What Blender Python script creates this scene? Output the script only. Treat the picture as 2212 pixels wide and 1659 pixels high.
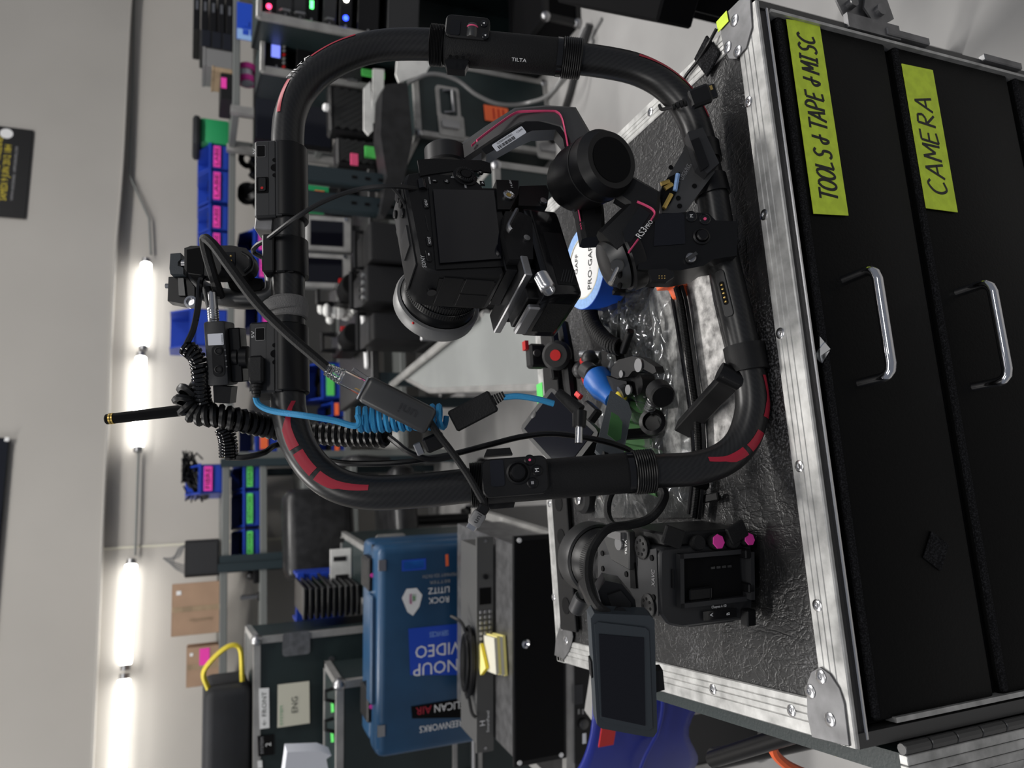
import bpy, bmesh, math, random
from mathutils import Vector as V, Matrix
random.seed(7)
for o in list(bpy.data.objects): bpy.data.objects.remove(o)
SC = bpy.context.scene
COL = SC.collection
PI = math.pi
rad = math.radians
# ------------------------------------------------------------------ camera (a phone held sideways: image +x is "down" in the room)
FPX, PITCH, ROLL, CAMZ, TOPZ = 1661.0, 0.3993, 0.0189, 1.425, 0.95
cp, sp = math.cos(PITCH), math.sin(PITCH)
CF_ = V((0, cp, -sp)); U0 = V((0, sp, cp)); R0 = V((1, 0, 0))
CR_ = R0*math.cos(ROLL) + U0*math.sin(ROLL)
CU_ = U0*math.cos(ROLL) - R0*math.sin(ROLL)
CAMP = V((0, 0, CAMZ))
cd = bpy.data.cameras.new('camera'); camo = bpy.data.objects.new('camera', cd); COL.objects.link(camo)
cx, cy, cz = -CU_, CR_, -CF_
camo.matrix_world = Matrix(((cx.x, cy.x, cz.x, 0), (cx.y, cy.y, cz.y, 0), (cx.z, cy.z, cz.z, CAMZ), (0, 0, 0, 1)))
cd.sensor_width = 36; cd.lens = FPX/2212*36; cd.clip_start = 0.02
cd.dof.use_dof = True; cd.dof.focus_distance = 0.72; cd.dof.aperture_fstop = 7.5
SC.camera = camo
# ------------------------------------------------------------------ light
W = bpy.data.worlds.new('world'); SC.world = W; W.use_nodes = True
W.node_tree.nodes['Background'].inputs[0].default_value = (0.80, 0.86, 1.0, 1)
W.node_tree.nodes['Background'].inputs[1].default_value = 0.14
def area(name, loc, sx, sy, e, col=(1, .97, .93)):
    d = bpy.data.lights.new(name, 'AREA'); d.shape = 'RECTANGLE'; d.size = sx; d.size_y = sy; d.energy = e; d.color = col
    o = bpy.data.objects.new(name, d); COL.objects.link(o); o.location = loc
    return o
# rows of ceiling strip lights of the workshop
for (x, y, e) in ((-2.2, 2.2, 55), (0.6, 2.4, 60), (3.0, 2.8, 55), (-0.3, 0.5, 14), (1.5, -1.4, 20), (-2.2, -1.2, 20)):
    area('ceiling_strip_light', (x, y, 4.0), 1.5, 0.16, e)
SC.view_settings.view_transform = 'Standard'; SC.view_settings.look = 'None'
SC.view_settings.exposure = 0.42; SC.view_settings.gamma = 1.0; SC.view_settings.use_curve_mapping = False

# ------------------------------------------------------------------ pixel -> room helpers (2212x1659 frame)
def ray(px, py): return CF_*FPX + CR_*(829.5-py) - CU_*(px-1106)
def atY(px, py, Y): d = ray(px, py); return CAMP + d*(Y/d.y)
def atZ(px, py, z): d = ray(px, py); return CAMP + d*((z-CAMZ)/d.z)
def atD(px, py, D): return CAMP + ray(px, py)*(D/FPX)
def depth(p): return (p-CAMP).dot(CF_)
class Fr:
    """a local frame standing in the room"""
    def __init__(s, o, x=V((1, 0, 0)), y=None, z=V((0, 0, 1))):
        s.o = V(o); s.x = V(x).normalized(); s.z = V(z).normalized()
        s.y = s.z.cross(s.x).normalized() if y is None else V(y).normalized()
        s.m = Matrix(((s.x.x, s.y.x, s.z.x, s.o.x), (s.x.y, s.y.y, s.z.y, s.o.y), (s.x.z, s.y.z, s.z.z, s.o.z), (0, 0, 0, 1)))
        s.i = s.m.inverted()
    def l(s, px, py, val=0.0, ax='y'):
        n = getattr(s, ax); d = ray(px, py); p0 = s.o + n*val
        t = (p0-CAMP).dot(n)/d.dot(n); return s.i @ (CAMP+d*t)
    def d(s, px, py, D): return s.i @ atD(px, py, D)
def yawf(o, deg): a = rad(deg); return Fr(o, V((math.cos(a), math.sin(a), 0)))
ID = Fr(V((0, 0, 0)))

# ------------------------------------------------------------------ materials
MATS = {}
def M(name, col, rough=.5, metal=0., var=0., vs=8., bump=0., bs=300., spec=.5, emit=0., alpha=1., trans=0., coat=0., col2=None, lo=.4, hi=.6, det=6., aniso=False, stretch=None):
    m = bpy.data.materials.new(name); m.use_nodes = True; MATS[name] = m
    nt = m.node_tree; b = nt.nodes['Principled BSDF']; I = b.inputs
    c = (*col, 1); I['Base Color'].default_value = c; I['Roughness'].default_value = rough; I['Metallic'].default_value = metal
    I['Specular IOR Level'].default_value = spec
    if coat: I['Coat Weight'].default_value = coat; I['Coat Roughness'].default_value = .1
    if trans: I['Transmission Weight'].default_value = trans
    if alpha < 1: I['Alpha'].default_value = alpha
    if emit: I['Emission Color'].default_value = c; I['Emission Strength'].default_value = emit
    if var or bump:
        tc = nt.nodes.new('ShaderNodeTexCoord'); src = tc.outputs['Object']
        if stretch:
            mp = nt.nodes.new('ShaderNodeMapping'); mp.inputs['Scale'].default_value = stretch; nt.links.new(src, mp.inputs[0]); src = mp.outputs[0]
        if var:
            n = nt.nodes.new('ShaderNodeTexNoise'); n.inputs['Scale'].default_value = vs; n.inputs['Detail'].default_value = det; nt.links.new(src, n.inputs['Vector'])
            r = nt.nodes.new('ShaderNodeValToRGB'); r.color_ramp.elements[0].position = lo; r.color_ramp.elements[1].position = hi
            c2 = col2 or tuple(min(1, k*(1+var)) for k in col); c1 = col if col2 else tuple(k*(1-var) for k in col)
            r.color_ramp.elements[0].color = (*c1, 1); r.color_ramp.elements[1].color = (*c2, 1)
            nt.links.new(n.outputs['Fac'], r.inputs[0]); nt.links.new(r.outputs[0], I['Base Color'])
        if bump:
            n = nt.nodes.new('ShaderNodeTexNoise'); n.inputs['Scale'].default_value = bs; n.inputs['Detail'].default_value = 4; nt.links.new(src, n.inputs['Vector'])
            bp = nt.nodes.new('ShaderNodeBump'); bp.inputs['Strength'].default_value = bump; bp.inputs['Distance'].default_value = .002
            nt.links.new(n.outputs['Fac'], bp.inputs['Height']); nt.links.new(bp.outputs[0], I['Normal'])
    return m
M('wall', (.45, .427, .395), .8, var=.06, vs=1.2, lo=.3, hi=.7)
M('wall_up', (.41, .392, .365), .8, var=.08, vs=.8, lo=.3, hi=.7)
M('floor', (.36, .355, .35), .26, var=.16, vs=2.0, lo=.3, hi=.7, bump=.05, bs=60)
M('black', (.0045, .0045, .0052), .38, spec=.32)
M('black2', (.0075, .0075, .0082), .48, spec=.32, bump=.12, bs=1500)
M('matte', (.003, .003, .0034), .75, spec=.15)
M('rubber', (.007, .007, .0075), .62, spec=.35, bump=.25, bs=700)
M('gloss', (.006, .006, .007), .12)
M('screen', (.004, .004, .007), .06)
M('screen2', (.010, .011, .016), .10)
M('gun', (.09, .09, .09), .38, .7)
M('gun2', (.032, .032, .033), .42, .4)
M('grey', (.22, .22, .22), .45, .3)
M('dgrey', (.022, .0225, .0245), .48)
M('bluegrey', (.030, .038, .046), .5, bump=.1, bs=900)
M('silver', (.62, .62, .63), .22, 1.)
M('chrome', (.75, .75, .77), .10, 1.)
M('steel', (.38, .38, .39), .35, 1.)
M('brass', (.75, .52, .18), .3, 1.)
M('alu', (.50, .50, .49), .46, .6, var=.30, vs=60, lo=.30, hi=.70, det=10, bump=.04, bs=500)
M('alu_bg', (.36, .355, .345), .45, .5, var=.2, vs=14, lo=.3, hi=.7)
M('plate', (.20, .20, .205), .40, .8, var=.3, vs=40, lo=.3, hi=.7)
M('carpet', (.010, .010, .011), .95, spec=.1, bump=1.0, bs=900, var=.9, vs=700, col2=(.045, .046, .050), lo=.45, hi=.75)
M('void', (.0025, .0025, .003), .85, spec=.1)
M('panelgrey', (.10, .10, .098), .45, .3)
M('armgrey', (.075, .075, .076), .42, .3)
M('drawer', (.0016, .0018, .0018), .5, spec=.12, bump=.12, bs=350, var=.15, vs=5)
M('lime', (.66, .85, .06), .7, var=.07, vs=90)
M('ink', (.008, .008, .008), .5)
M('white', (.80, .80, .80), .5)
M('label', (.75, .77, .83), .45)
M('print', (.85, .85, .85), .5)
M('printdim', (.30, .30, .31), .5)
M('pink', (.86, .10, .24), .45)
M('red', (.40, .012, .035), .42)
M('redm', (.55, .02, .02), .3, .3)
M('hotpink', (.85, .05, .42), .6)
M('orange', (.95, .16, .05), .5)
M('blue', (.012, .065, .50), .42)
M('bluebin', (.012, .045, .36), .38, var=.10, vs=6)
M('bluegaff', (.005, .085, .55), .6)
M('bluepale', (.28, .46, .80), .55, var=.08, vs=300, stretch=(1, 1, 1))
M('cyan', (.035, .33, .66), .6, bump=.5, bs=1800)
M('bluetool', (.015, .16, .62), .4)
M('bluecase', (.012, .055, .125), .38, var=.10, vs=8)
M('chair', (.012, .022, .22), .40, var=.1, vs=5)
M('green', (.010, .27, .09), .6)
M('olive', (.045, .15, .04), .7)
M('lightgreen', (.10, .62, .12), .6)
M('casegreen', (.011, .021, .022), .45, bump=.12, bs=300, var=.12, vs=6)
M('rackgreen', (.014, .026, .032), .5)
M('shelf', (.17, .18, .175), .45, .2)
M('wood', (.33, .24, .15), .6, var=.2, vs=10)
M('cardboard', (.36, .235, .155), .75, var=.08, vs=5)
M('cream', (.62, .60, .50), .6)
M('sticky', (.90, .80, .28), .6)
M('yellow', (.62, .50, .03), .6)
M('yellowtag', (.80, .62, .02), .5)
M('paper', (.70, .70, .68), .6, var=.1, vs=14)
M('felt', (.46, .45, .44), .9, var=.6, vs=110, lo=.3, hi=.7, bump=.4, bs=500)
M('foam', (.016, .017, .018), .9)
M('strap', (.20, .195, .19), .85, bump=.5, bs=900)
M('bag', (.006, .007, .010), .7, var=.2, vs=9, bump=.2, bs=60)
M('purple', (.18, .04, .32), .6)
M('led_blue', (.02, .05, 1), emit=6.)
M('led_red', (1, .05, .15), emit=3.)
M('led_green', (.1, 1, .2), emit=3.)
M('led_white', (1, .95, .85), emit=6.)
M('lcd', (.16, .20, .75), emit=.9)
M('tube', (1., .985, .95), emit=6.)
M('tabletop', (.22, .23, .225), .5, var=.08, vs=4)
M('seat', (.014, .014, .015), .35, var=.3, vs=20, bump=.3, bs=70)
M('gold', (.6, .42, .12), .35, .8)
def nodes_mat(name): m = bpy.data.materials.new(name); m.use_nodes = True; MATS[name] = m; return m, m.node_tree, m.node_tree.nodes['Principled BSDF']
# leatherette: long fine creases, a little pale dust
m, nt, b = nodes_mat('leather')
tc = nt.nodes.new('ShaderNodeTexCoord')
def crease(sc, scale, wid):
    mp = nt.nodes.new('ShaderNodeMapping'); mp.inputs['Scale'].default_value = sc; mp.inputs['Rotation'].default_value = (0, 0, .35*scale/40); nt.links.new(tc.outputs['Object'], mp.inputs[0])
    nz = nt.nodes.new('ShaderNodeTexNoise'); nz.inputs['Scale'].default_value = scale; nz.inputs['Detail'].default_value = 3; nz.inputs['Distortion'].default_value = .4; nt.links.new(mp.outputs[0], nz.inputs['Vector'])
    a_ = nt.nodes.new('ShaderNodeMath'); a_.operation = 'SUBTRACT'; a_.inputs[1].default_value = .5; nt.links.new(nz.outputs['Fac'], a_.inputs[0])
    c_ = nt.nodes.new('ShaderNodeMath'); c_.operation = 'ABSOLUTE'; nt.links.new(a_.outputs[0], c_.inputs[0])
    d_ = nt.nodes.new('ShaderNodeMapRange'); d_.inputs['From Max'].default_value = wid; nt.links.new(c_.outputs[0], d_.inputs['Value'])
    return d_.outputs[0]
k1, k2, k3 = crease((1.5, .5, 1), 46, .05), crease((.8, 1.0, 1), 70, .05), crease((1.2, .7, 1), 150, .09)
q1 = nt.nodes.new('ShaderNodeMath'); q1.operation = 'ADD'; nt.links.new(k1, q1.inputs[0]); nt.links.new(k2, q1.inputs[1])
q2 = nt.nodes.new('ShaderNodeMath'); q2.operation = 'MULTIPLY_ADD'; q2.inputs[1].default_value = .6; nt.links.new(k3, q2.inputs[0]); nt.links.new(q1.outputs[0], q2.inputs[2])
bp = nt.nodes.new('ShaderNodeBump'); bp.inputs['Strength'].default_value = .55; bp.inputs['Distance'].default_value = .0004
nt.links.new(q2.outputs[0], bp.inputs['Height']); nt.links.new(bp.outputs[0], b.inputs['Normal'])
n2 = nt.nodes.new('ShaderNodeTexNoise'); n2.inputs['Scale'].default_value = 420; n2.inputs['Detail'].default_value = 2; nt.links.new(tc.outputs['Object'], n2.inputs['Vector'])
n3 = nt.nodes.new('ShaderNodeTexNoise'); n3.inputs['Scale'].default_value = 9; nt.links.new(tc.outputs['Object'], n3.inputs['Vector'])
mu = nt.nodes.new('ShaderNodeMath'); mu.operation = 'MULTIPLY'; nt.links.new(n2.outputs['Fac'], mu.inputs[0]); nt.links.new(n3.outputs['Fac'], mu.inputs[1])
r2 = nt.nodes.new('ShaderNodeValToRGB'); r2.color_ramp.elements[0].position = .34; r2.color_ramp.elements[1].position = .46
r2.color_ramp.elements[0].color = (.012, .012, .0125, 1); r2.color_ramp.elements[1].color = (.10, .10, .105, 1)
nt.links.new(mu.outputs[0], r2.inputs[0]); nt.links.new(r2.outputs[0], b.inputs['Base Color']); b.inputs['Roughness'].default_value = .38
# carbon weave on tube UVs
m, nt, b = nodes_mat('carbon')
tc = nt.nodes.new('ShaderNodeTexCoord')
wv = nt.nodes.new('ShaderNodeTexWave'); wv.bands_direction = 'DIAGONAL'; wv.inputs['Scale'].default_value = 5.5; wv.inputs['Distortion'].default_value = 1.2; wv.inputs['Detail'].default_value = 1; wv.inputs['Detail Scale'].default_value = 6
nt.links.new(tc.outputs['UV'], wv.inputs['Vector'])
rp = nt.nodes.new('ShaderNodeValToRGB'); rp.color_ramp.elements[0].color = (.010, .010, .0105, 1); rp.color_ramp.elements[1].color = (.016, .016, .0165, 1)
nt.links.new(wv.outputs['Fac'], rp.inputs[0]); nt.links.new(rp.outputs[0], b.inputs['Base Color']); b.inputs['Roughness'].default_value = .34
# thin clear vinyl
m, nt, b = nodes_mat('vinyl')
out = nt.nodes['Material Output']
tr = nt.nodes.new('ShaderNodeBsdfTransparent'); gl = nt.nodes.new('ShaderNodeBsdfGlossy'); gl.inputs['Roughness'].default_value = .10; gl.inputs['Color'].default_value = (.9, .92, .95, 1)
fr = nt.nodes.new('ShaderNodeFresnel'); fr.inputs['IOR'].default_value = 1.6
mx = nt.nodes.new('ShaderNodeMixShader'); nt.links.new(fr.outputs[0], mx.inputs[0]); tr.inputs['Color'].default_value = (.90, .91, .91, 1)
df = nt.nodes.new('ShaderNodeBsdfDiffuse'); df.inputs['Color'].default_value = (.6, .62, .62, 1); m2 = nt.nodes.new('ShaderNodeMixShader'); m2.inputs[0].default_value = .06
nt.links.new(tr.outputs[0], m2.inputs[1]); nt.links.new(df.outputs[0], m2.inputs[2])
nt.links.new(m2.outputs[0], mx.inputs[1]); nt.links.new(gl.outputs[0], mx.inputs[2]); nt.links.new(mx.outputs[0], out.inputs[0])
M('clear', (.95, .96, .97), .05, trans=1.)

# ------------------------------------------------------------------ mesh builder
def ortho(d):
    d = d.normalized(); a = V((0, 0, 1)) if abs(d.z) < .9 else V((1, 0, 0))
    x = a.cross(d).normalized(); return x, d.cross(x)
def spline(pts, n=6, closed=False):
    P = [V(p) for p in pts]; out = []; N = len(P)
    rng = range(N if closed else N-1)
    for i in rng:
        p1, p2 = P[i], P[(i+1) % N]
        p0 = P[i-1] if (i or closed) else p1*2-p2
        p3 = P[(i+2) % N] if (i+2 < N or closed) else p2*2-p1
        for k in range(n):
            t = k/n
            out.append(.5*((2*p1)+(p2-p0)*t+(2*p0-5*p1+4*p2-p3)*t*t+(3*p1-p0-3*p2+p3)*t**3))
    if not closed: out.append(P[-1])
    return out
def frames(P, closed=False):
    T = []
    N = len(P)
    for i in range(N):
        a = P[i-1] if (i or closed) else P[i]; b = P[(i+1) % N] if (i+1 < N or closed) else P[i]
        T.append((b-a).normalized())
    x, y = ortho(T[0]); res = []
    for i in range(N):
        if i:
            x = (x - T[i]*x.dot(T[i])); x.normalize()
        res.append((x.copy(), T[i].cross(x), T[i]))
    return res
class MB:
    def __init__(s): s.bm = bmesh.new(); s.uv = None
    def _join(s, tb, mat=None):
        if mat is not None: bmesh.ops.transform(tb, matrix=mat, verts=tb.verts)
        me = bpy.data.meshes.new('t'); tb.to_mesh(me); tb.free(); s.bm.from_mesh(me); bpy.data.meshes.remove(me); return s
    def box(s, c, sz, rot=None, bev=0, seg=1, taper=None):
        tb = bmesh.new(); bmesh.ops.create_cube(tb, size=1)
        for v in tb.verts:
            if taper and v.co.z > 0: v.co.x *= taper[0]; v.co.y *= taper[1]
            v.co = V((v.co.x*sz[0], v.co.y*sz[1], v.co.z*sz[2]))
        if bev: bmesh.ops.bevel(tb, geom=tb.edges[:], offset=bev, segments=seg, affect='EDGES', profile=.5)
        m = Matrix.Translation(V(c))
        if rot is not None: m = m @ rot.to_4x4()
        return s._join(tb, m)
    def bx(s, a, b, bev=0, seg=1):
        a, b = V(a), V(b); return s.box((a+b)/2, [abs(b[i]-a[i]) for i in range(3)], bev=bev, seg=seg)
    def lathe(s, p, ax, prof, n=24, closed=False, arc=None, xa=None):
        p, ax = V(p), V(ax).normalized(); x, y = ortho(ax)
        if xa is not None: x = (V(xa)-ax*V(xa).dot(ax)).normalized(); y = ax.cross(x)
        bm = s.bm; rows = []
        for (r, t) in prof:
            if r < 1e-6: rows.append([bm.verts.new(p+ax*t)])
            else: rows.append([bm.verts.new(p+ax*t+x*(r*math.cos(2*PI*k/n))+y*(r*math.sin(2*PI*k/n))) for k in range(n)])
        for a, b in zip(rows, rows[1:]):
            for k in range(n):
                k2 = (k+1) % n
                if len(a) == 1 and len(b) > 1: bm.faces.new((a[0], b[k2], b[k]))
                elif len(b) == 1 and len(a) > 1: bm.faces.new((a[k], a[k2], b[0]))
                elif len(a) > 1: bm.faces.new((a[k], a[k2], b[k2], b[k]))
        return s
    def cyl(s, p, q, r, r2=None, n=20, bev=0):
        p, q = V(p), V(q); L = (q-p).length; r2 = r if r2 is None else r2
        if bev: pr = [(0, 0), (r-bev, 0), (r, bev), (r2, L-bev), (r2-bev, L), (0, L)]
        else: pr = [(0, 0), (r, 0), (r2, L), (0, L)]
        return s.lathe(p, q-p, pr, n)
    def ring(s, p, ax, r, w, t0, t1, n=24):
        return s.lathe(p, ax, [(r-w, t0), (r, t0), (r, t1), (r-w, t1), (r-w, t0)], n)
    def tube(s, P, r, n=8, closed=False, uv=False, cap=True, flat=None):
        F = frames(P, closed); bm = s.bm; rows = []; N = len(P)
        for i, (x, y, t) in enumerate(F):
            rr = r[i] if isinstance(r, (list, tuple)) else r
            rows.append([bm.verts.new(P[i]+x*(rr*math.cos(2*PI*k/n))+y*(rr*(flat or 1)*math.sin(2*PI*k/n))) for k in range(n)])
        lay = (bm.loops.layers.uv.verify()) if uv else None
        dist = [0]
        for i in range(1, N): dist.append(dist[-1]+(P[i]-P[i-1]).length)
        for i in range(N if closed else N-1):
            a, b = rows[i], rows[(i+1) % N]
            for k in range(n):
                k2 = (k+1) % n
                f = bm.faces.new((a[k], a[k2], b[k2], b[k]))
                if lay:
                    d0 = dist[i]*20; d1 = (dist[i+1] if i+1 < N else dist[i]+.01)*20
                    for lp, u in zip(f.loops, ((k/n*2, d0), ((k+1)/n*2, d0), ((k+1)/n*2, d1), (k/n*2, d1))): lp[lay].uv = u
        if cap and not closed:
            bm.faces.new(rows[0][::-1]); bm.faces.new(rows[-1])
        return s
    def prism(s, poly, o, xa, ya, dep, bev=0):
        """polygon (2-D) in plane o,xa,ya pushed dep along xa x ya"""
        o, xa, ya = V(o), V(xa).normalized(), V(ya).normalized(); z = xa.cross(ya)
        tb = bmesh.new(); vs = [tb.verts.new(o+xa*a+ya*b) for a, b in poly]; f = tb.faces.new(vs)
        r = bmesh.ops.extrude_face_region(tb, geom=[f]); ev = [e for e in r['geom'] if isinstance(e, bmesh.types.BMVert)]
        bmesh.ops.translate(tb, vec=z*dep, verts=ev)
        bmesh.ops.recalc_face_normals(tb, faces=tb.faces)
        if bev: bmesh.ops.bevel(tb, geom=tb.edges[:], offset=bev, segments=1, affect='EDGES')
        return s._join(tb)
    def extr(s, sect, P0, P1, xa, ya):
        """constant section (list of a,b) swept from P0 to P1"""
        P0, P1, xa, ya = V(P0), V(P1), V(xa), V(ya); bm = s.bm
        A = [bm.verts.new(P0+xa*a+ya*b) for a, b in sect]; B = [bm.verts.new(P1+xa*a+ya*b) for a, b in sect]
        n = len(sect)
        for k in range(n): bm.faces.new((A[k], A[(k+1) % n], B[(k+1) % n], B[k]))
        bm.faces.new(A[::-1]); bm.faces.new(B); return s
    def ball(s, c, r, sc=(1, 1, 1), n=16, rot=None):
        tb = bmesh.new(); bmesh.ops.create_uvsphere(tb, u_segments=n, v_segments=max(6, n//2), radius=r)
        m = Matrix.Translation(V(c))
        if rot is not None: m = m @ rot.to_4x4()
        return s._join(tb, m @ Matrix.Diagonal((*sc, 1)))
    def face(s, pts): s.bm.faces.new([s.bm.verts.new(V(p)) for p in pts]); return s
    def slab(s, pts, n, t):
        """thin plate: 3-D outline pushed t along n"""
        n = V(n).normalized(); A = [s.bm.verts.new(V(p)) for p in pts]; B = [s.bm.verts.new(V(p)+n*t) for p in pts]; k = len(pts)
        s.bm.faces.new(A[::-1]); s.bm.faces.new(B)
        for i in range(k): s.bm.faces.new((A[i], A[(i+1) % k], B[(i+1) % k], B[i]))
        return s
    def build(s, name, mat, parent=None, ang=35, label=None):
        bmesh.ops.recalc_face_normals(s.bm, faces=s.bm.faces)
        me = bpy.data.meshes.new(name); s.bm.to_mesh(me); s.bm.free()
        me.materials.append(MATS[mat] if isinstance(mat, str) else mat)
        me.polygons.foreach_set('use_smooth', [True]*len(me.polygons)); me.set_sharp_from_angle(angle=rad(ang))
        o = bpy.data.objects.new(name, me); COL.objects.link(o)
        if parent is not None: o.parent = parent
        if label: o['label'] = label
        return o
def rotz(d): return Matrix.Rotation(rad(d), 3, 'Z')
def rotx(d): return Matrix.Rotation(rad(d), 3, 'X')
def roty(d): return Matrix.Rotation(rad(d), 3, 'Y')
def rot3(x, y, z): return Matrix((x, y, z)).transposed()
def tag(o, label, cat, group=None, kind=None):
    if kind == 'structure': o['kind'] = kind; return o
    o['label'] = label; o['category'] = cat
    if group: o['group'] = group
    if kind: o['kind'] = kind
    return o
def thing(name, label, cat, fr, group=None):
    o = bpy.data.objects.new(name, None); COL.objects.link(o); o.matrix_world = fr.m; o.empty_display_size = .05
    return tag(o, label, cat, group)
def rrect(w, h, r, n=4):
    out = []
    for cx_, cy_, a0 in ((w/2-r, h/2-r, 0), (-w/2+r, h/2-r, 90), (-w/2+r, -h/2+r, 180), (w/2-r, -h/2+r, 270)):
        for k in range(n+1):
            a = rad(a0+90*k/n); out.append((cx_+r*math.cos(a), cy_+r*math.sin(a)))
    return out
def coil(P, R, turns, nper=10):
    """helix wound round a path"""
    L = [0]
    for a, b in zip(P, P[1:]): L.append(L[-1]+(b-a).length)
    F = frames(P); N = int(turns*nper); out = []; j = 0
    for i in range(N+1):
        d = L[-1]*i/N
        while j < len(L)-2 and L[j+1] < d: j += 1
        t = (d-L[j])/max(1e-9, L[j+1]-L[j]); p = P[j].lerp(P[j+1], t); x, y, z = F[j]
        a = 2*PI*i/nper; out.append(p+x*(R*math.cos(a))+y*(R*math.sin(a)))
    return out
def text(s, parent, o, xa, ya, size, mat='print', name='lettering', depth_=.0002, width=None, shear=0):
    cu = bpy.data.curves.new('txt', 'FONT'); cu.body = s; cu.size = 1; cu.align_x = 'CENTER'; cu.align_y = 'CENTER'; cu.shear = shear; cu.resolution_u = 2
    to = bpy.data.objects.new('txt', cu); COL.objects.link(to)
    bpy.context.view_layer.update()
    me = bpy.data.meshes.new_from_object(to.evaluated_get(bpy.context.evaluated_depsgraph_get()))
    bpy.data.objects.remove(to); bpy.data.curves.remove(cu)
    xs = [v.co.x for v in me.vertices]; wx = (max(xs)-min(xs)) if xs else 1
    sx = width/wx if width else size
    xa, ya = V(xa).normalized(), V(ya).normalized(); z = xa.cross(ya); o = V(o)
    for v in me.vertices: v.co = o+xa*(v.co.x*sx)+ya*(v.co.y*size)+z*depth_
    me.materials.clear(); me.materials.append(MATS[mat]); me.name = name
    ob = bpy.data.objects.new(name, me); COL.objects.link(ob); ob.parent = parent
    return ob
def recentre(o, p):
    p = V(p); o.data.transform(Matrix.Translation(-p)); o.location = p; return o
def cable(name, label, pts, r, mat='black', cat='cable', n=6, sides=8, group=None, D=None):
    """pts: (px,py,depth) or world vectors"""
    P = spline([atD(*p) if not isinstance(p, V) else p for p in pts], n)
    o = MB().tube(P, r, sides).build(name, mat); recentre(o, P[0])
    return tag(o, label, cat, group)
# ================================================================== THE SETTING
def struct(o): o['kind'] = 'structure'; return o
struct(MB().bx((-6, -3, -.1), (8, 9.5, 0)).build('floor', 'floor'))
WA = rad(19.6); WF = Fr(V((0, 5.0, 0)), V((math.cos(WA), math.sin(WA), 0)))      # back wall frame: local x along wall, -y into the room
def onw(px, py, off=0.): return WF.l(px, py, -off)
zs = onw(242, 700).z
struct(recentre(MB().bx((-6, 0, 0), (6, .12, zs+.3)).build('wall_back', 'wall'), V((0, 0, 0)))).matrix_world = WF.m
up = MB()
tops = [onw(px, py, .07) for px, py in ((300, -60), (285, 0), (270, 300), (262, 420), (250, 560), (240, 760), (236, 900), (230, 1000), (222, 1180), (212, 1400), (200, 1659), (190, 1800))]
P = sorted(tops, key=lambda p: p.x); P = [V((-6, 0, P[0].z-.02))]+P+[V((6, 0, P[-1].z+.02))]
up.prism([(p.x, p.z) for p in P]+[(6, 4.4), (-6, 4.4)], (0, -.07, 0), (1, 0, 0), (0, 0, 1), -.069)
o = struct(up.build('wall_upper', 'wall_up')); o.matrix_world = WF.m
# cable run along the bottom edge of the upper wall
o = MB().tube(spline([V((p.x, -.078, p.z+.004)) for p in P[1:-1]], 4), .007, 6).build('trim_1', 'wall_up'); o.matrix_world = WF.m; struct(o)
a, b = onw(216, 1186, .0), onw(430, 1180, .0)
o = MB().bx((a.x-.006, -.006, .5), (a.x+.006, 0, a.z+.02)).build('trim_2', 'cream'); o.matrix_world = WF.m; struct(o)
# conduit with tube lamps
def wobj(o): o.matrix_world = WF.m; return o
cpts = [(300, -40), (290, 0), (287, 200), (280, 380), (322, 472), (326, 550)]
cb = MB(); cb.tube([onw(x, y, .03) for x, y in cpts], .0065, 8)
tag(wobj(cb.build('conduit_cable', 'shelf')), 'grey wire running down along the wall to the first tube lamp', 'cable')
cb = MB(); cb.tube([onw(x, y, .03) for x, y in ((299, 978), (292, 1200))], .0065, 8)
tag(wobj(cb.build('conduit_cable', 'shelf')), 'short grey wire between the second and third tube lamps', 'cable')
tl = [((316, 560), (309, 757), 'tube lamp at the right end of the row, beside the wire'), ((305, 762), (298, 976), 'tube lamp behind the black antenna rod'),
      ((284, 1208), (270, 1448), 'tube lamp above the larger cardboard box'), ((269, 1455), (255, 1720), 'tube lamp cut off by the left edge of the view')]
for (p, q, lab) in tl:
    A, B = onw(*p, .05), onw(*q, .05); fr = Fr(WF.m @ A, (WF.m.to_3x3() @ (B-A)).normalized(), z=(V((0, 0, 1))))
    t = thing('tube_lamp', 'glowing white '+lab, 'lamp', Fr(WF.m @ ((A+B)/2), WF.x), 'wall tube lamps')
    L = (B-A).length/2; d = V((1, 0, (A.z-B.z)/(A.x-B.x))).normalized()
    MB().cyl(d*(-L+.025), d*(L-.025), .030, n=16, bev=.008).build('tube', 'tube', t)
    MB().cyl(d*-L, d*(-L+.03), .024, n=12).build('end_cap', 'steel', t)
    MB().cyl(d*(L-.03), d*L, .024, n=12).build('end_cap', 'steel', t)
    MB().bx((-L*.98, .026, -.014), (L*.98, .049, .014)).build('batten', 'white', t)
# posters on the upper wall
a = onw(70, 283, .075); b = onw(55, 474, .075)
w = abs(a.x-b.x); pf = Fr(WF.m @ V(((a.x+b.x)/2, -.075, min(a.z, b.z))), WF.x)
t = thing('poster', 'dark framed race poster with yellow lettering high on the wall', 'poster', pf)
MB().bx((-w/2, -.012, 0), (w/2, -.001, .42), bev=.003).build('board', 'black2', t)
MB().bx((-w/2+.05, -.0135, .19), (w/2-.09, -.011, .36)).build('picture', 'bluetool', t)
fx, fz = V((1, 0, 0)), V((0, 0, 1))
text('HIPPODROME PARIS - VINCENNES', t, (-.01, -.012, .165), fx, fz, .048, 'yellow', width=w*.80)
text('SAMEDI 9 JUIN 2012 18H', t, (-.01, -.012, .118), fx, fz, .05, 'yellow', width=w*.62)
text('WWW.VINCENNES - HIPPODROME.COM', t, (-.01, -.012, .075), fx, fz, .02, 'printdim', width=w*.6)
MB().cyl((w/2-.05, -.0118, .135), (w/2-.05, -.0145, .135), .034, n=24).build('round_emblem', 'white', t)
a = onw(28, 948, .075)
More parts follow.
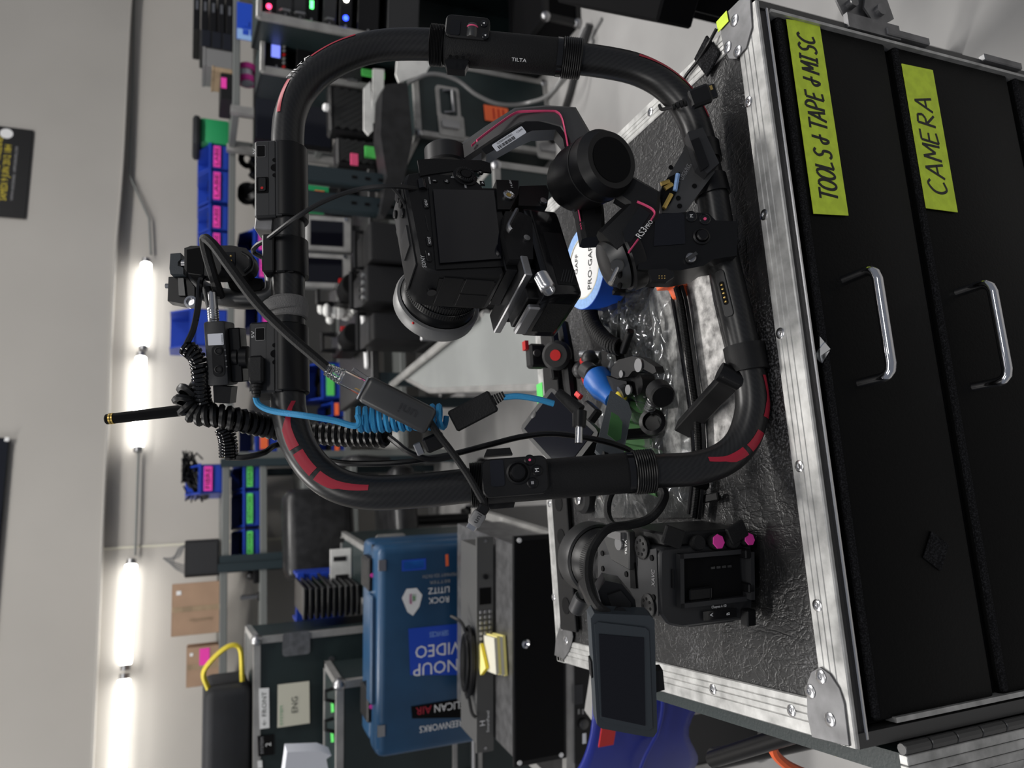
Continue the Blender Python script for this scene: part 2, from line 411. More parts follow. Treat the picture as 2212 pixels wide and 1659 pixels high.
pf = Fr(WF.m @ V((a.x, -.075, a.z)), WF.x)
t = thing('wall_screen', 'large black flat panel at the top left of the wall', 'screen', pf)
MB().bx((-2.2, -.03, .012), (0, -.001, .8), bev=.004).build('panel', 'screen2', t)
MB().box((-.012, -.034, .02), (.022, .012, .022), bev=.003).build('corner_clip', 'white', t)

# ================================================================== THE DRAWER CASE
S = .475/.44
CW, CD = .5971*S, .4838*S
CA = .2045
KF = Fr(V((-.2535*S, .4040*S, 0)), V((math.cos(CA), math.sin(CA), 0)))
case = thing('drawer_case', 'black road case of drawers with aluminium edges and leatherette top', 'road case', KF)
X, Y_, Z_ = V((1, 0, 0)), V((0, 1, 0)), V((0, 0, 1))
T = TOPZ
fw = .030    # width of the edge profiles
MB().bx((fw*.6, fw*.6, T-.012), (CW-fw*.6, CD-fw*.6, T-.0022)).build('top_panel', 'leather', case, label='black creased leatherette top panel')
b = MB(); b.bx((.002, .03, .12), (.012, CD-.004, T-.006)); b.bx((CW-.012, .03, .12), (CW-.002, CD-.004, T-.006)); b.bx((.004, CD-.014, .12), (CW-.004, CD-.003, T-.006)); b.bx((.004, .004, .10), (CW-.004, CD-.004, .12)); b.build('body', 'casegreen', case)
for (x, y) in ((.07, .07), (CW-.07, .07), (.07, CD-.07), (CW-.07, CD-.07)):
    c = MB(); c.cyl((x-.016, y, .05), (x+.016, y, .05), .05, n=20, bev=.006); c.bx((x-.024, y-.02, .05), (x-.02, y+.02, .102)); c.bx((x+.02, y-.02, .05), (x+.024, y+.02, .102)); c.build('castor', 'rubber', case)
g = .0007
def sect(w, dn=.030):
    s_ = [(0, -dn), (0, -.001), (.001, 0)]
    for k in (.36, .56, .76):
        s_ += [(w*k-g, 0), (w*k, -.0009), (w*k+g, 0)]
    return s_+[(w-.001, 0), (w, -.001), (w, -.0022), (.002, -.0022), (.002, -dn)]
e = MB().extr(sect(fw, .0035), (0, 0, T), (CW, 0, T), Y_, Z_).build('edge_profile', 'alu', case, label='scratched grooved aluminium edge')
e = MB().extr(sect(fw), (0, fw+.0005, T), (0, CD, T), X, Z_).build('edge_profile', 'alu', case)
e = MB().extr(sect(fw*.8), (CW, fw+.0005, T), (CW, CD, T), -X, Z_).build('edge_profile', 'alu', case)
e = MB().extr(sect(fw*.8), (0, CD, T), (CW, CD, T), -Y_, Z_).build('edge_profile', 'alu', case)
def rivet(m_, p, n=Z_, r=.0050):
    m_.lathe(p, n, [(r, 0), (r, .0007), (r*.72, .0013), (r*.42, .0013), (r*.32, .0003), (0, .0003)], 16)
for (px, py) in ((1617, 220), (1651, 464), (1686, 720), (1727, 1007), (1766, 1308), (1540, 1489), (1710, 1535), (1405, 242), (1187, 1088), (1196, 1290), (1300, 345)):
    p = KF.l(px, py, T, 'z'); r_ = MB(); rivet(r_, (p.x, p.y, T)); r_.build('rivet', 'silver', case)
# corner brackets
def bracket(poly, rv):
    b = MB().prism(poly, (0, 0, T+.0002), X, Y_, .0016, bev=.0004).build('corner_bracket', 'plate', case)
    for (x, y) in rv:
        r_ = MB(); rivet(r_, (x, y, T+.0018), r=.0056); r_.build('rivet', 'silver', b)
def L2(px, py): p = KF.l(px, py, T, 'z'); return (p.x, p.y)
bracket([L2(*q) for q in ((1838, 1612), (1757, 1592), (1747, 1545), (1745, 1480), (1756, 1450), (1775, 1440), (1796, 1455), (1815, 1485), (1827, 1520))], [L2(1777, 1461), L2(1754, 1493), L2(1797, 1554)])
bracket([L2(*q) for q in ((1624, -2), (1600, 0), (1562, 38), (1560, 75), (1566, 105), (1578, 128), (1594, 128), (1614, 105), (1627, 60))], [L2(1575, 103), L2(1597, 112), L2(1590, 45)])
bracket([L2(*q) for q in ((1200, 1415), (1203, 1380), (1212, 1350), (1224, 1342), (1236, 1352), (1240, 1375), (1232, 1405), (1220, 1424))], [L2(1216, 1353), L2(1225, 1383)])
for (px, py, w_, d_) in ((1566, 48, .012, .016),):
    p = KF.l(px, py, T, 'z'); MB().box((p.x, p.y, T+.003), (w_, d_, .0006), rotz(4)).build('tape_scrap', 'lime', case)
p = KF.l(1167, 850, T, 'z'); MB().box((p.x, p.y, T+.0005), (.03, .02, .0006)).build('tape_scrap', 'lightgreen', case)
p = KF.l(1531, 122, T, 'z'); MB().box((p.x, p.y, T+.002), (.034, .026, .003), rotz(28), bev=.001).build('velcro_patch', 'carpet', case)
# front: upper frame lip, side posts
FY = .004   # front plane
fz = lambda px, py, y=FY: KF.l(px, py, y)
MB().bx((.003, .003, T-.012), (CW-.003, .012, T-.003)).build('front_channel', 'gun2', case)
MB().bx((.004, .0005, T-.0150), (CW-.004, .010, T-.0118), bev=.0008).build('front_lip', 'silver', case)
MB().bx((.012, .012, .12), (CW-.012, .016, T-.015)).build('front_recess', 'matte', case)
MB().bx((-.001, .001, .10), (.010, .03, T-.004)).build('post_profile', 'gun', case)
MB().bx((CW-.006, .001, .10), (CW+.001, .03, T-.004)).build('post_profile', 'gun', case)
MB().bx((.012, .001, .12), (.016, .012, T-.046)).build('post_lip', 'alu', case)
MB().bx((CW-.009, -.001, .12), (CW-.006, .012, T-.016)).build('post_lip', 'alu', case)
# piano hinge and folded-back door on the left
hz = 0.12
while hz < T-.06:
    MB().cyl((-.006, -.003, hz), (-.006, -.003, hz+.028), .0048, n=10, bev=.0006).build('hinge_knuckle', 'gun', case); hz += .0292
dr = MB(); dr.bx((-.030, .0, .11), (-.012, CD-.02, T-.05)); dr.build('folded_door', 'casegreen', case)
dr = MB()
for k in range(3): dr.bx((-.034+k*.008, -.006, .10), (-.0265+k*.008, .002, T-.044), bev=.0006)
dr.build('door_profile', 'alu', case)
dr = MB().bx((-.040, -.006, .10), (-.034, .03, T-.044)).build('door_profile', 'alu', case)
# stroke lettering written with a marker
GL = {'T': [[(0, 1), (.9, 1)], [(.45, 1), (.42, 0)]], 'O': [[(.4, 1), (.1, .75), (.05, .3), (.3, 0), (.6, .1), (.78, .55), (.65, .9), (.4, 1)]], 'L': [[(.1, 1), (.08, 0), (.65, .05)]],
      'S': [[(.7, .9), (.4, 1), (.15, .8), (.3, .55), (.6, .4), (.6, .1), (.3, 0), (.05, .1)]], 'A': [[(0, 0), (.4, 1), (.75, 0)], [(.12, .35), (.66, .38)]], 'P': [[(.1, 0), (.12, 1), (.55, .95), (.65, .7), (.5, .5), (.12, .48)]],
      'E': [[(.65, 1), (.1, .97), (.08, 0), (.65, .03)], [(.1, .5), (.55, .52)]], 'M': [[(.05, 0), (.1, 1), (.42, .3), (.75, 1), (.82, 0)]], 'I': [[(.1, 1), (.6, 1)], [(.35, 1), (.35, 0)], [(.1, 0), (.6, 0)]],
      'C': [[(.7, .85), (.45, 1), (.12, .7), (.08, .3), (.3, 0), (.7, .12)]], 'R': [[(.1, 0), (.12, 1), (.55, .95), (.62, .7), (.45, .5), (.12, .48), (.7, 0)]],
      '+': [[(.5, 1), (.45, .1), (.2, .15), (.1, .4), (.35, .5), (.8, .5)]]}
def strokes(s, parent, o, xa, ya, size, adv, r, wf=.82):
    m_ = MB(); x = 0; o, xa, ya = V(o), V(xa), V(ya); n_ = xa.cross(ya)
    for ch in s:
        if ch != ' ':
            for st in GL[ch]:
                P_ = [o+xa*((x+a*wf+b*.08)*size)+ya*((b+random.uniform(-.03, .03))*size) for a, b in st]
                (m_.tube(spline(P_, 4), r, 5) if ch in 'OSCP+' else [m_.tube([a_, b_], r, 5) for a_, b_ in zip(P_, P_[1:])])
            x += adv
        else: x += adv*.35
    for v in m_.bm.verts: # press the ink flat on to the tape
        d = (v.co-o).dot(n_); v.co -= n_*(d*.9)
    return m_.build('handwriting', 'ink', parent)
def mean(a, b): return (a+b)/2
DZ = [T-.0215, mean(fz(1915, 90).z, fz(2167, 1505).z), mean(fz(2184, 160).z, fz(2440, 1450).z), .44, .28, .125]
dw0, dw1 = fz(1893, 1562).x, fz(1674, 30).x
tapes = {0: ('TOOLS + TAPE + MISC', (1698, 42), (1769, 50), (1832, 466), (1757, 462)), 1: ('CAMERA', (1947, 138), (2014, 152), (2068, 459), (2000, 450))}
hands = {0: ((1825, 605), (1858, 828)), 1: ((2070, 632), (2103, 836))}
for i in range(5):
    z1, z0 = DZ[i]-.004, DZ[i+1]+.006
    d = MB().bx((dw0, FY, z0), (dw1, .10, z1), bev=.004, seg=2).build('drawer', 'drawer', case)
    MB().bx((dw0+.003, FY-.0012, z1-.0075), (dw1-.003, FY+.006, z1-.0005), bev=.0015).build('carpet_edge', 'carpet', d)
    if i in tapes:
        s_, a, b_, c_, e_ = tapes[i]
        q = [fz(*k, FY-.0016) for k in (a, b_, c_, e_)]     # right-top, right-bottom, left-bottom, left-top
        MB().slab(q, (0, -1, 0), .0006).build('tape_label', 'lime', d, label='lime tape label')
        lt, lb, rt = q[3], q[2], q[0]; xa = (rt-lt).normalized(); ya = V((0, -1, 0)).cross(xa)*1
        ya = V((-xa.z, 0, xa.x)); hgt = (lt-lb).length
        n_ = len(s_.replace(' ', ''))+.35*s_.count(' ')
        strokes(s_, d, lb+V((0, -.0008, 0))+xa*((rt-lt).length*(.06 if i == 0 else .10))+ya*(hgt*.25), xa, ya, hgt*(.50 if i == 0 else .55), (rt-lt).length*(.87 if i == 0 else .70)/(hgt*(.50 if i == 0 else .55))/n_, .00145, .56 if i == 0 else .82)
    if i in hands:
        p, q = fz(*hands[i][0]), fz(*hands[i][1])
    else: p, q = V((CW*.62, FY, (z0+z1)/2)), V((CW*.42, FY, (z0+z1)/2))
    zc = (p.z+q.z)/2; hx0, hx1 = q.x, p.x; o_ = .034
    P_ = [V((hx0, FY+.002, zc))]+[V((hx0+.010*(1-math.cos(rad(a))), FY-o_+.010*(1-math.sin(rad(a))), zc)) for a in (0, 30, 60, 90)]+[V((hx1-.010*(1-math.cos(rad(a))), FY-o_+.010*(1-math.sin(rad(a))), zc)) for a in (90, 60, 30, 0)]+[V((hx1, FY+.002, zc))]
    MB().tube(P_, .0046, 12).build('handle', 'chrome', d, label='chrome bow handle')
    if i == 0:
        p = fz(2020, 1190); MB().box((p.x, FY-.001, p.z), (.026, .002, .022), roty(35), bev=.0005).build('velcro_patch', 'carpet', d)
        p = fz(1770, 765); pl = MB(); P_ = [p+V((random.uniform(-.016, .016), -random.uniform(.001, .006), random.uniform(-.010, .012))) for k in range(9)]
        for k in range(7): pl.face((P_[k], P_[k+1], P_[k+2]))
        pl.build('clear_tape_scrap', 'vinyl', d)
# latch hardware on the right-hand edge
lt = MB(); zL = fz(1850, 30).z
lt.bx((CW-.004, -.002, zL-.05), (CW+.012, .003, zL+.02)); lt.prism([(0, 0), (.012, .018), (.030, .026), (.046, .018), (.050, 0), (.046, -.016), (.02, -.022)], (CW+.002, .006, zL), X, Z_, .002)
lt.prism([(0, -.02), (.020, -.006), (.044, -.014), (.040, -.040), (.016, -.046)], (CW+.004, .001, zL), X, Z_, .002)
lt.cyl((CW+.026, -.003, zL+.008), (CW+.026, .006, zL+.008), .005)
lt.cyl((CW+.024, -.005, zL-.026), (CW+.024, .006, zL-.026), .006); lt.build('butterfly_latch', 'plate', case)
for zq in (DZ[1]-.02, DZ[2]+.02, DZ[2]-.06):
    MB().bx((CW-.002, -.004, zq-.03), (CW+.006, .004, zq+.03), bev=.001).build('latch_plate', 'plate', case)
# black slotted rail along the back of the top
p, q = KF.l(1222, 1100, T, 'z'), KF.l(1246, 1330, T, 'z')
rl = MB().bx((p.x+.25, CD-.075, T+.0005), (q.x-.02, CD-.030, T+.006), bev=.001).build('slotted_rail', 'black', case)
for k in range(6):
    MB().cyl((q.x+.012+k*.045, CD-.052, T+.0058), (q.x+.012+k*.045, CD-.052, T+.0066), .011, n=18).build('rail_hole', 'matte', rl)
# ================================================================== RING GRIP (leans back on its kick-stand)
RA, RL = rad(13), rad(20)
hb = V((-math.sin(RA), math.cos(RA), 0))
RF = Fr(atZ(1652, 840, T+.001), V((math.cos(RA), math.sin(RA), 0)), z=V((0, 0, math.cos(RL)))+hb*math.sin(RL))
def rl(px, py, y=0.): return RF.l(px, py, y)
RR = .0148
ringt = thing('ring_grip', 'black carbon ring grip with red stripes leaning upright on the road case', 'ring grip', RF)
rp = [(1525, 370), (1540, 430), (1560, 550), (1590, 680), (1612, 780), (1624, 850), (1622, 900), (1602, 955), (1562, 992), (1500, 1012), (1400, 1018), (1250, 1030), (1100, 1040), (1000, 1050), (900, 1060), (800, 1064), (730, 1048), (680, 1012), (645, 960), (627, 900), (622, 850), (622, 700), (622, 500), (622, 350), (622, 290), (628, 245), (650, 196), (692, 152), (755, 117), (830, 98), (930, 96), (1000, 103), (1100, 114), (1230, 125), (1320, 137), (1380, 152), (1430, 178), (1470, 215), (1498, 262), (1514, 315)]
RP = spline([rl(*p) for p in rp], 6, closed=True)
MB().tube(RP, RR, 24, closed=True, uv=True).build('carbon_tube', 'carbon', ringt)
def nearest(px, py):
    p = rl(px, py); return min(range(len(RP)), key=lambda i: (RP[i]-p).length)
def seg(i0, i1):
    n = len(RP)
    if i1 < i0: i1 += n
    return [i % n for i in range(i0, i1+1)]
def strip(pa, pb, rows, name='stripe', mat='red'):
    """decal wrapped on the tube from pixel pa to pb; rows=[(t, centre angle, half width)] angle 0 = facing camera, + = outwards"""
    I = seg(nearest(*pa), nearest(*pb)); m_ = MB(); prev = None; cen = V((0, 0, .21))
    for k, i in enumerate(I):
        t = k/max(1, len(I)-1); j = 0
        while j < len(rows)-2 and rows[j+1][0] < t: j += 1
        u = min(1, max(0, (t-rows[j][0])/max(1e-6, rows[j+1][0]-rows[j][0])))
        a = rows[j][1]+(rows[j+1][1]-rows[j][1])*u; w = rows[j][2]+(rows[j+1][2]-rows[j][2])*u
        tg = (RP[(i+1) % len(RP)]-RP[i-1]).normalized(); f = V((0, -1, 0)); outv = tg.cross(f).normalized()
        if outv.dot(RP[i]-cen) < 0: outv = -outv
        row = [m_.bm.verts.new(RP[i]+(f*math.cos(rad(a+w*q))+outv*math.sin(rad(a+w*q)))*(RR+.0004)) for q in (-1, -.33, .33, 1)]
        if prev:
            for q in range(3): m_.bm.faces.new((prev[q], prev[q+1], row[q+1], row[q]))
        prev = row
    return m_.build(name, mat, ringt)
# stripes: upper-left corner
strip((800, 1064), (698, 1028), [(0, -12, 9), (.55, 0, 12), (.62, 5, 16), (1, 8, 18)])
strip((688, 1018), (656, 982), [(0, 8, 18), (1, 6, 18)])
strip((648, 968), (622, 870), [(0, 10, 18), (.4, 10, 16), (.5, 0, 9), (1, -30, 7)])
# lower-left corner
strip((1624, 815), (1622, 898), [(0, 36, 8), (.5, 46, 8), (.6, 46, 15), (1, 44, 18)])
strip((1616, 926), (1596, 958), [(0, 36, 18), (1, 26, 18)])
strip((1590, 968), (1530, 1008), [(0, 20, 18), (.45, 10, 15), (.55, 2, 9), (1, -18, 8)])
# right-hand corners
strip((624, 262), (650, 192), [(0, 26, 8), (.5, 36, 10), (1, 44, 12)])
strip((692, 152), (775, 110), [(0, 46, 12), (.5, 42, 9), (1, 36, 7)])
strip((1375, 150), (1455, 200), [(0, 24, 7), (1, 42, 9)])
strip((1460, 205), (1485, 240), [(0, 44, 9), (1, 46, 9)])
strip((1488, 246), (1500, 270), [(0, 46, 8), (1, 48, 8)])
def on_ring(px, py): i = nearest(px, py); return RP[i], (RP[(i+1) % len(RP)]-RP[i-1]).normalized()
p, tg = on_ring(668, 172)
od = tg.cross(V((0, -1, 0))); od = od if od.z > 0 else -od
nn = (V((0, -1, 0))*.72+od*.69).normalized()
text('TILTA', ringt, p+nn*(RR+.0006), tg if tg.x > 0 else -tg, nn.cross(tg if tg.x > 0 else -tg), .010, 'print', width=.030)
# ---- left grip
def axis(p, q): a, b = rl(*p), rl(*q); return a, b, (b-a).normalized(), (b-a).length
a, b, ax, L = axis((1016, 1048), (1412, 1017))
def grip(a, ax, L, name):
    m_ = MB().lathe(a, ax, [(RR, .030*0+.012), (RR*1.18, .014), (RR*1.18, L-.016), (RR, L-.012)], 28); m_.build('grip_sleeve', 'rubber', ringt)
    for t0, t1 in ((0, .013), (L-.018, L)):
        pr = [(RR, t0), (RR*1.24, t0)]; n_ = 9
        for k in range(n_): pr += [(RR*1.31, t0+(t1-t0)*(k+.3)/n_), (RR*1.25, t0+(t1-t0)*(k+.8)/n_)]
        pr += [(RR*1.24, t1), (RR, t1)]
        MB().lathe(a, ax, pr, 36).build('knurled_collar', 'black', ringt, ang=20)
    MB().ring(a, ax, RR*1.22, .002, L-.024, L-.019, 28).build('collar_band', 'gloss', ringt)
grip(a, ax, L, 'left')
fwd = V((0, -1, 0)); side = ax.cross(fwd).normalized()
# control module: x across(side), y along ax
def rrp(fr_o, xa, ya, w, h, r, dep, name, mat, par, bev=0.0): return MB().prism(rrect(w, h, r), fr_o, xa, ya, dep, bev).build(name, mat, par)
right = V((1, 0, 0))
mc = rl(1112, 1030, -RR*1.05)
mod = MB().prism(rrect(.0315, .0555, .006), mc+V((0, .010, 0)), right, -ax, .0165, .0012).build('control_module', 'black2', ringt, label='black control module with small screen and joystick')
def onmod(px, py, y=-RR*1.05-.0066): return rl(px, py, y)
rrp(onmod(1074, 1022), right, -ax, .022, .0115, .002, .0006, 'display', 'screen2', mod)
p = onmod(1119, 1021); MB().lathe(p, fwd, [(.0098, 0), (.0098, .001), (.0082, .0016), (.0076, .0012), (.0070, .003), (.0058, .0052), (.0030, .0056), (0, .0050)], 28).build('joystick', 'black', mod)
for (px, py, ch, mt) in ((1160, 1016, 'M', 'print'), (1150, 1043, '□', 'print'), (1144, 994, '•', 'pink')):
    p = onmod(px, py); k = MB().lathe(p, fwd, [(.0046, 0), (.0046, .0008), (.0036, .0016), (0, .0016)], 20).build('button', 'black', mod)
    if ch == 'M': text('M', k, p+fwd*.0017, right, -ax, .0048, mt)
    elif ch == '□': MB().prism([(-.0012, -.0012), (.0012, -.0012), (.0012, .0012), (-.0012, .0012)], p+fwd*.0016, right, -ax, .0002).build('mark', 'printdim', k)
    else: MB().cyl(p+fwd*.0014, p+fwd*.0019, .0011, n=10).build('mark', 'pink', k)
for (px, py) in ((1078, 982), (1084, 1082)):
    c = rl(px, py, -.004); s_ = 1 if py < 1000 else -1
    MB().prism([(-.012, 0), (-.010, .006), (.010, .006), (.013, 0)], c+V((0, .005, 0)), -ax, right*s_, .010*s_).build('side_clip', 'black2', ringt)
# ---- right grip
a2, b2, ax2, L2_ = axis((930, 97), (1255, 128))
grip(a2, ax2, L2_, 'right')
wc = rl(1010, 66, -.014)
yb = -ax2; xb = V((1, 0, 0)); xb = (xb-yb*xb.dot(yb)).normalized()
mod = MB().prism(rrect(.024, .042, .005), wc+V((0, .012, 0)), xb, yb, .018, .0012).build('dial_module', 'black2', ringt, label='black dial module with wheel and two buttons')
fp = lambda px, py: rl(px, py, -.014-.0062)
rrp(fp(983, 60), xb, yb, .016, .0095, .002, .0008, 'display', 'gloss', mod)
p = fp(1020, 65); w_ = MB()
w_.lathe(p-xb*.007+V((0, .0035, 0)), xb, [(0, 0), (.0055, 0), (.006, .001), (.006, .013), (.0055, .014), (0, .014)], 30); w_.build('thumb_wheel', 'gun', mod)
MB().ring(p-xb*.007+V((0, .0035, 0)), xb, .0062, .0008, .010, .0115, 30).build('wheel_ring', 'pink', mod)
for (px, py) in ((1045, 52), (1048, 78)):
    p = fp(px, py); k = MB().lathe(p, fwd, [(.0034, 0), (.0034, .0008), (.0026, .0013), (0, .0013)], 18).build('button', 'gloss', mod)
    MB().prism([(-.0011, -.0009), (.0011, -.0009), (0, .0011)], p+fwd*.0014, xb, yb, .0002).build('mark', 'print', k)
c = rl(987, 132, -.010); MB().prism([(-.011, -.004), (-.008, .006), (.009, .006), (.012, -.002), (.008, -.007), (-.008, -.007)], c+V((0, .004, 0)), yb, -xb, -.010).build('side_bracket', 'black', ringt)
for k in (-1, 0, 1): MB().cyl(c+V((0, -.0062, 0))+yb*(.006*k), c+V((0, -.0066, 0))+yb*(.006*k), .0018, n=10).build('bracket_hole', 'matte', ringt)
p = rl(1121, 131, -RR*1.12); text('TILTA', ringt, p+V((0, -.0006, 0)), -yb, xb, .0055, 'print', width=.014)
# ---- power hubs clamped on the top tube
def hub(px0, px1, py0, py1, lab, switch):
    A, B = rl(px0, py1, -.012), rl(622, py0, -.012); zc = rl(622, (py0+py1)/2).z; x0, x1 = A.x, B.x; z1 = A.z
    h = MB().bx((x0, -.0165, zc+.006), (x1, .0185, z1), bev=.0018).build('power_hub', 'dgrey', ringt, label=lab)
    MB().cyl((x0+.001, 0, zc), (x1-.001, 0, zc), RR*1.22, n=28, bev=.001).build('clamp_sleeve', 'black', h)
    MB().bx((x0+.0005, -.0172, zc+.0015), (x1-.0005, -.004, zc+.0065)).build('clamp_lip', 'dgrey', h)
    MB().bx((x0+.0015, -.0166, zc+(z1-zc)*.50), (x1-.0015, -.0164, zc+(z1-zc)*.505)).build('seam_line', 'matte', h)
    return h, x0, x1, zc, z1
h1, x0, x1, zc, z1 = hub(552, 655, 306, 474, 'dark grey power hub with rocker switch, nearer the right grip', True)
fy = -.0166
def socket(h, px, py):
    p = rl(px, py, fy); rrp(V((p.x, fy+.0002, p.z)), right, Z_, .0115, .0078, .0008, .0005, 'port_rim', 'grey', h)
    rrp(V((p.x, fy-.0003, p.z)), right, Z_, .0106, .0069, .0006, .0003, 'port', 'matte', h)
    text('5V', h, (p.x, fy, p.z+.0060), right, Z_, .0036, 'print', width=.006)
def holes(h, px, py):
    for k, r_ in ((-.0065, .0019), (0, .0034), (.0065, .0019)):
        p = rl(px, py, fy); MB().cyl((p.x+k*1.15, fy+.0004, p.z), (p.x+k*1.15, fy-.0002, p.z), r_, n=18).build('screw_hole', 'matte', h)
socket(h1, 564, 327); holes(h1, 593, 362)
p = rl(567, 400, fy); rrp(V((p.x, fy+.0002, p.z)), right, Z_, .0155, .0105, .0012, .0005, 'switch_frame', 'matte', h1)
MB().prism(rrect(.0125, .0062, .0015), (p.x, fy, p.z), right, Z_, .0016).build('rocker', 'black', h1)
MB().cyl((p.x-.0035, fy-.0015, p.z), (p.x-.0035, fy-.002, p.z), .0013, n=10).build('mark', 'redm', h1)
q = rl(590, 455); MB().box((rl(560, 510).x+.011, .0, rl(585, 500).z+.003), (.020, .022, .016), roty(6), bev=.001).build('hub_bracket', 'plate', ringt)
h2, x0, x1, zc, z1 = hub(541, 655, 695, 852, 'dark grey power hub with blue cable plugged in, under the receiver box', False)
socket(h2, 562, 722); holes(h2, 593, 764)
p = rl(555, 800, fy-.004); pl = MB(); pl.box((p.x, fy-.0045, p.z), (.024, .009, .0125), bev=.002); pl.build('usb_plug', 'black2', h2)
pl = MB()
for k in range(4): pl.cyl((p.x-.0125-.0028*k, fy-.0045, p.z), (p.x-.0148-.0028*k, fy-.0045, p.z), .0040-.0003*k, n=12)
pl.build('strain_relief', 'rubber', h2)
# ---- middle clamp block
A, B = rl(566, 604), rl(655, 520)
for k, (u0, u1) in enumerate(((566, 592), (594, 616), (618, 634))):
    z_1, z_0 = rl(u0, 560, -.018).z, rl(u1, 560, -.018).z
    MB().bx((A.x, -.019+.0015*k, z_0), (B.x, .018, z_1), bev=.0012).build('clamp_plate', 'black', ringt)
MB().cyl((A.x+.001, 0, rl(622, 560).z), (B.x-.001, 0, rl(622, 560).z), RR*1.22, n=28).build('clamp_sleeve', 'black', ringt)
# grey elastic strap
a, tg = on_ring(622, 680)
st = MB().lathe(a-tg*.009, tg, [(RR*1.02, 0), (RR*1.15, .001), (RR*1.18, .006), (RR*1.22, .010), (RR*1.14, .018), (RR*1.02, .019)], 28).build('strap_band', 'strap', ringt, label='grey elastic strap')
st = MB().lathe(a-tg*.004+V((0, -.0015, .002)), (tg+V((0, 0, .12))), [(RR*1.2, 0), (RR*1.27, .001), (RR*1.27, .010), (RR*1.2, .011)], 28).build('strap_band', 'strap', ringt)
# contact plate inlaid on the bottom tube
a, tg = on_ring(1578, 640)
nv = (fwd*.72+V((0, 0, .69))).normalized(); nv = (nv-tg*nv.dot(tg)).normalized(); sv = nv.cross(tg)
pl = MB().prism(rrect(.044, .009, .003), a+nv*(RR-.0015), tg, sv, .0028 if nv.dot(tg.cross(sv)) > 0 else -.0028, .0004).build('contact_plate', 'gun2', ringt)
MB().prism(rrect(.022, .005, .002), a+nv*(RR+.0012), tg, sv, .0003 if nv.dot(tg.cross(sv)) > 0 else -.0003).build('contact_seat', 'matte', pl)
for k in range(5): MB().ball(a+nv*(RR+.0014)+tg*((k-2)*.004), .0014, n=8).build('contact_pin', 'brass', pl)
# kick-stand: clamp band and folding leg
a, tg = on_ring(1618, 785)
MB().lathe(a-tg*.014, tg, [(RR, 0), (RR*1.22, 0), (RR*1.22, .024), (RR, .024)], 28).build('stand_clamp', 'black2', ringt)
e0 = rl(1580, 815, -.002); e1 = RF.i @ atZ(1478, 925, T+.006)
dv = (e1-e0).normalized(); lat = dv.cross(V((0, 1, 0))).normalized(); up_ = lat.cross(dv).normalized()
MB().prism([(-.009, -.008), (.009, -.008), (.009, .006), (.004, .010), (-.004, .010), (-.009, .006)], e0-dv*.006, lat, up_, (1 if lat.cross(up_).dot(dv) > 0 else -1)*((e1-e0).length+.006), .001).build('stand_leg', 'black2', ringt)
MB().cyl(e0-lat*.012, e0+lat*.012, .009, n=18).build('stand_hinge', 'black', ringt)
# ---- battery plate on the bottom tube, right-hand side
vc = rl(1484, 388, -.020)
vx = (rl(1455, 445, -.02)-rl(1512, 320, -.02)); vx = -vx.normalized()      # towards the right/lower end
# plate frame facing the viewer, slightly up
q = [rl(*k, -.020) for k in ((1424, 414), (1484, 312), (1536, 330), (1544, 372), (1478, 460), (1430, 460))]
vp = MB().slab(q, (0, 1, 0), .007).build('battery_plate', 'armgrey', ringt, label='dark grey battery plate')
nrm = V((0, -1, 0))
e_x = (q[0]-q[1]).normalized(); e_x = -e_x; e_y = V((0, 0, 1)); e_y = (e_y-e_x*e_y.dot(e_x)).normalized()
def onvp(px, py, off=.0205): return rl(px, py, -off)
c = onvp(1508, 330, .022)
blk = [rl(*k, -.020) for k in ((1478, 300), (1510, 290), (1545, 366), (1520, 388), (1500, 372))]
MB().slab(blk, (0, -1, 0), .012).build('battery_latch', 'dgrey', vp)
blk = [rl(*k, -.032) for k in ((1490, 308), (1508, 300), (1530, 360), (1513, 372))]
MB().slab(blk, (0, -1, 0), .003).build('latch_button', 'black', vp)
blk = [rl(*k, -.0204) for k in ((1424, 420), (1440, 386), (1468, 372), (1466, 406), (1448, 440), (1432, 455))]
MB().slab(blk, (0, -1, 0), .001).build('contact_bay', 'matte', vp)
for (p0, p1, mt) in (((1428, 398), (1446, 392), 'gold'), ((1436, 408), (1452, 398), 'gold'), ((1434, 450), (1450, 420), 'gold'), ((1458, 412), (1464, 376), 'bluepale')):
    MB().tube([rl(*p0, -.0225), rl(*p1, -.0225)], .0022, 6).build('contact', mt, vp)
for (px, py) in ((1449, 362), (1500, 402), (1468, 445), (1465, 428)):
    p = rl(px, py, -.0204); MB().cyl(p, p+fwd*.0006, .0022, n=12).build('screw_hole', 'matte', vp)
p = rl(1477, 375, -.0206); text('V - MOUNT', vp, p, e_x, e_y, .0045, 'printdim', width=.021)
p = rl(1484, 372, -.0206); text('BATTERY PLATE', vp, p, e_x, e_y, .0025, 'printdim', width=.018)
# collars where the base sits on the tube
for (px, py) in ((1517, 330), (1535, 405)):
    a, tg = on_ring(px, py); MB().lathe(a-tg*.009, tg, [(RR, 0), (RR*1.15, 0), (RR*1.15, .018), (RR, .018)], 24).build('tube_collar', 'black', ringt)

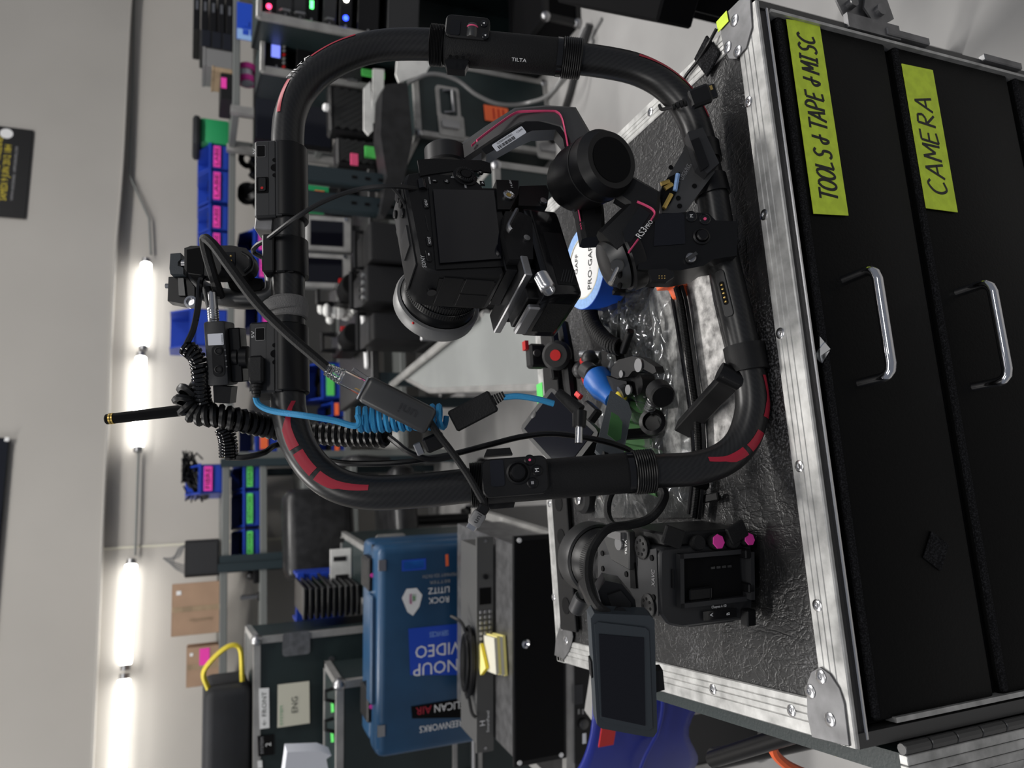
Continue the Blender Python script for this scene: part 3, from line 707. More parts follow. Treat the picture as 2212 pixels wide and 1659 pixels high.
# ================================================================== GIMBAL (base on the ring, motors, arms)
gim = thing('camera_gimbal', 'black motorised gimbal with pink trim lines mounted inside the ring', 'gimbal', RF)
zb0, zb1 = rl(1590, 520, -.02).z, rl(1385, 520, -.02).z
bx0, bx1 = rl(1480, 605, -.02).x, rl(1480, 462, -.02).x
base = MB()
q = [rl(*k, -.026) for k in ((1388, 468), (1480, 458), (1530, 460), (1546, 476), (1592, 478), (1592, 552), (1540, 560), (1520, 574), (1470, 584), (1378, 582))]
base.slab(q, (0, 1, 0), .045); base = base.build('base_body', 'black', gim)
q = [rl(*k, -.0262) for k in ((1415, 462), (1472, 460), (1478, 466), (1480, 527), (1412, 532))]
MB().slab(q, (0, -1, 0), .0006).build('display', 'screen', base)
p = rl(1515, 511, -.026); MB().lathe(p, fwd, [(.0078, 0), (.0078, .0012), (.0062, .002), (.0052, .001), (.0052, .004), (.004, .0052), (0, .0048)], 26).build('joystick', 'black', base)
for (px, py, ch) in ((1493, 468, 'M'), (1522, 474, 'x')):
    p = rl(px, py, -.026); k = MB().lathe(p, fwd, [(.0052, 0), (.0052, .001), (.0042, .0016), (.0040, .0010), (0, .0010)], 22).build('button', 'gloss', base)
    if ch == 'M': text('M', k, p+fwd*.0014, right, Z_, .0042, 'print')
    else: MB().cyl(p+fwd*.001, p+fwd*.0018, .0014, n=10).build('mark', 'pink', k)
p = rl(1490, 560, -.026); MB().cyl(p, p+fwd*.006, .0045, n=16, bev=.001).build('screw', 'steel', base); MB().box(p+fwd*.007, (.010, .003, .003), roty(60)).build('screw_lever', 'gun', base)
q = [rl(*k, -.032) for k in ((1402, 582), (1440, 580), (1456, 588), (1456, 598), (1440, 608), (1408, 606))]
pt = MB().slab(q, (0, 1, 0), .006).build('side_port', 'black2', base)
for k in range(6): 
    p = rl(1424+6*(k % 3), 596+5*(k//3), -.0322); MB().ball(p, .0006, n=6).build('pin', 'brass', pt)
# grey bearing ring with cut-outs on top of the base
c0 = rl(1345, 560, .0); axg = (rl(1312, 566, 0)-rl(1385, 540, 0)).normalized()
MB().lathe(c0-axg*.012, axg, [(0, 0), (.030, 0), (.031, .002), (.031, .012), (.029, .014), (0, .014)], 36).build('pan_motor', 'black', gim)
q = MB().lathe(c0+axg*.004, axg, [(.027, 0), (.026, .004), (.020, .014), (.010, .016), (0, .016)], 36).build('bearing_ring', 'gun', gim)
for k in range(4):
    a = rad(200+k*38); x_, y_ = ortho(axg)
    p = c0+axg*.0125+(x_*math.cos(a)+y_*math.sin(a))*.0215
    MB().ball(p, .0052, (1, 1, .45), 10).build('cut_out', 'matte', q)
lv = [rl(1336, 575, -.026), rl(1330, 590, -.028), rl(1318, 612, -.030)]
MB().tube(lv, [.0042, .004, .0034], 10, flat=.6).build('lock_lever', 'silver', gim); MB().cyl(rl(1333, 574, -.020), rl(1333, 574, -.031), .0062, n=18, bev=.001).build('lever_pivot', 'gun', gim)
def bar(path, w, th, name, mat, par, bevel=.0015, yv=V((0, 1, 0))):
    """flat bent bar following a local path, w across, th along yv (front face at path)"""
    P_ = [V(p) for p in path]; m_ = MB(); rows = []
    for i, p in enumerate(P_):
        d0 = (P_[i]-P_[i-1]).normalized() if i else (P_[1]-P_[0]).normalized(); d1 = (P_[i+1]-P_[i]).normalized() if i+1 < len(P_) else d0
        t_ = (d0+d1).normalized(); s_ = t_.cross(yv).normalized(); k = 1/max(.5, s_.dot(d0.cross(yv).normalized()))
        ww = w[i] if isinstance(w, (list, tuple)) else w
        b_ = min(.004, ww*.25); A = p+s_*(ww/2*k); B = p-s_*(ww/2*k)
        rows.append([m_.bm.verts.new(v) for v in (A-s_*b_, A+yv*b_, A+yv*(th-b_), A-s_*b_+yv*th, B+s_*b_+yv*th, B+yv*(th-b_), B+yv*b_, B+s_*b_)])
    for a_, b_ in zip(rows, rows[1:]):
        for k in range(8): m_.bm.faces.new((a_[k], a_[(k+1) % 8], b_[(k+1) % 8], b_[k]))
    m_.bm.faces.new(rows[0][::-1]); m_.bm.faces.new(rows[-1])
    return m_.build(name, mat, par, ang=30)
# lower arm with name plate
yl = -.030
arm = bar([rl(1316, 520, yl+.004), rl(1350, 490, yl), rl(1390, 452, yl), rl(1392, 425, yl), rl(1350, 400, yl+.004)], [.028, .030, .030, .030, .028], .018, 'lower_arm', 'black2', gim)
def line(path, r, mat, par, name='trim_line', y=0): 
    return MB().tube(path, r*1.55, 6, flat=.35).build(name, mat, par)
line(spline([rl(*k, yl-.0004) for k in ((1358, 545), (1378, 518))], 2), .0017, 'pink', arm)
line(spline([rl(*k, yl-.0004) for k in ((1406, 476), (1414, 462), (1408, 452), (1394, 444), (1376, 436))], 5), .0017, 'pink', arm)
p = rl(1390, 497, yl-.0006); d_ = (rl(1405, 478, yl)-rl(1376, 518, yl)).normalized(); u_ = V((-d_.z, 0, d_.x)); text('RS3', arm, rl(1386, 503, yl-.0012), d_, u_, .0085, 'print', width=.0105); text('PRO', arm, rl(1402, 485, yl-.0012), d_, u_, .0055, 'print', width=.0085)
# dark pad on arm
MB().slab([rl(*k, yl-.0002) for k in ((1345, 500), (1382, 446), (1404, 462), (1398, 472), (1362, 524), (1350, 522))], (0, -1, 0), .0007).build('arm_pad', 'gloss', arm)
# roll motor: big drum facing the viewer and a little down-right
m0, m1 = rl(1236, 395, .010), rl(1322, 345, -.045)
mx_ = (m1-m0).normalized(); Lm = (m1-m0).length
mot = MB().lathe(m0, mx_, [(0, -.004), (.026, -.004), (.028, 0), (.0285, .012), (.0308, .0125), (.0312, Lm-.009), (.0300, Lm-.007), (.0258, Lm), (0, Lm)], 44).build('roll_motor', 'black', gim, ang=14)
MB().lathe(m0, mx_, [(.0205, Lm+.0001), (.0205, Lm+.0006), (0, Lm+.0006)], 40).build('motor_cap', 'matte', mot)
MB().ring(m0, mx_, .0316, .001, Lm*.62, Lm*.64, 44).build('motor_seam', 'gun2', mot)
MB().ring(m0, mx_, .0290, .001, .0105, .0130, 44).build('motor_groove', 'gloss', mot)
for px, py in ((1306, 303),):
    p = rl(px, py, -.028); MB().cyl(p+mx_*-.004, p+mx_*.003, .003, n=12).build('motor_button', 'gloss', mot)
# rear arm block with pink line, behind the drum
yb_ = .006
ra = bar([rl(1262, 395, yb_), rl(1277, 450, yb_), rl(1284, 512, yb_)], [.030, .0255, .0225], .026, 'roll_arm', 'black2', gim)
line([rl(1244, 412, yb_-.0005), rl(1248, 445, yb_-.0005), rl(1254, 478, yb_-.0005)], .0012, 'pink', ra)
for k in range(3): line([rl(1254+1*k, 483+5*k, yb_-.0005), rl(1254+1*k, 485+5*k, yb_-.0005)], .0012, 'pink', ra)
MB().bx(rl(1300, 458, yb_-.0003)-V((.001, 0, 0)), rl(1282, 425, yb_)+V((0, .004, 0))).build('arm_slot', 'matte', ra)
# upper arm bent round behind the camera
yu = .020
ua = bar([rl(1268, 345, yu), rl(1250, 292, yu), rl(1226, 252, yu), rl(1180, 246, yu), rl(1118, 250, yu+.004), rl(1060, 286, yu+.012), rl(985, 338, yu+.022)], [.026, .027, .028, .024, .022, .021, .020], .024, 'upper_arm', 'armgrey', gim, yv=V((0, 1, 0)))
MB().slab([rl(*k, yu-.0003) for k in ((1234, 330), (1216, 268), (1208, 258), (1180, 256), (1125, 258), (1095, 276), (1120, 262), (1185, 250), (1216, 252), (1224, 264), (1242, 326))], (0, -1, 0), .0004)
line(spline([rl(*k, yu-.0006) for k in ((1227, 318), (1222, 290), (1214, 256), (1204, 243), (1188, 240), (1130, 241), (1110, 246), (1080, 266), (1048, 290), (1030, 304))], 5), .0016, 'pink', ua)
for k in range(3): line([rl(1027-3*k, 307+3*k, yu+.0125), rl(1025-3*k, 309+3*k, yu+.0125)], .0014, 'pink', ua)
inner = MB().slab([rl(*k, yu+.001) for k in ((1232, 330), (1226, 290), (1210, 262), (1135, 262), (1110, 276), (1040, 322), (1050, 334), (1118, 296), (1150, 282), (1200, 280), (1216, 300), (1222, 330))], (0, 1, 0), .02).build('arm_inner', 'black', ua)
lc = rl(1100, 300, yu-.0012); ld = (rl(1140, 276, yu)-rl(1062, 326, yu)).normalized(); lu = V((-ld.z, 0, ld.x))
lab = MB().prism(rrect(.036, .0085, .0012), lc, ld, lu, .0003).build('asset_label', 'label', ua, label='white asset label with bar code')
text('SCREENWORKS', lab, lc+ld*-.004+lu*.0022+V((0, -.0005, 0)), ld, lu, .0030, 'ink', width=.018)
for k in range(18):
    w_ = random.choice((.0003, .0006, .0008)); p = lc+ld*(-.014+k*.0011)+lu*-.0018+V((0, -.0005, 0)); MB().box(p, (w_, .0002, .0034), rot3(ld, V((0, 1, 0)), lu)).build('bar', 'ink', lab)
p = lc+ld*.013+V((0, -.0004, 0)); text('CAM', lab, p+lu*.001, ld, lu, .0026, 'ink', width=.007)
# tilt motor behind the camera and white lock tab
p = rl(962, 332, yu+.030); q_ = rl(930, 420, yu+.030)
MB().cyl(p+V((.006, 0, 0)), p-V((.014, 0, 0)), .021, n=32, bev=.002).build('tilt_motor', 'gun2', gim)
q = [rl(*k, yb_+.004) for k in ((1192, 372), (1196, 366), (1216, 358), (1222, 366), (1226, 414), (1220, 424), (1204, 430), (1198, 424))]
MB().slab(q, (0, 1, 0), .006).build('lock_tab', 'white', gim, label='white lock tab')

# ================================================================== CAMERA ON THE GIMBAL
QA = rad(33)
QF = Fr(atD(980, 486, .685)-V((0, 0, .0389)), V((math.cos(QA), math.sin(QA), 0)))
def ql(px, py, y=0.): return QF.l(px, py, y)
cam1 = thing('cinema_camera', 'compact black video camera held in the ring with dark rear screen', 'camera', QF)
H, Wd = .0778, .1297
xL, xR = -.058, .0655
body = MB().prism([(xL+.006, 0), (xR-.010, 0), (xR, .008), (xR, H-.020), (xR-.006, H-.004), (xR-.018, H), (xL+.012, H-.001), (xL+.003, H-.006), (xL, H-.016), (xL, .006)], (0, .046, 0), X, Z_, .046, .0022).build('body', 'black2', cam1)
MB().prism([(.030, .002), (xR-.002, .004), (xR-.001, H-.022), (xR-.010, H-.008), (.034, H-.010)], (0, .072, 0), X, Z_, .030, .003).build('hand_grip', 'rubber', cam1)
gp = [ql(*k, -.0012) for k in ((902, 345), (938, 342), (985, 345), (1040, 346), (1058, 352), (1062, 372), (1000, 366), (930, 376), (908, 380))]
MB().slab(gp, (0, 1, 0), .002).build('thumb_rest', 'rubber', body)
sc_ = [ql(*k, -.0015) for k in ((935, 411), (1066, 413), (1084, 560), (950, 570))]
MB().slab([ql(*k, -.001) for k in ((926, 405), (1072, 407), (1092, 575), (942, 582))], (0, 1, 0), .004).build('screen_frame', 'black', body)
MB().slab([s+V((0, -.0012, 0)) for s in sc_], (0, 1, 0), .001).build('screen', 'screen', body)
def dial(px, py, r, h, mat, par, n=26, name='button'): p = ql(px, py, -.0002); return MB().lathe(p, (0, -1, 0), [(r, -.001), (r, h*.6), (r*.85, h), (0, h)], n).build(name, mat, par)
dial(1004, 382, .0118, .0016, 'black2', body, name='dial_seat')
w_ = MB(); p = ql(1004, 382, -.001)
pr = []
w_.lathe(p, (0, -1, 0), [(.0092, 0), (.0092, .003), (.0080, .0042), (.0058, .0038), (.0052, .0030), (.0048, .0044), (0, .0044)], 30); wd = w_.build('control_wheel', 'black', body)
for k in range(24):
    a = 2*PI*k/24; MB().box(p+V((math.cos(a)*.0076, -.0041, math.sin(a)*.0076)), (.0028, .0008, .0006), roty(-math.degrees(a))).build('wheel_tooth', 'gun2', wd)
rt, ut = X, Z_
for s_, px, py, dx in (('PEAKING', 1003, 357, 0), ('DISP', 979, 383, 90), ('SHUTTER', 1029, 384, -90), ('ZEBRA', 1006, 404, 180)):
    x_ = V((math.cos(rad(dx)), 0, math.sin(rad(dx)))); z_ = V((-math.sin(rad(dx)), 0, math.cos(rad(dx))))
    if dx in (0, 180, 90, -90):
        # legends read round the wheel
        pass
    text(s_, body, ql(px, py, -.0006), V((0, 0, 1)) if abs(dx) != 90 and False else (x_ if abs(dx) == 90 else (x_ if dx == 0 else -x_)), z_ if abs(dx) == 90 else Z_, .0030, 'print', width=.0011*len(s_)*1.1)
for (px, py, r_, ch) in ((939, 390, .0028, '5'), (965, 391, .0030, 'Fn'), (1038, 372, .0030, '4')):
    b_ = dial(px, py, r_, .001, 'black', body, 18); p = ql(px, py, -.0014); text(ch, b_, p, X, Z_, .0036, 'print')
p = ql(1042, 396, -.0004); MB().prism([(-.003, -.0022), (.003, -.0022), (.003, .0022), (-.003, .0022)], p+V((0, .0006, 0)), X, Z_, .0008).build('playback_button', 'black', body); text('▶', body, p+V((0, -.0008, 0)), X, Z_, .003, 'print')
for (px, py, s_) in ((920, 441, 'MENU'), (927, 522, 'MODE')):
    p = ql(px, py, -.0002); b_ = MB().prism(rrect(.0115, .0052, .0025), p+V((0, .001, 0)), X, Z_, .002, .0004).build('button', 'black', body); text(s_, b_, p+V((0, -.0012, 0)), X, Z_, .0036, 'print', width=.0080)
text('FOCUS MAG', body, ql(928, 390, -.0006), X, Z_, .0022, 'print', width=.009)
p = ql(912, 400, -.0004); wl = MB().lathe(p+V((-.0055, .001, 0)), X, [(0, 0), (.0042, 0), (.0042, .011), (0, .011)], 22).build('rear_dial', 'gloss', body)
p = ql(926, 553, -.0002); sw = MB().prism(rrect(.0135, .005, .0024), p+V((0, .001, 0)), X, Z_, .0018, .0004).build('power_switch', 'black', body); MB().box(p+V((.001, -.0011, 0)), (.0022, .0006, .0008)).build('mark', 'print', sw)
text('SONY', body, ql(915, 565, -.0006), X, Z_, .0050, 'print', width=.0135)
MB().box(ql(922, 482, -.0003), (.018, .0004, .0006)).build('speaker_slot', 'gun2', body)
# top plate with dials
tp = MB().prism([(xL+.014, .006), (xR-.012, .006), (xR-.014, .040), (xL+.012, .040)], (0, 0, H-.0006), X, Y_, .0012).build('top_plate', 'gun2', body)
for (x, y, r_) in ((.048, .018, .0065), (.034, .014, .0045), (.022, .014, .0045), (.040, .034, .004)): MB().lathe((x, y, H), Z_, [(r_, -.001), (r_, .0025), (r_*.85, .0032), (0, .0032)], 18).build('top_button', 'black', tp)
MB().bx((-.020, .010, H-.0004), (.004, .030, H+.002)).build('hot_shoe', 'gun', tp)
# port doors on the side
sd = MB().slab([V((xL-.0006, y, z)) for y, z in ((.006, .008), (.040, .008), (.042, .050), (.040, H-.022), (.006, H-.018))], (1, 0, 0), .002).build('port_cover', 'black', body)
for y0, y1, z0, z1 in ((.004, .022, .010, .036), (.024, .041, .010, .036), (.004, .041, .038, H-.022)): MB().bx((xL-.0012, y0, z0), (xL+.001, y1, z1), bev=.0004).build('port_door', 'black2', sd)
MB().cyl((xL+.001, .024, H-.016), (xL-.0018, .024, H-.016), .0042, n=18).build('jack_ring', 'gloss', body)
# lens
lx, lz = -.008, .0285
def lens(par, o, ax, scale, hood, nm='lens', kl=None):
    o, ax = V(o), V(ax); k = scale; kl = kl or k
    ln = MB().lathe(o, ax, [(.026*k, -.004), (.030*k, 0), (.031*k, .010*kl), (.033*k, .014*kl), (.0335*k, .030*kl), (.035*k, .032*kl), (.035*k, .066*kl), (.037*k, .070*kl), (.0385*k, .086*kl), (.036*k, .088*kl), (.034*k, .082*kl), (0, .074*kl)], 48).build(nm, 'black', par)
    for t0, t1, n_ in ((.034*kl, .048*kl, 90), (.052*kl, .064*kl, 90), (.003*kl, .0065*kl, 60)):
        x_, y_ = ortho(ax); m_ = MB()
        r_ = .0352*k if t0 > .01*kl else .0308*k
        for j in range(n_):
            a = 2*PI*j/n_; d_ = x_*math.cos(a)+y_*math.sin(a); m_.box(o+ax*((t0+t1)/2)+d_*r_, ((t1-t0), .0010*k, .0011*k), rot3(ax, ax.cross(d_).normalized(), d_))
        m_.build('ribbed_ring', 'rubber', ln)
    MB().ring(o, ax, .0362*k, .001, .0495*kl, .0510*kl, 48).build('focus_band', 'gloss', ln)
    MB().lathe(o, ax, [(.0388*k, .080*kl), (.0415*k, .082*kl), (.043*k, .088*kl), (.0425*k, .106*kl), (.0405*k, .106*kl), (.0405*k, .090*kl), (.0385*k, .084*kl)], 48).build('lens_hood', hood, ln)
    MB().cyl(o+ax*(.082*kl), o+ax*(.0825*kl), .034*k, n=40).build('front_glass', 'screen', ln)
    return ln
ln = lens(cam1, (lx, .046, lz), Y_, 1.0, 'grey', kl=.58)
MB().ball((lx-.030, .046+.050, lz+.029), .0016, n=8).build('index_mark', 'redm', ln)
# plates, lever and power pack slung under the camera
sp_ = MB().bx((-.050, -.002, -.012), (.040, .048, -.0004), bev=.001).build('base_plate', 'black', cam1)
pb = [ql(*k, -.004) for k in ((1072, 388), (1120, 390), (1120, 418), (1102, 452), (1075, 452))]
pk = MB().slab(pb, (0, 1, 0), .030).build('power_outlet', 'black', cam1)
p = ql(1098, 423, -.0042); MB().lathe(p, (0, -1, 0), [(.0056, 0), (.0056, .002), (.0042, .0026), (.0034, .0010), (0, .0010)], 22).build('socket', 'silver', pk)
MB().cyl(p+V((0, -.001, 0)), p+V((0, -.0016, 0)), .0024, n=14).build('socket_core', 'gold', pk)
text('14.8V', pk, ql(1104, 398, -.0046), X, Z_, .0035, 'print', width=.010)
MB().slab([ql(*k, -.001) for k in ((1122, 402), (1180, 400), (1186, 412), (1182, 446), (1120, 444))], (0, 1, 0), .050).build('rail_block', 'black', cam1)
p = ql(1172, 437, -.0015); MB().cyl(p, p+V((0, -.003, 0)), .0034, n=16).build('screw', 'steel', cam1)
cl_ = MB().slab([ql(*k, -.010) for k in ((1092, 456), (1124, 458), (1150, 470), (1152, 560), (1100, 560), (1086, 500))], (0, 1, 0), .05).build('quick_plate', 'black2', cam1)
MB().tube(spline([ql(*k, -.018) for k in ((1116, 455), (1108, 470), (1098, 490), (1104, 500))], 4), [.0036]*13, 8, flat=.6).build('release_lever', 'steel', cl_)
p = ql(1137, 516, -.0102); MB().cyl(p, p+V((0, -.002, 0)), .0032, n=16).build('screw', 'silver', cl_)
# dovetail running forwards, lens-support knob
yv_ = .06
MB().bx((-.062, -.012, -.020), (-.040, .075, -.0125), bev=.001).build('dovetail_rail', 'steel', cam1)
MB().bx((-.060, .0, -.038), (-.044, .060, -.0205), bev=.001).build('rail_clamp', 'black', cam1)
kp = V((-.058, -.006, -.031)); m_ = MB()
pr = [(0, 0), (.0062, 0)]
for k in range(9): pr += [(.0070, .001+.0022*k), (.0062, .0021+.0022*k)]
m_.lathe(kp, V((-1, -.3, 0)), pr+[(.0055, .022), (.0042, .022), (.0042, .018), (0, .018)], 22).build('lock_knob', 'silver', cam1, ang=20)
# battery box
bz1, bz0 = ql(1146, 520, -.006).z, ql(1222, 520, -.006).z
bxr, bxl = ql(1180, 456, -.006).x, ql(1200, 636, -.006).x
bt = MB().bx((bxl, -.008, bz0), (bxr, .058, bz1), bev=.004, seg=2).build('battery_pack', 'gloss', cam1, label='glossy black battery pack')
MB().bx((bxl+.004, -.0088, bz1-.008), (bxr-.004, -.0078, bz1-.0066)).build('battery_seam', 'gun2', bt)
MB().bx((bxl+.010, -.0085, bz0+.004), (bxr-.030, -.0078, bz1-.014)).build('vent_panel', 'black2', bt)
MB().bx((bxl-.0006, .006, bz0+.006), (bxl+.001, .048, bz1-.008)).build('ribbed_side', 'rubber', bt)
text('CAUTION', bt, ((bxl+bxr)/2-.012, -.0088, bz0+.016), -X, -Z_, .003, 'dgrey', width=.012)
for k in range(5): MB().box((bxl+.020, -.0088, bz0+.006+k*.0026), (.016, .0006, .001), roty(25)).build('cell_mark', 'dgrey', bt)
for x, z in ((bxl, bz1+.004),): MB().bx((bxl-.004, .010, bz1-.002), (bxl+.002, .050, bz1+.010), bev=.0015).build('battery_hook', 'steel', bt)
MB().bx((bxl+.004, .006, bz1-.001), (bxr-.010, .050, -.019), bev=.001).build('battery_mount', 'black', cam1)
# ================================================================== THINGS CLAMPED ABOVE THE RING
def rd(px, py): return depth(RF.m @ rl(px, py, 0))       # depth of the ring plane under a pixel
def pd(px, py, dy=0.): return RF.m @ rl(px, py, dy)      # world point dy behind ring plane
HF = Fr(RF.m @ rl(600, 560, 0), RF.x, z=RF.z)
# ---- side handle / quick-release unit
hn = thing('handle_mount', 'black handle mount with six gold contact pins and grey curved underside', 'handle mount', HF)
def hl(px, py, y=0.): return HF.l(px, py, y)
MB().slab([hl(*k, -.022) for k in ((398, 536), (412, 531), (500, 530), (532, 536), (546, 552), (550, 568), (545, 584), (530, 596), (470, 598), (408, 592), (398, 580))], (0, 1, 0), .014).build('contact_body', 'black', hn)
MB().slab([hl(*k, -.0222) for k in ((404, 540), (440, 534), (440, 594), (404, 588))], (0, -1, 0), .0006).build('recess', 'matte', hn)
pn = MB().slab([hl(*k, -.0222) for k in ((478, 545), (508, 545), (508, 582), (478, 582))], (0, -1, 0), .0006).build('pin_block', 'gloss', hn)
for i in range(2):
    for j in range(3): MB().ball(hl(489+i*10, 553+j*10, -.0232), .0010, n=8).build('pin', 'brass', pn)
MB().tube(spline([hl(*k, -.023) for k in ((522, 545), (538, 556), (540, 574), (526, 588))], 4), .0012, 6).build('collar_lip', 'black', hn)
MB().tube(spline([hl(*k, .004) for k in ((404, 592), (430, 622), (470, 640), (530, 648), (580, 642), (594, 620), (586, 560))], 5), [.0105]*31, 14, flat=.8).build('curved_arm', 'gun', hn)
MB().slab([hl(*k, -.006) for k in ((490, 604), (520, 598), (566, 602), (562, 626), (520, 632), (496, 622))], (0, 1, 0), .004).build('arm_opening', 'matte', hn)
kb = MB(); kb.slab([hl(*k, -.016) for k in ((368, 548), (390, 546), (390, 560), (384, 566), (384, 574), (396, 578), (396, 592), (368, 592), (366, 580))], (0, 1, 0), .009); kb.build('wing_knob', 'bluegrey', hn)
MB().cyl(hl(394, 570, -.012), hl(402, 570, -.012), .004, n=12).build('knob_shaft', 'steel', hn)
sp2 = MB(); sp2.slab([hl(*k, -.008) for k in ((364, 598), (402, 596), (420, 620), (420, 652), (394, 656), (362, 650))], (0, 1, 0), .012); sp2.build('accessory_foot', 'black', hn)
MB().slab([hl(*k, -.0086) for k in ((386, 602), (398, 602), (402, 640), (388, 640))], (0, -1, 0), .002).build('foot_dial', 'gun', hn)
MB().lathe(hl(414, 654, -.010), (0, -1, 0), [(.0055, 0), (.0055, .003), (.0035, .0035), (.003, .001), (0, .001)], 20).build('foot_ring', 'silver', hn)
MB().cyl(hl(368, 618, 0), hl(358, 618, 0), .0022, n=10).build('foot_screw', 'steel', hn)
# ---- receiver box with label
BX = Fr(RF.m @ rl(478, 740, -.004), (RF.x*.97-RF.y*.24).normalized(), z=RF.z)
bxt = thing('receiver_box', 'small black control receiver box with white asset label above the power hub', 'receiver', BX)
def bl(px, py, y=0.): return BX.l(px, py, y)
p0, p1 = bl(438, 695, -.014), bl(494, 832, -.014)
MB().bx((p1.x, -.014, p1.z), (p0.x, .016, p0.z), bev=.0022, seg=2).build('body', 'dgrey', bxt)
MB().bx((p1.x+.002, -.006, p1.z-.010), (p0.x-.006, .014, p1.z), bev=.001).build('lower_body', 'black', bxt)
lb = MB().prism(rrect(.0098, .0130, .0006), bl(466, 733, -.0142), X, Z_, .0003).build('asset_label', 'label', bxt, label='white asset label')
text('CAM0035', lb, bl(480, 733, -.0148), X, Z_, .0020, 'ink', width=.008)
pn = MB().prism(rrect(.0265, .0100, .004), bl(472, 780, -.0142), X, Z_, .0008, .0002).build('button_panel', 'black', bxt)
for py in (758, 798):
    p = bl(472, py, -.0152); MB().lathe(p, (0, -1, 0), [(.0034, 0), (.0034, .0006), (.0025, .0010), (.0020, .0002), (0, .0002)], 20).build('button', 'black2', pn)
for k in range(4): MB().cyl(bl(486+1.2*k, 756+12*k, -.0142), bl(486+1.2*k, 756+12*k, -.0146), .0007, n=8).build('status_lamp', 'grey', bxt)
# connector on the right end
pc = V((p0.x, .0, bl(463, 700, -.004).z))
cn = MB(); pr = [(0, 0), (.0058, 0), (.0058, .002)]
for k in range(6): pr += [(.0050, .003+.002*k), (.0046, .004+.002*k)]
cn.lathe(bl(462, 702, -.004), X, pr+[(.0046, .016), (.0042, .028), (.0036, .029), (0, .029)], 22); cn.build('connector', 'silver', bxt, ang=20)
cn = MB().cyl(bl(457, 664, -.004), bl(446, 620, -.004), .0044, .0036, n=16).build('connector_boot', 'rubber', bxt)
a_, b_ = bl(505, 772, .0), bl(545, 772, .0)
kn = MB(); kn.lathe(a_, b_-a_, [(0, 0), (.009, 0), (.009, .0045), (.0065, .0046), (.0065, .0062), (.0098, .0063), (.0098, .0125), (.006, .013), (0, .013)], 30); kn.build('thumb_screw', 'black', bxt)
MB().box(bl(502, 800, .002), (.016, .012, .010), bev=.001).build('mount_foot', 'black2', bxt)
MB().slab([bl(*k, -.010) for k in ((460, 832), (500, 836), (496, 872), (462, 870))], (0, 1, 0), .018).build('antenna_block', 'black', bxt)
# antenna rod
A, B = pd(412, 884, .03), pd(228, 906, .03)
an = MB().cyl(V((0, 0, 0)), B-A, .0052, .0046, n=16, bev=.001).build('antenna_rod', 'matte'); an.location = A; tag(an, 'straight black antenna rod pointing up in front of the wall lamp', 'antenna')
for t in (.90, .93): o_ = MB().ring(V((0, 0, 0)), (B-A), .0050, .0012, (B-A).length*t, (B-A).length*t+.0016, 16).build('gold_band', 'gold', an)
# ---- cables around the ring top
R_ = rd(480, 700)
cable('network_cable', 'thick black network cable running from the handle mount down to the grey adapter', [(476, 640, R_-.004), (462, 600, R_-.02), (446, 545, R_-.032), (442, 516, R_-.035), (462, 530, R_-.04), (500, 582, R_-.045), (556, 656, R_-.05), (620, 720, R_-.05), (680, 772, R_-.05), (716, 803, R_-.052)], .0042, 'rubber', n=8)
cable('lens_cable', 'thin grey cable sagging from the clamp block to the camera top', [(575, 560, R_+.02), (548, 545, R_+.02), (555, 530, R_+.01), (580, 515, R_), (640, 470, R_-.018), (700, 435, R_-.01), (770, 410, R_), (840, 402, R_), (900, 408, R_+.02), (905, 415, R_+.03)], .0022, 'gun2', n=8)
cable('branch_cable', 'short thin cable branching from the sagging grey cable to the camera', [(845, 402, R_+.002), (868, 430, R_+.01), (884, 462, R_+.02)], .0014, 'gun2')
cable('receiver_cable', 'thin glossy black cable looping from the receiver box connector', [(440, 598, R_-.012), (432, 610, R_-.02), (428, 660, R_-.025), (418, 710, R_-.025), (404, 742, R_-.022), (400, 755, R_-.02)], .0026, 'gloss')
def coilc(name, label, pts, Rc, r, turns, mat, nper=12, sides=6, ends=None):
    P_ = spline([atD(*p) for p in pts], 6); C_ = coil(P_, Rc, turns, nper)
    m_ = MB(); m_.tube(C_, r, sides)
    o = m_.build(name, mat); recentre(o, P_[0]); return tag(o, label, 'cable')
coilc('coiled_cable', 'tightly coiled glossy black cable beside the receiver box', [(402, 750, R_-.02), (424, 770, R_-.02), (432, 800, R_-.02), (436, 850, R_-.015), (444, 880, R_-.01), (480, 905, R_)], .0062, .0017, 22, 'gloss')
coilc('coiled_cable', 'fat matte black coiled cord curling over to pass behind the ring', [(440, 850, R_-.005), (412, 846, R_-.012), (400, 868, R_-.015), (425, 892, R_-.012), (470, 898, R_-.01), (520, 908, R_-.002), (580, 922, R_+.018), (640, 932, R_+.03), (740, 940, R_+.03), (838, 942, R_+.02)], .0082, .0030, 34, 'black')
coilc('coiled_cable', 'short hanging coil of glossy black cable left of the ring corner', [(484, 925, R_+.004), (492, 950, R_+.004), (494, 990, R_+.004)], .0070, .0014, 10, 'gloss')
cable('coil_tail_cable', 'thin black tail cable from the hanging coil to the ring corner', [(488, 988, R_+.004), (530, 988, R_+.004), (570, 978, R_+.01), (596, 962, R_+.03), (640, 962, R_+.04), (680, 985, R_+.04), (740, 1000, R_+.02), (850, 1000, R_+.01), (960, 985, R_+.01), (1060, 960, R_+.01), (1130, 943, R_+.01), (1200, 937, R_+.01), (1290, 950, R_+.01), (1350, 968, R_+.015), (1372, 985, R_+.018)], .0027, 'black', n=8)
cable('usb_cable', 'black cable from the fat coil to the usb plugs', [(838, 942, R_+.015), (858, 958, R_), (880, 975, R_-.01), (910, 988, R_-.012), (940, 992, R_-.01), (978, 985, R_-.01)], .0027, 'black', n=8)
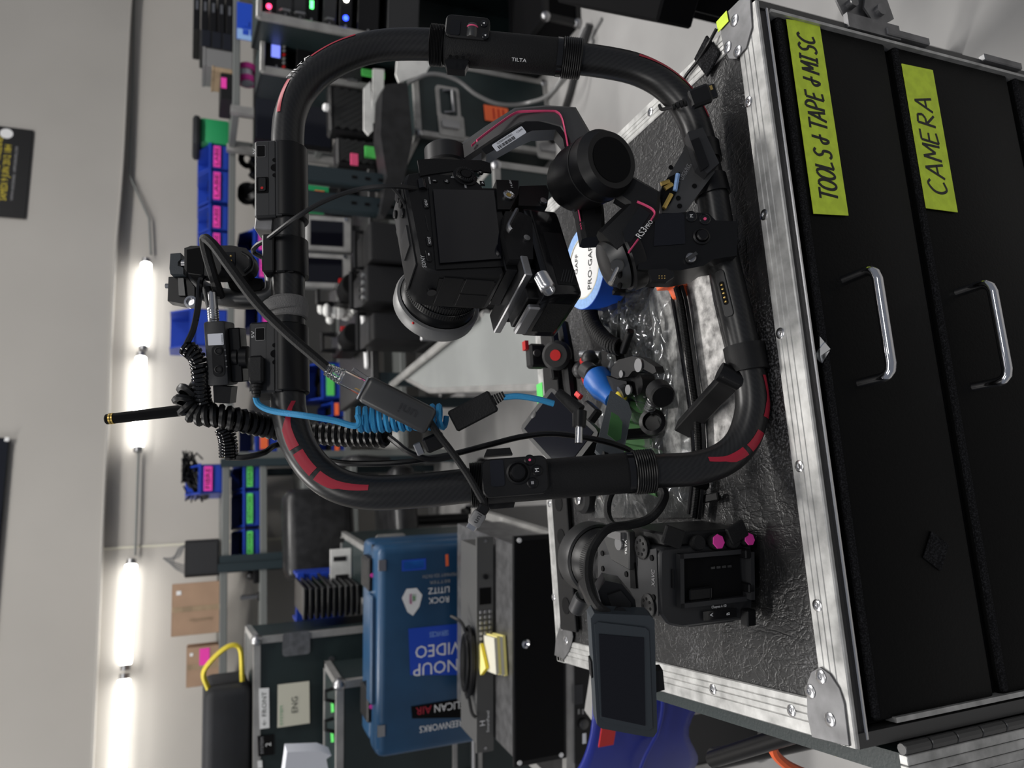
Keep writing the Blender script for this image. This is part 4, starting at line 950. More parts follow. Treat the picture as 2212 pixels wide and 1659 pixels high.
# blue cable: strand, coils, strand
Db = R_-.045
cable('blue_cable', 'braided sky blue cable from the power hub plug to the blue coil', [(552, 858, R_-.028), (560, 875, R_-.03), (590, 888, R_-.036), (660, 898, Db), (720, 908, Db), (764, 920, Db), (776, 912, Db), (772, 896, Db)], .0026, 'cyan', n=8)
coilc('blue_cable', 'wound coil of braided sky blue cable behind the grey adapter', [(770, 906, Db+.012), (830, 906, Db+.014), (900, 902, Db+.014), (960, 900, Db+.012)], .0092, .0024, 13, 'cyan', nper=16, sides=6)
cable('blue_cable', 'sky blue cable strand leading to the right-angled power plug', [(1088, 858, Db+.01), (1120, 856, Db+.01), (1160, 862, Db+.01), (1196, 872, Db+.012)], .0026, 'cyan', n=8)
# inline box on the blue cable
def dframe(p, q, D0, D1):
    A, B = atD(*p, D0), atD(*q, D1); x = (B-A).normalized(); y = (CF_-x*CF_.dot(x)).normalized(); return Fr((A+B)/2, x, y, x.cross(y)), (B-A).length
f, L = dframe((976, 912), (1068, 864), Db+.01, Db+.01)
t = thing('inline_box', 'black shrink-wrapped box inline on the blue cable', 'cable box', f)
MB().box((0, 0, 0), (L*.96, .012, .0190), bev=.0015).build('body', 'rubber', t)
m_ = MB()
for k in range(5): m_.ring(V((L/2-.001, 0, 0)), X, .0045-.0003*k, .0022, .0022*k, .0022*k+.0015, 12)
m_.build('strain_relief', 'rubber', t)
# right-angled power plug
A = atD(1190, 868, Db+.012); B = atD(1252, 888, Db+.012); C = atD(1248, 925, Db+.012)
f = Fr(B, (B-A).normalized())
t = thing('power_plug', 'black right-angled power plug with silver tip hanging from the blue cable', 'plug', f)
loc = lambda w: f.i @ w
MB().tube([loc(A), loc(A.lerp(B, .5)), loc(B)], [.0042, .0050, .0062], 12).build('boot', 'rubber', t)
MB().tube([loc(B), loc(B.lerp(C, .5))], [.0062, .0055], 12).build('elbow', 'black', t); MB().cyl(loc(B.lerp(C, .5)), loc(C), .0032, n=14).build('tip', 'silver', t)
# network plug and grey adapter
f, L = dframe((786, 838), (932, 912), Db-.012, Db-.004)
t = thing('network_adapter', 'grey metal network adapter stick hanging from the clear plug', 'adapter', f)
MB().box((0, 0, 0), (L, .014, .0225), bev=.004, seg=3).build('shell', 'gun', t)
MB().box((-L/2-.0003, 0, 0), (.002, .0122, .0205), bev=.0008).build('end_rim', 'silver', t)
text('uni', t, (L*.15, -.0074, .0), -X, -Z_, .012, 'dgrey', width=.015)
f2, L2x = dframe((706, 798), (790, 840), Db-.012, Db-.012)
t = thing('network_plug', 'clear plastic network plug between the thick black cable and the grey adapter', 'plug', f2)
MB().box((.006, 0, 0), (L2x*.62, .010, .0125), bev=.001).build('plug_body', 'clear', t)
MB().box((.010, 0, .0085), (L2x*.5, .004, .003), roty(8)).build('latch_tab', 'clear', t)
m_ = MB()
for k in range(5): m_.ring(V((-L2x/2, 0, 0)), X, .0052+.0004*k, .0014, .0030*k, .0030*k+.0018, 16)
m_.build('boot_rings', 'clear', t)
for k in range(8): MB().box((.016, -.0035+.001*k, -.003), (.012, .0004, .0006)).build('contact', 'brass', t)
cable('braided_cable', 'braided black cable from the grey adapter down to the usb plug', [(928, 910, Db-.002), (948, 940, Db), (975, 975, Db), (1010, 1025, Db), (1035, 1068, Db-.006), (1046, 1088, Db-.01), (1042, 1100, Db-.012)], .0030, 'rubber', n=8)
f, L = dframe((1046, 1096), (1018, 1140), Db-.012, Db-.012)
t = thing('usb_plug', 'grey metal usb plug on the braided cable left of the grip', 'plug', f)
MB().box((.001, 0, 0), (L*.66, .007, .0115), bev=.0025, seg=2).build('shell', 'grey', t); MB().box((L*.40, 0, 0), (.0075, .0026, .0083), bev=.001).build('tip', 'silver', t); MB().box((-L*.42, 0, 0), (.008, .006, .009), bev=.0015).build('boot', 'black', t)
text('uni', t, (0, -.0037, 0), -X, -Z_, .006, 'dgrey', width=.008)
for (p, q, lab) in (((962, 945), (900, 972), 'black usb plug with silver mouth below the adapter'),):
    f, L = dframe(p, q, Db+.006, Db+.002); t = thing('usb_plug', lab, 'plug', f)
    MB().box((-.003, 0, 0), (L*.7, .0075, .0135), bev=.002).build('shell', 'black', t); MB().box((L*.42, 0, 0), (L*.25, .0045, .0105), bev=.0008).build('tip', 'steel', t)
# HDMI style plug dangling at the lower right of the ring
f, L = dframe((1462, 228), (1544, 196), rd(1500, 220)-.05, rd(1500, 220)-.055)
t = thing('video_plug', 'black video cable plug with gold tip in front of the lower right ring corner', 'plug', f)
MB().box((.004, 0, 0), (L*.56, .010, .0165), bev=.002).build('shell', 'black', t); MB().box((L*.43, 0, 0), (L*.22, .0045, .0125), bev=.0008).build('tip', 'gloss', t); MB().box((L*.40, -.0025, .003), (L*.12, .0010, .004)).build('gold_face', 'brass', t)
m_ = MB()
for k in range(4): m_.cyl((-L*.25-.0035*k, 0, 0), (-L*.25-.0035*k-.0026, 0, 0), .0038-.0004*k, n=12)
m_.build('strain_relief', 'rubber', t)
cable('thin_cable', 'thin black cable over the right edge of the road case top', [atZ(1548, 62, T+.004), atZ(1530, 95, T+.006), atZ(1508, 130, T+.003), atZ(1480, 166, T+.003), atZ(1466, 200, T+.003)], .0017, 'black')
cable('plug_lead', 'thin black lead behind the dangling video plug', [(1462, 228, rd(1500, 220)-.05), (1448, 232, rd(1500, 220)-.03), (1430, 236, rd(1500, 220)+.0), (1425, 228, rd(1500, 220)+.02)], .0018, 'black')

# ================================================================== SECOND CAMERA STANDING ON THE CASE
EA = rad(3)
p = atZ(1632, 1262, T)
EF = Fr(p, V((math.cos(EA), math.sin(EA), 0)))
def el(px, py, y=0.): return EF.l(px, py, y)
cam2 = thing('box_camera', 'dark grey box-shaped cinema camera with empty battery bay standing on the road case', 'camera', EF)
w0, w1 = el(1520, 1352).x, el(1520, 1178).x
Hc = el(1432, 1265).z; Ld = .112
body = MB()
body.prism([(w0+.004, 0), (w1, 0), (w1, Hc-.004), (w1-.004, Hc), (w0+.014, Hc), (w0+.004, Hc-.008), (w0, Hc-.022), (w0, .010)], (0, Ld, .0015), X, Z_, Ld-.002, .002)
body = body.build('body', 'dgrey', cam2)
for z in (.0,): 
    for (x, y) in ((w0+.012, .012), (w1-.012, .012), (w0+.012, Ld-.014), (w1-.012, Ld-.014)): MB().cyl((x, y, 0), (x, y, .003), .005, n=12).build('rubber_foot', 'rubber', cam2)
bay = [el(*k, .0012) for k in ((1470, 1205), (1596, 1200), (1602, 1288), (1478, 1300))]
MB().slab(bay, (0, -1, 0), .0008).build('battery_bay', 'matte', body)
x0_, x1_ = bay[3].x, bay[0].x; z0_, z1_ = bay[1].z, bay[0].z
fr = MB(); fr.bx((x0_-.004, -.004, z0_-.004), (x0_, .003, z1_+.004)); fr.bx((x1_, -.004, z0_-.004), (x1_+.004, .003, z1_+.004)); fr.bx((x0_-.004, -.004, z1_), (x1_+.004, .003, z1_+.004)); fr.bx((x0_-.002, -.010, z0_-.008), (x1_+.002, .003, z0_-.004)); fr.build('bay_frame', 'dgrey', body)
for k in range(4): MB().box((x0_+(x1_-x0_)*.72, -.0006, z0_+.012+k*.006), (.002, .001, .004)).build('bay_contact', 'gun', body)
MB().bx((x0_, -.0024, z1_-.030), (x0_+.012, .0, z1_-.006), bev=.002).build('bay_release', 'black', body)
MB().box(el(1453, 1250, .001), (.016, .0012, .0014)).build('vent_slot', 'black2', body)
for (px, py) in ((1608, 1195), (1615, 1268)): MB().box(el(px, py, -.004), (.008, .012, .007), bev=.001).build('foot_tab', 'black', body)
# right side: rubber port covers
def side(px, py, x): return EF.l(px, py, x, 'x')
sx = w1
MB().prism([(0, .010), (.060, .010), (.060, Hc-.010), (.030, Hc-.002), (0, Hc-.006)], (sx, .004, 0), Y_, Z_, .012, .002).build('port_bank', 'black2', cam2)
for (y, z, r_, mt) in ((.012, .062, .0085, None), (.010, .044, .0085, 'hotpink'), (.010, .026, .0085, None), (.010, .010, .0075, 'hotpink')):
    c_ = MB().lathe((sx+.002, y-.010, z), (.25, -1, 0), [(r_*.75, -.006), (r_*.8, .003), (r_*.68, .005), (0, .005)], 20).build('port_cap', 'rubber', cam2)
    if mt: MB().lathe((sx+.002, y-.010, z), (.25, -1, 0), [(r_*.78, .0052), (r_*.7, .0058), (0, .0060)], 7).build('tape_dot', mt, c_)
for (px, py, a) in ((1448, 1150, 20), (1585, 1135, -25)):
    p = EF.l(px, py, sx+.008, 'x'); MB().box((sx+.010, -.004, el(px, py, .0).z), (.016, .004, .020), roty(a), bev=.001).build('hanging_flap', 'rubber', cam2)
# left: card bay
cb_ = MB().bx((w0-.0025, .006, .016), (w0+.002, .07, Hc-.030), bev=.003).build('card_door', 'dgrey', cam2)
MB().prism([(-.018, -.004), (.018, -.004), (.018, .004), (-.018, .004)], el(1555, 1327, -.0006)+V((0, .0004, 0)), V((.0, 0, -1)), X, .0008).build('card_window', 'gloss', body)
text('A', body, el(1537, 1328, -.0016), X, Z_, .005, 'print'); text('B', body, el(1573, 1326, -.0016), X, Z_, .005, 'print')
text('CFexpress A / SD', body, el(1553, 1310, -.0014), V((0, 0, -1)), X, .0032, 'print', width=.016)
MB().box((w0+.004, -.004, .012), (.014, .010, .010), bev=.001).build('card_latch', 'black', body)
# top face
def et(px, py): return EF.l(px, py, Hc+.0015, 'z')
tp = MB().slab([et(*k)*1 for k in ((1296, 1200), (1420, 1185), (1424, 1330), (1300, 1300))], (0, 0, 1), .0010).build('top_plate', 'dgrey', body)
for (px, py) in ((1391, 1182), (1405, 1308)):
    p = et(px, py); d_ = MB().lathe(p, Z_, [(.0105, 0), (.0105, .003), (.009, .004), (0, .004)], 26).build('top_dial', 'black2', tp)
    for k in range(7): MB().cyl(p+V((math.cos(k*.9)*.0062, math.sin(k*.9)*.0062, .004)), p+V((math.cos(k*.9)*.0062, math.sin(k*.9)*.0062, .0044)), .0014, n=8).build('dial_hole', 'matte', d_)
MB().slab([et(*k)+V((0, 0, .001)) for k in ((1366, 1215), (1376, 1215), (1380, 1270), (1368, 1270))], (0, 0, 1), .002).build('top_slot', 'matte', tp)
for px, py in ((1304, 1195), (1305, 1228), (1356, 1240), (1411, 1205), (1415, 1290)):
    p = et(px, py)+V((0, 0, .001)); MB().cyl(p, p+V((0, 0, .0012)), .0026, n=12).build('screw', 'matte', tp)
p = et(1414, 1248)+V((0, 0, .0012)); text('XAVC', body, p, X, Y_, .007, 'printdim', width=.014)
# hot-shoe clamp
hc = MB(); p = et(1350, 1180)+V((0, 0, .001)); hc.prism([(-.018, -.020), (.016, -.020), (.020, -.006), (.016, .012), (.004, .026), (-.014, .012)], p, X, Y_, .007, .001); hc = hc.build('shoe_clamp', 'gun', tp)
MB().cyl(p+V((.004, -.006, .007)), p+V((.004, -.006, .010)), .006, n=20).build('clamp_bolt', 'steel', hc)
MB().bx(p+V((.008, -.014, .006)), p+V((.015, .010, .012))).build('clamp_jaw', 'silver', hc)
text('TILTA', hc, p+V((.002, -.016, .0074)), X, Y_, .005, 'print', width=.013)
# lens pointing away
lens(cam2, ((w0+w1)/2-.008, Ld, .056), Y_, .92, 'gun2')
# monitor on an articulated arm
D1 = .60
f = Fr(atD(1350, 1455, D1), V((CR_.x, CR_.y, CR_.z))-CF_*.10, None, CU_)
f = Fr(atD(1350, 1455, D1), CR_-CF_*.12, z=CU_-CF_*.10)
def ml(px, py, y=0.): return EF.i @ (f.m @ f.l(px, py, y))
nf = EF.m.to_3x3().inverted() @ f.y
q = [ml(*k) for k in ((1284, 1325), (1404, 1330), (1414, 1340), (1420, 1580), (1412, 1592), (1400, 1592), (1300, 1574), (1290, 1566), (1276, 1336))]
mon = MB().slab(q, nf, .016).build('monitor', 'bluegrey', cam2, label='flip-out monitor with dark screen')
q = [ml(*k, -.0012) for k in ((1284, 1350), (1292, 1344), (1394, 1356), (1402, 1364), (1410, 1572), (1402, 1578), (1306, 1560), (1298, 1552))]
MB().slab(q, nf, .003).build('bezel', 'bluegrey', mon)
q = [ml(*k, -.0018) for k in ((1294, 1370), (1391, 1378), (1394, 1568), (1300, 1548))]
MB().slab(q, nf, .001).build('screen', 'screen', mon)
MB().slab([ml(*k, .004) for k in ((1416, 1450), (1432, 1448), (1436, 1490), (1418, 1496))], nf, .010).build('monitor_button', 'black', mon)
MB().slab([ml(*k, .004) for k in ((1276, 1430), (1281, 1428), (1283, 1462), (1278, 1466))], nf, .010).build('monitor_button', 'black', mon)
p_ = ml(1340, 1328, .006); q_ = et(1330, 1300)+V((0, -.004, .020)); r2_ = et(1300, 1260)+V((0, 0, .016))
MB().cyl(p_, p_.lerp(q_, .5), .0058, n=18).build('hinge_barrel', 'black', cam2)
MB().tube([p_.lerp(q_, .4), q_, r2_], [.008, .0125, .011], 10, flat=.8).build('monitor_arm', 'black', cam2)
ek = lambda px, py: EF.i @ atD(px, py, .612)
MB().slab([ek(*k) for k in ((1292, 1278), (1308, 1254), (1344, 1262), (1372, 1296), (1376, 1328), (1352, 1342), (1324, 1330), (1300, 1306))], EF.m.to_3x3().inverted() @ CF_, .026).build('arm_knuckle', 'black', cam2)
MB().slab([ek(*k)-(EF.m.to_3x3().inverted() @ CF_)*.003 for k in ((1312, 1284), (1340, 1274), (1362, 1300), (1362, 1322), (1346, 1330), (1322, 1312))], EF.m.to_3x3().inverted() @ CF_, .003).build('knuckle_cap', 'black2', cam2)
MB().cyl(r2_+V((-.004, 0, -.014)), r2_+V((-.004, 0, .006)), .009, n=18).build('arm_post', 'black', cam2)
kp_ = r2_+V((-.012, .006, .002)); MB().cyl(kp_, kp_+V((-.016, .010, .002)), .008, n=20, bev=.001).build('arm_knob', 'dgrey', cam2)
cable('monitor_cable', 'black cable looping from the flip-out monitor over the box camera', [(1312, 1325, .60), (1292, 1310, .60), (1276, 1280, .61), (1270, 1240, .63), (1276, 1195, .65), (1296, 1160, .66), (1320, 1140, .67), (1360, 1134, .68), (1400, 1122, .685), (1425, 1098, .69), (1436, 1072, .70), (1428, 1052, .705), (1410, 1044, .71)], .0040, 'rubber', n=8)
cable('loop_cable', 'black cable loop rising behind the grip above the box camera', [(1410, 1044, .712), (1370, 1040, .73), (1340, 1046, .74), (1318, 1070, .74), (1312, 1105, .735), (1322, 1132, .72), (1345, 1138, .71)], .0036, 'rubber', n=8)
# ================================================================== THINGS LYING ON THE CASE TOP
def top(px, py, h=0.): return atZ(px, py, T+h)
# grey mottled felt board
fb = MB(); q = [top(*k, .0) for k in ((1445, 585), (1532, 570), (1545, 650), (1600, 880), (1590, 985), (1500, 1010), (1440, 990), (1405, 640))]
o = MB().slab([p-q[0] for p in q], (0, 0, 1), .0025).build('felt_board', 'felt'); o.location = q[0]; tag(o, 'mottled grey felt board lying under the clear pouch', 'board')
# clear zip pouch: crumpled sheet on top of its contents
def sheet(pts4, nx, ny, hfun):
    a, b, c, d = [top(*k) for k in pts4]; m_ = MB(); G = []
    for j in range(ny+1):
        row = []
        for i in range(nx+1):
            u, v = i/nx, j/ny; p = (a*(1-u)+b*u)*(1-v)+(d*(1-u)+c*u)*v
            p = p+V((0, 0, hfun(u, v))); row.append(m_.bm.verts.new(p))
        G.append(row)
    for j in range(ny):
        for i in range(nx): m_.bm.faces.new((G[j][i], G[j][i+1], G[j+1][i+1], G[j+1][i]))
    return m_
from mathutils import noise as NZ
def crum(u, v, s=1.0, seed=0):
    e = min(1, 8*min(u, 1-u, v, 1-v)); n = NZ.noise(V((u*4+seed, v*5, seed)))*.7+abs(NZ.noise(V((u*9, v*8+seed, 3))))*.75
    return .004+e*s*(.012+.014*n)
pch = thing('clear_pouch', 'crumpled clear vinyl zip pouch lying across the case top', 'pouch', Fr(top(1400, 850)))
def intof(o, t): o.data.transform(t.matrix_world.inverted()); o.parent = t; return o
pq = ((1330, 620), (1470, 625), (1512, 1118), (1290, 1118))
intof(sheet(pq, 44, 60, lambda u, v: crum(u, v)).build('vinyl_sheet', 'vinyl', ang=60), pch)
intof(sheet(((1345, 610), (1410, 612), (1470, 880), (1330, 900)), 30, 34, lambda u, v: crum(u, v, 1.5, 4)).build('vinyl_flap', 'vinyl', ang=60), pch)
zp = spline([top(*k, .010) for k in ((1468, 622), (1478, 660), (1490, 740), (1502, 830), (1512, 900), (1516, 990), (1512, 1060), (1505, 1118))], 8)
intof(MB().tube(zp, .0062, 8, flat=.5).build('zip_tape', 'black'), pch)
C_ = coil(zp, .0026, 150, 6); intof(MB().tube([p+V((0, 0, .004)) for p in C_], .0009, 4).build('zip_teeth', 'rubber'), pch)
zp2 = spline([top(*k, .009) for k in ((1452, 640), (1462, 700), (1478, 800), (1492, 900), (1498, 1000), (1488, 1110))], 8)
intof(MB().tube(zp2, .0030, 6, flat=.5).build('hem', 'gloss'), pch)
p = top(1535, 1075, .006); intof(MB().box(p, (.008, .026, .004), rotz(15), bev=.001).build('zip_pull', 'black2'), pch)
# green cloth inside pouch
a = top(1370, 950, .008); o = MB(); 
for k in range(9):
    o.tube(spline([a+V((-.05+.012*k, -.05+random.uniform(-.01, .01), .002)), a+V((-.045+.012*k, 0, .008+random.uniform(0, .006))), a+V((-.05+.012*k, .05, .002))], 5), .0075, 8, flat=.6)
o = o.build('green_cloth', 'olive'); recentre(o, a); tag(o, 'folded green cloth inside the clear pouch', 'cloth')
# bag of small parts with blue print near the base
o = sheet(((1330, 585), (1400, 588), (1410, 650), (1320, 650)), 16, 16, lambda u, v: crum(u, v, 1.1, 9)).build('parts_bag', 'vinyl', ang=60); recentre(o, top(1360, 620)); tag(o, 'small clear parts bag beside the orange clip', 'bag')
# roll of blue gaffer tape
c = top(1262, 578, .050); c = V((c.x, c.y, T)); r0 = .049
rt_ = thing('tape_roll', 'roll of blue gaffer tape lying flat with printed white core disc', 'tape roll', Fr(c))
pr = [(.036, .0005), (r0, .0005), (r0, .0505), (r0-.0008, .051)]
MB().lathe((0, 0, 0), Z_, [(.037, .0005), (r0, .0005), (r0, .0505), (r0-.0006, .0510)], 56).build('tape_wrap', 'bluegaff', rt_)
m_ = MB(); pr = []
for k in range(9):
    ra_ = r0-.0006-.0013*k; pr += [(ra_, .0510), (ra_-.0006, .0512), (ra_-.0012, .0510)]
m_.lathe((0, 0, 0), Z_, pr, 56).build('tape_side', 'bluepale', rt_)
MB().lathe((0, 0, 0), Z_, [(.0372, .048), (.0372, .0514), (.0355, .0516), (.0355, .0505)], 48).build('core_rim', 'cream', rt_)
dsk = MB().lathe((0, 0, 0), Z_, [(.0355, .0495), (.0355, .0506), (0, .0506)], 48).build('core_disc', 'white', rt_)
rx = V((1, 0, 0)); text('PRO·GAFF', dsk, (0, -.016, .0508), rx, Y_, .013, 'ink', width=.055); text('GAFF', dsk, (.006, .018, .0508), rx, Y_, .010, 'ink', width=.024)
MB().prism([(math.cos(rad(90+72*k/2))*(.004 if k % 2 == 0 else .0017), math.sin(rad(90+72*k/2))*(.004 if k % 2 == 0 else .0017)) for k in range(10)], (.030, -.010, .0507), X, Y_, .0003).build('star_mark', 'hotpink', dsk)
# coiled cord and its plug block
P_ = [(1274, 636, .030), (1273, 668, .034), (1280, 700, .036), (1298, 726, .036), (1320, 744, .034), (1340, 750, .030)]
Pw = spline([top(x, y, h+.004) for x, y, h in P_], 8); C_ = coil(Pw, .0078, 26, 10)
o = MB().tube(C_, .0026, 6).build('coil_cable', 'rubber'); recentre(o, Pw[0]); tag(o, 'thick black coiled cord on the case top beside the tape roll', 'cable')
c = top(1358, 624, .0); f = yawf(c, 24)
t = thing('plug_block', 'black rectangular power plug block between the tape roll and the pouch', 'plug', f)
MB().bx((-.017, -.020, .012), (.017, .020, .034), bev=.002).build('body', 'black2', t); MB().bx((-.012, -.026, .014), (.012, -.020, .030), bev=.001).build('socket_face', 'dgrey', t); MB().bx((-.015, -.018, 0), (.015, .018, .012)).build('foot', 'black', t)
text('BMUS', t, (0, -.0265, .026), X, Z_, .005, 'printdim', width=.014)
cable('plug_cable', 'thin straight black cable from the plug block across the pouch', [top(1338, 650, .022), top(1336, 700, .02), top(1338, 745, .018), top(1345, 770, .016)], .0020, 'black')
# orange clip
c = top(1478, 612, 0.); f = yawf(c, 15); f = Fr(c, f.x); 
t = thing('orange_clip', 'bright orange plastic clip below the gimbal base', 'clip', f)
MB().prism([(-.016, 0), (.014, 0), (.018, .014), (.010, .020), (.006, .032), (-.008, .030), (-.006, .016), (-.016, .012)], (0, .008, 0), X, Z_, .014, .001).build('body', 'orange', t); MB().bx((-.006, -.008, .001), (.004, -.004, .016)).build('jaw', 'orange', t)
# field monitor leaning, dark screen
c = top(1250, 925, 0)
q = [atD(1190, 834, .88), atD(1296, 934, .80), atD(1262, 1010, .79), atD(1150, 1000, .86), atD(1122, 926, .89)]
xm = (q[1]-q[0]).normalized(); n0 = (q[1]-q[0]).cross(q[4]-q[0]).normalized(); n0 = -n0 if n0.dot(CF_) > 0 else n0
A, B, Cc = q[0], q[1], q[4]
f = Fr(B, (A-B).normalized(), -n0, None) if False else Fr(A.lerp(B, .5), (A-B).normalized(), n0.cross((A-B).normalized()) if False else None, n0)
t = thing('field_monitor', 'black field monitor tilted back with reflective dark screen, beside the left grip', 'monitor', f)
li = lambda w: f.i @ w
Dv = A+(Cc-A); Ev = B+(Cc-A)
q5 = [li(A), li(B), li(Ev), li(Cc)]; cen = (q5[0]+q5[1]+q5[2]+q5[3])/4
cor = []
for i in range(4):
    a_, b_, c_ = q5[i-1], q5[i], q5[(i+1) % 4]; cor += [b_.lerp(a_, .08), b_.lerp(b_.lerp(a_, .08).lerp(b_.lerp(c_, .08), .5), .6), b_.lerp(c_, .08)]
MB().slab([p+V((0, 0, -.016)) for p in cor], (0, 0, 1), .016).build('housing', 'black', t)
MB().slab([cen+(p-cen)*.86 for p in q5], (0, 0, 1), .0006).build('screen', 'screen', t)
p = q5[0].lerp(q5[3], .62)+(q5[1]-q5[0])*.05; MB().lathe(p, Z_, [(.0045, 0), (.0045, .0008), (.003, .0012), (0, .0012)], 18).build('power_button', 'gun2', t)
g_ = li(atD(1285, 905, .79)); MB().box(li(atD(1275, 890, .795)), (.022, .016, .012), bev=.002).build('mount_shoe', 'black2', t)
MB().box(li(atD(1250, 854, .80)), (.010, .006, .005), bev=.001).build('red_tab', 'redm', t)
low = min((f.m @ p).z for p in cor)
MB().tube([li(B+V((0, 0, 0))-n0*.012), li(V((B.x, B.y, T+.002)))], .006, 10).build('stand_peg', 'black', t)
# articulated arm with red levers
c = top(1235, 800, 0)
t = thing('articulated_arm', 'black articulated camera arm with red tabs and lever at the back of the case', 'arm', Fr(c))
g = lambda px, py, h: (atZ(px, py, T+h)-c)
MB().tube([g(1215, 700, .030), g(1225, 760, .032), g(1232, 830, .030), g(1238, 880, .028)], [.008, .009, .009, .007], 10).build('spine', 'black', t)
p = g(1205, 768, .045); MB().lathe(p, (0, -.7, .7), [(.019, 0), (.019, .006), (.015, .009), (0, .009)], 26).build('wing_nut', 'black2', t)
p2 = p+V((0, -.7, .7))*.0092; MB().lathe(p2, (0, -.7, .7), [(.007, 0), (.007, .0008), (0, .0008)], 20).build('red_badge', 'redm', t)
MB().box(p+V((-.020, .002, .004)), (.022, .008, .010), rotz(20), bev=.002).build('wing', 'black2', t); MB().box(p+V((.020, .002, .004)), (.022, .008, .010), rotz(20), bev=.002).build('wing', 'black2', t)
p = g(1158, 770, .046); cl = MB().box(p, (.032, .018, .024), rotz(12), bev=.003).build('end_clamp', 'black2', t); MB().box(p+V((.014, .004, .014)), (.012, .010, .005), rotz(12)).build('red_tab', 'redm', t); MB().cyl(p+V((.004, -.010, .004)), p+V((.004, -.013, .004)), .005, n=16).build('bolt', 'silver', t)
MB().box(p+V((-.010, 0, -.020)), (.010, .012, .020), bev=.002).build('end_neck', 'gun2', t)
MB().cyl(g(1258, 765, .028), g(1300, 768, .022), .0055, n=14).build('stud', 'silver', t)
lv = MB().tube(spline([g(1258, 778, .036), g(1268, 795, .038), g(1262, 815, .036), g(1270, 835, .030)], 5), .0052, 10, flat=.7).build('red_lever', 'redm', t)
for (px, py) in ((1255, 800), (1275, 775)): MB().ball(g(px, py, .030), .011, n=14).build('ball_joint', 'gun2', t)
MB().cyl(g(1238, 795, .028), V((g(1238, 795, .028).x, g(1238, 795, .028).y, 0)), .009, n=14).build('foot', 'black', t)
# blue handled tool
a, b = top(1284, 812, .040), top(1336, 868, .034)
f, L = Fr(a, (b-a).normalized()), (b-a).length
t = thing('blue_handle_tool', 'tool with fat bright blue rubber handle and yellow-green end', 'tool', f)
MB().lathe((0, 0, 0), X, [(0, -.002), (.012, 0), (.017, .006), (.0165, L*.5), (.014, L*.62), (.011, L*.9), (.008, L*.92), (0, L*.92)], 28).build('handle', 'bluetool', t)
MB().cyl((L*.9, 0, 0), (L+.016, 0, 0), .0062, n=16).build('shaft', 'black', t); MB().ball((L+.010, .014, .004), .007, n=12).build('end_cap', 'yellowtag', t)
MB().cyl((-.002, 0, 0), (-.022, -.004, .0), .011, n=18, bev=.002).build('collar', 'gun2', t)
MB().box((.02, 0, -.02), (.03, .012, .012)).build('rest', 'black', t)
# super clamp
c = top(1375, 830, 0); g = lambda px, py, h: (atZ(px, py, T+h)-c)
t = thing('grip_clamp', 'black metal grip clamp with hooked jaw and spring on the pouch', 'clamp', Fr(c))
h0 = .034
MB().slab([g(*k, h0) for k in ((1338, 795), (1352, 778), (1384, 770), (1404, 774), (1432, 792), (1436, 804), (1428, 808), (1408, 798), (1384, 802), (1374, 814), (1350, 818), (1336, 812))], (0, 0, 1), .010).build('hook_jaw', 'black2', t)
MB().slab([g(*k, h0-.004) for k in ((1330, 812), (1352, 820), (1374, 824), (1376, 850), (1350, 866), (1328, 852))], (0, 0, 1), .012).build('clamp_body', 'black', t)
for (px, py, r_) in ((1382, 789, .0072), (1345, 808, .004), (1360, 842, .0055)): p = g(px, py, h0+.010); MB().cyl(p, p+V((0, 0, .0022)), r_, n=20).build('bolt', 'steel', t)
MB().cyl(g(1420, 842, h0), g(1432, 858, h0+.004), .013, n=20, bev=.002).build('clamp_knob', 'black2', t)
Ps = [g(1412, 862, h0), g(1402, 885, h0-.004)]; MB().tube(coil(Ps, .0052, 5, 10), .0011, 5).build('spring', 'steel', t)
MB().lathe(g(1412, 914, h0-.010), (.2, -.6, .6), [(.014, 0), (.014, .008), (.010, .010), (.0085, .002), (0, .002)], 22).build('ring_end', 'black', t)
MB().cyl(g(1352, 842, h0+.006), g(1340, 848, h0+.012), .007, n=16).build('stud', 'gun', t)
MB().cyl(g(1362, 715, .040), g(1346, 760, .032), .0045, n=12, bev=.001).build('pin', 'black', t); MB().slab([g(*k, .020) for k in ((1318, 760), (1345, 752), (1352, 782), (1322, 808))], (0, 0, 1), .012).build('slide', 'black', t)
MB().cyl(g(1375, 830, h0), V((g(1375, 830, h0).x, g(1375, 830, h0).y, .0)), .012, n=14).build('lower_jaw', 'black', t)
# flat bar with green window
q = [atD(1352, 858, .735), atD(1385, 872, .73), atD(1388, 890, .725), atD(1340, 990, .70), atD(1300, 985, .71), atD(1290, 975, .72)]
f = Fr(q[4], (q[0]-q[4]).normalized(), z=V((0, 0, 1)))
t = thing('phone_clamp', 'dark blue-grey bar clamp with an oval window showing green', 'clamp', f)
li = lambda w: f.i @ w; n0 = (li(q[1])-li(q[0])).cross(li(q[3])-li(q[0])).normalized()
MB().slab([li(p) for p in q], n0, .008).build('bar', 'bluegrey', t)
nn_ = (f.i.to_3x3() @ -CF_).normalized(); n0f = n0 if n0.dot(nn_) > 0 else -n0
MB().slab([li(atD(*k, .712))+n0f*.0085 for k in ((1336, 908), (1350, 912), (1356, 922), (1346, 952), (1334, 958), (1318, 950))], n0f, .0005).build('window', 'olive', t)
p = li(atD(1300, 985, .71)); MB().tube([p, f.i @ V(((f.m @ p).x, (f.m @ p).y, T+.002))], .005, 8).build('foot', 'black', t)
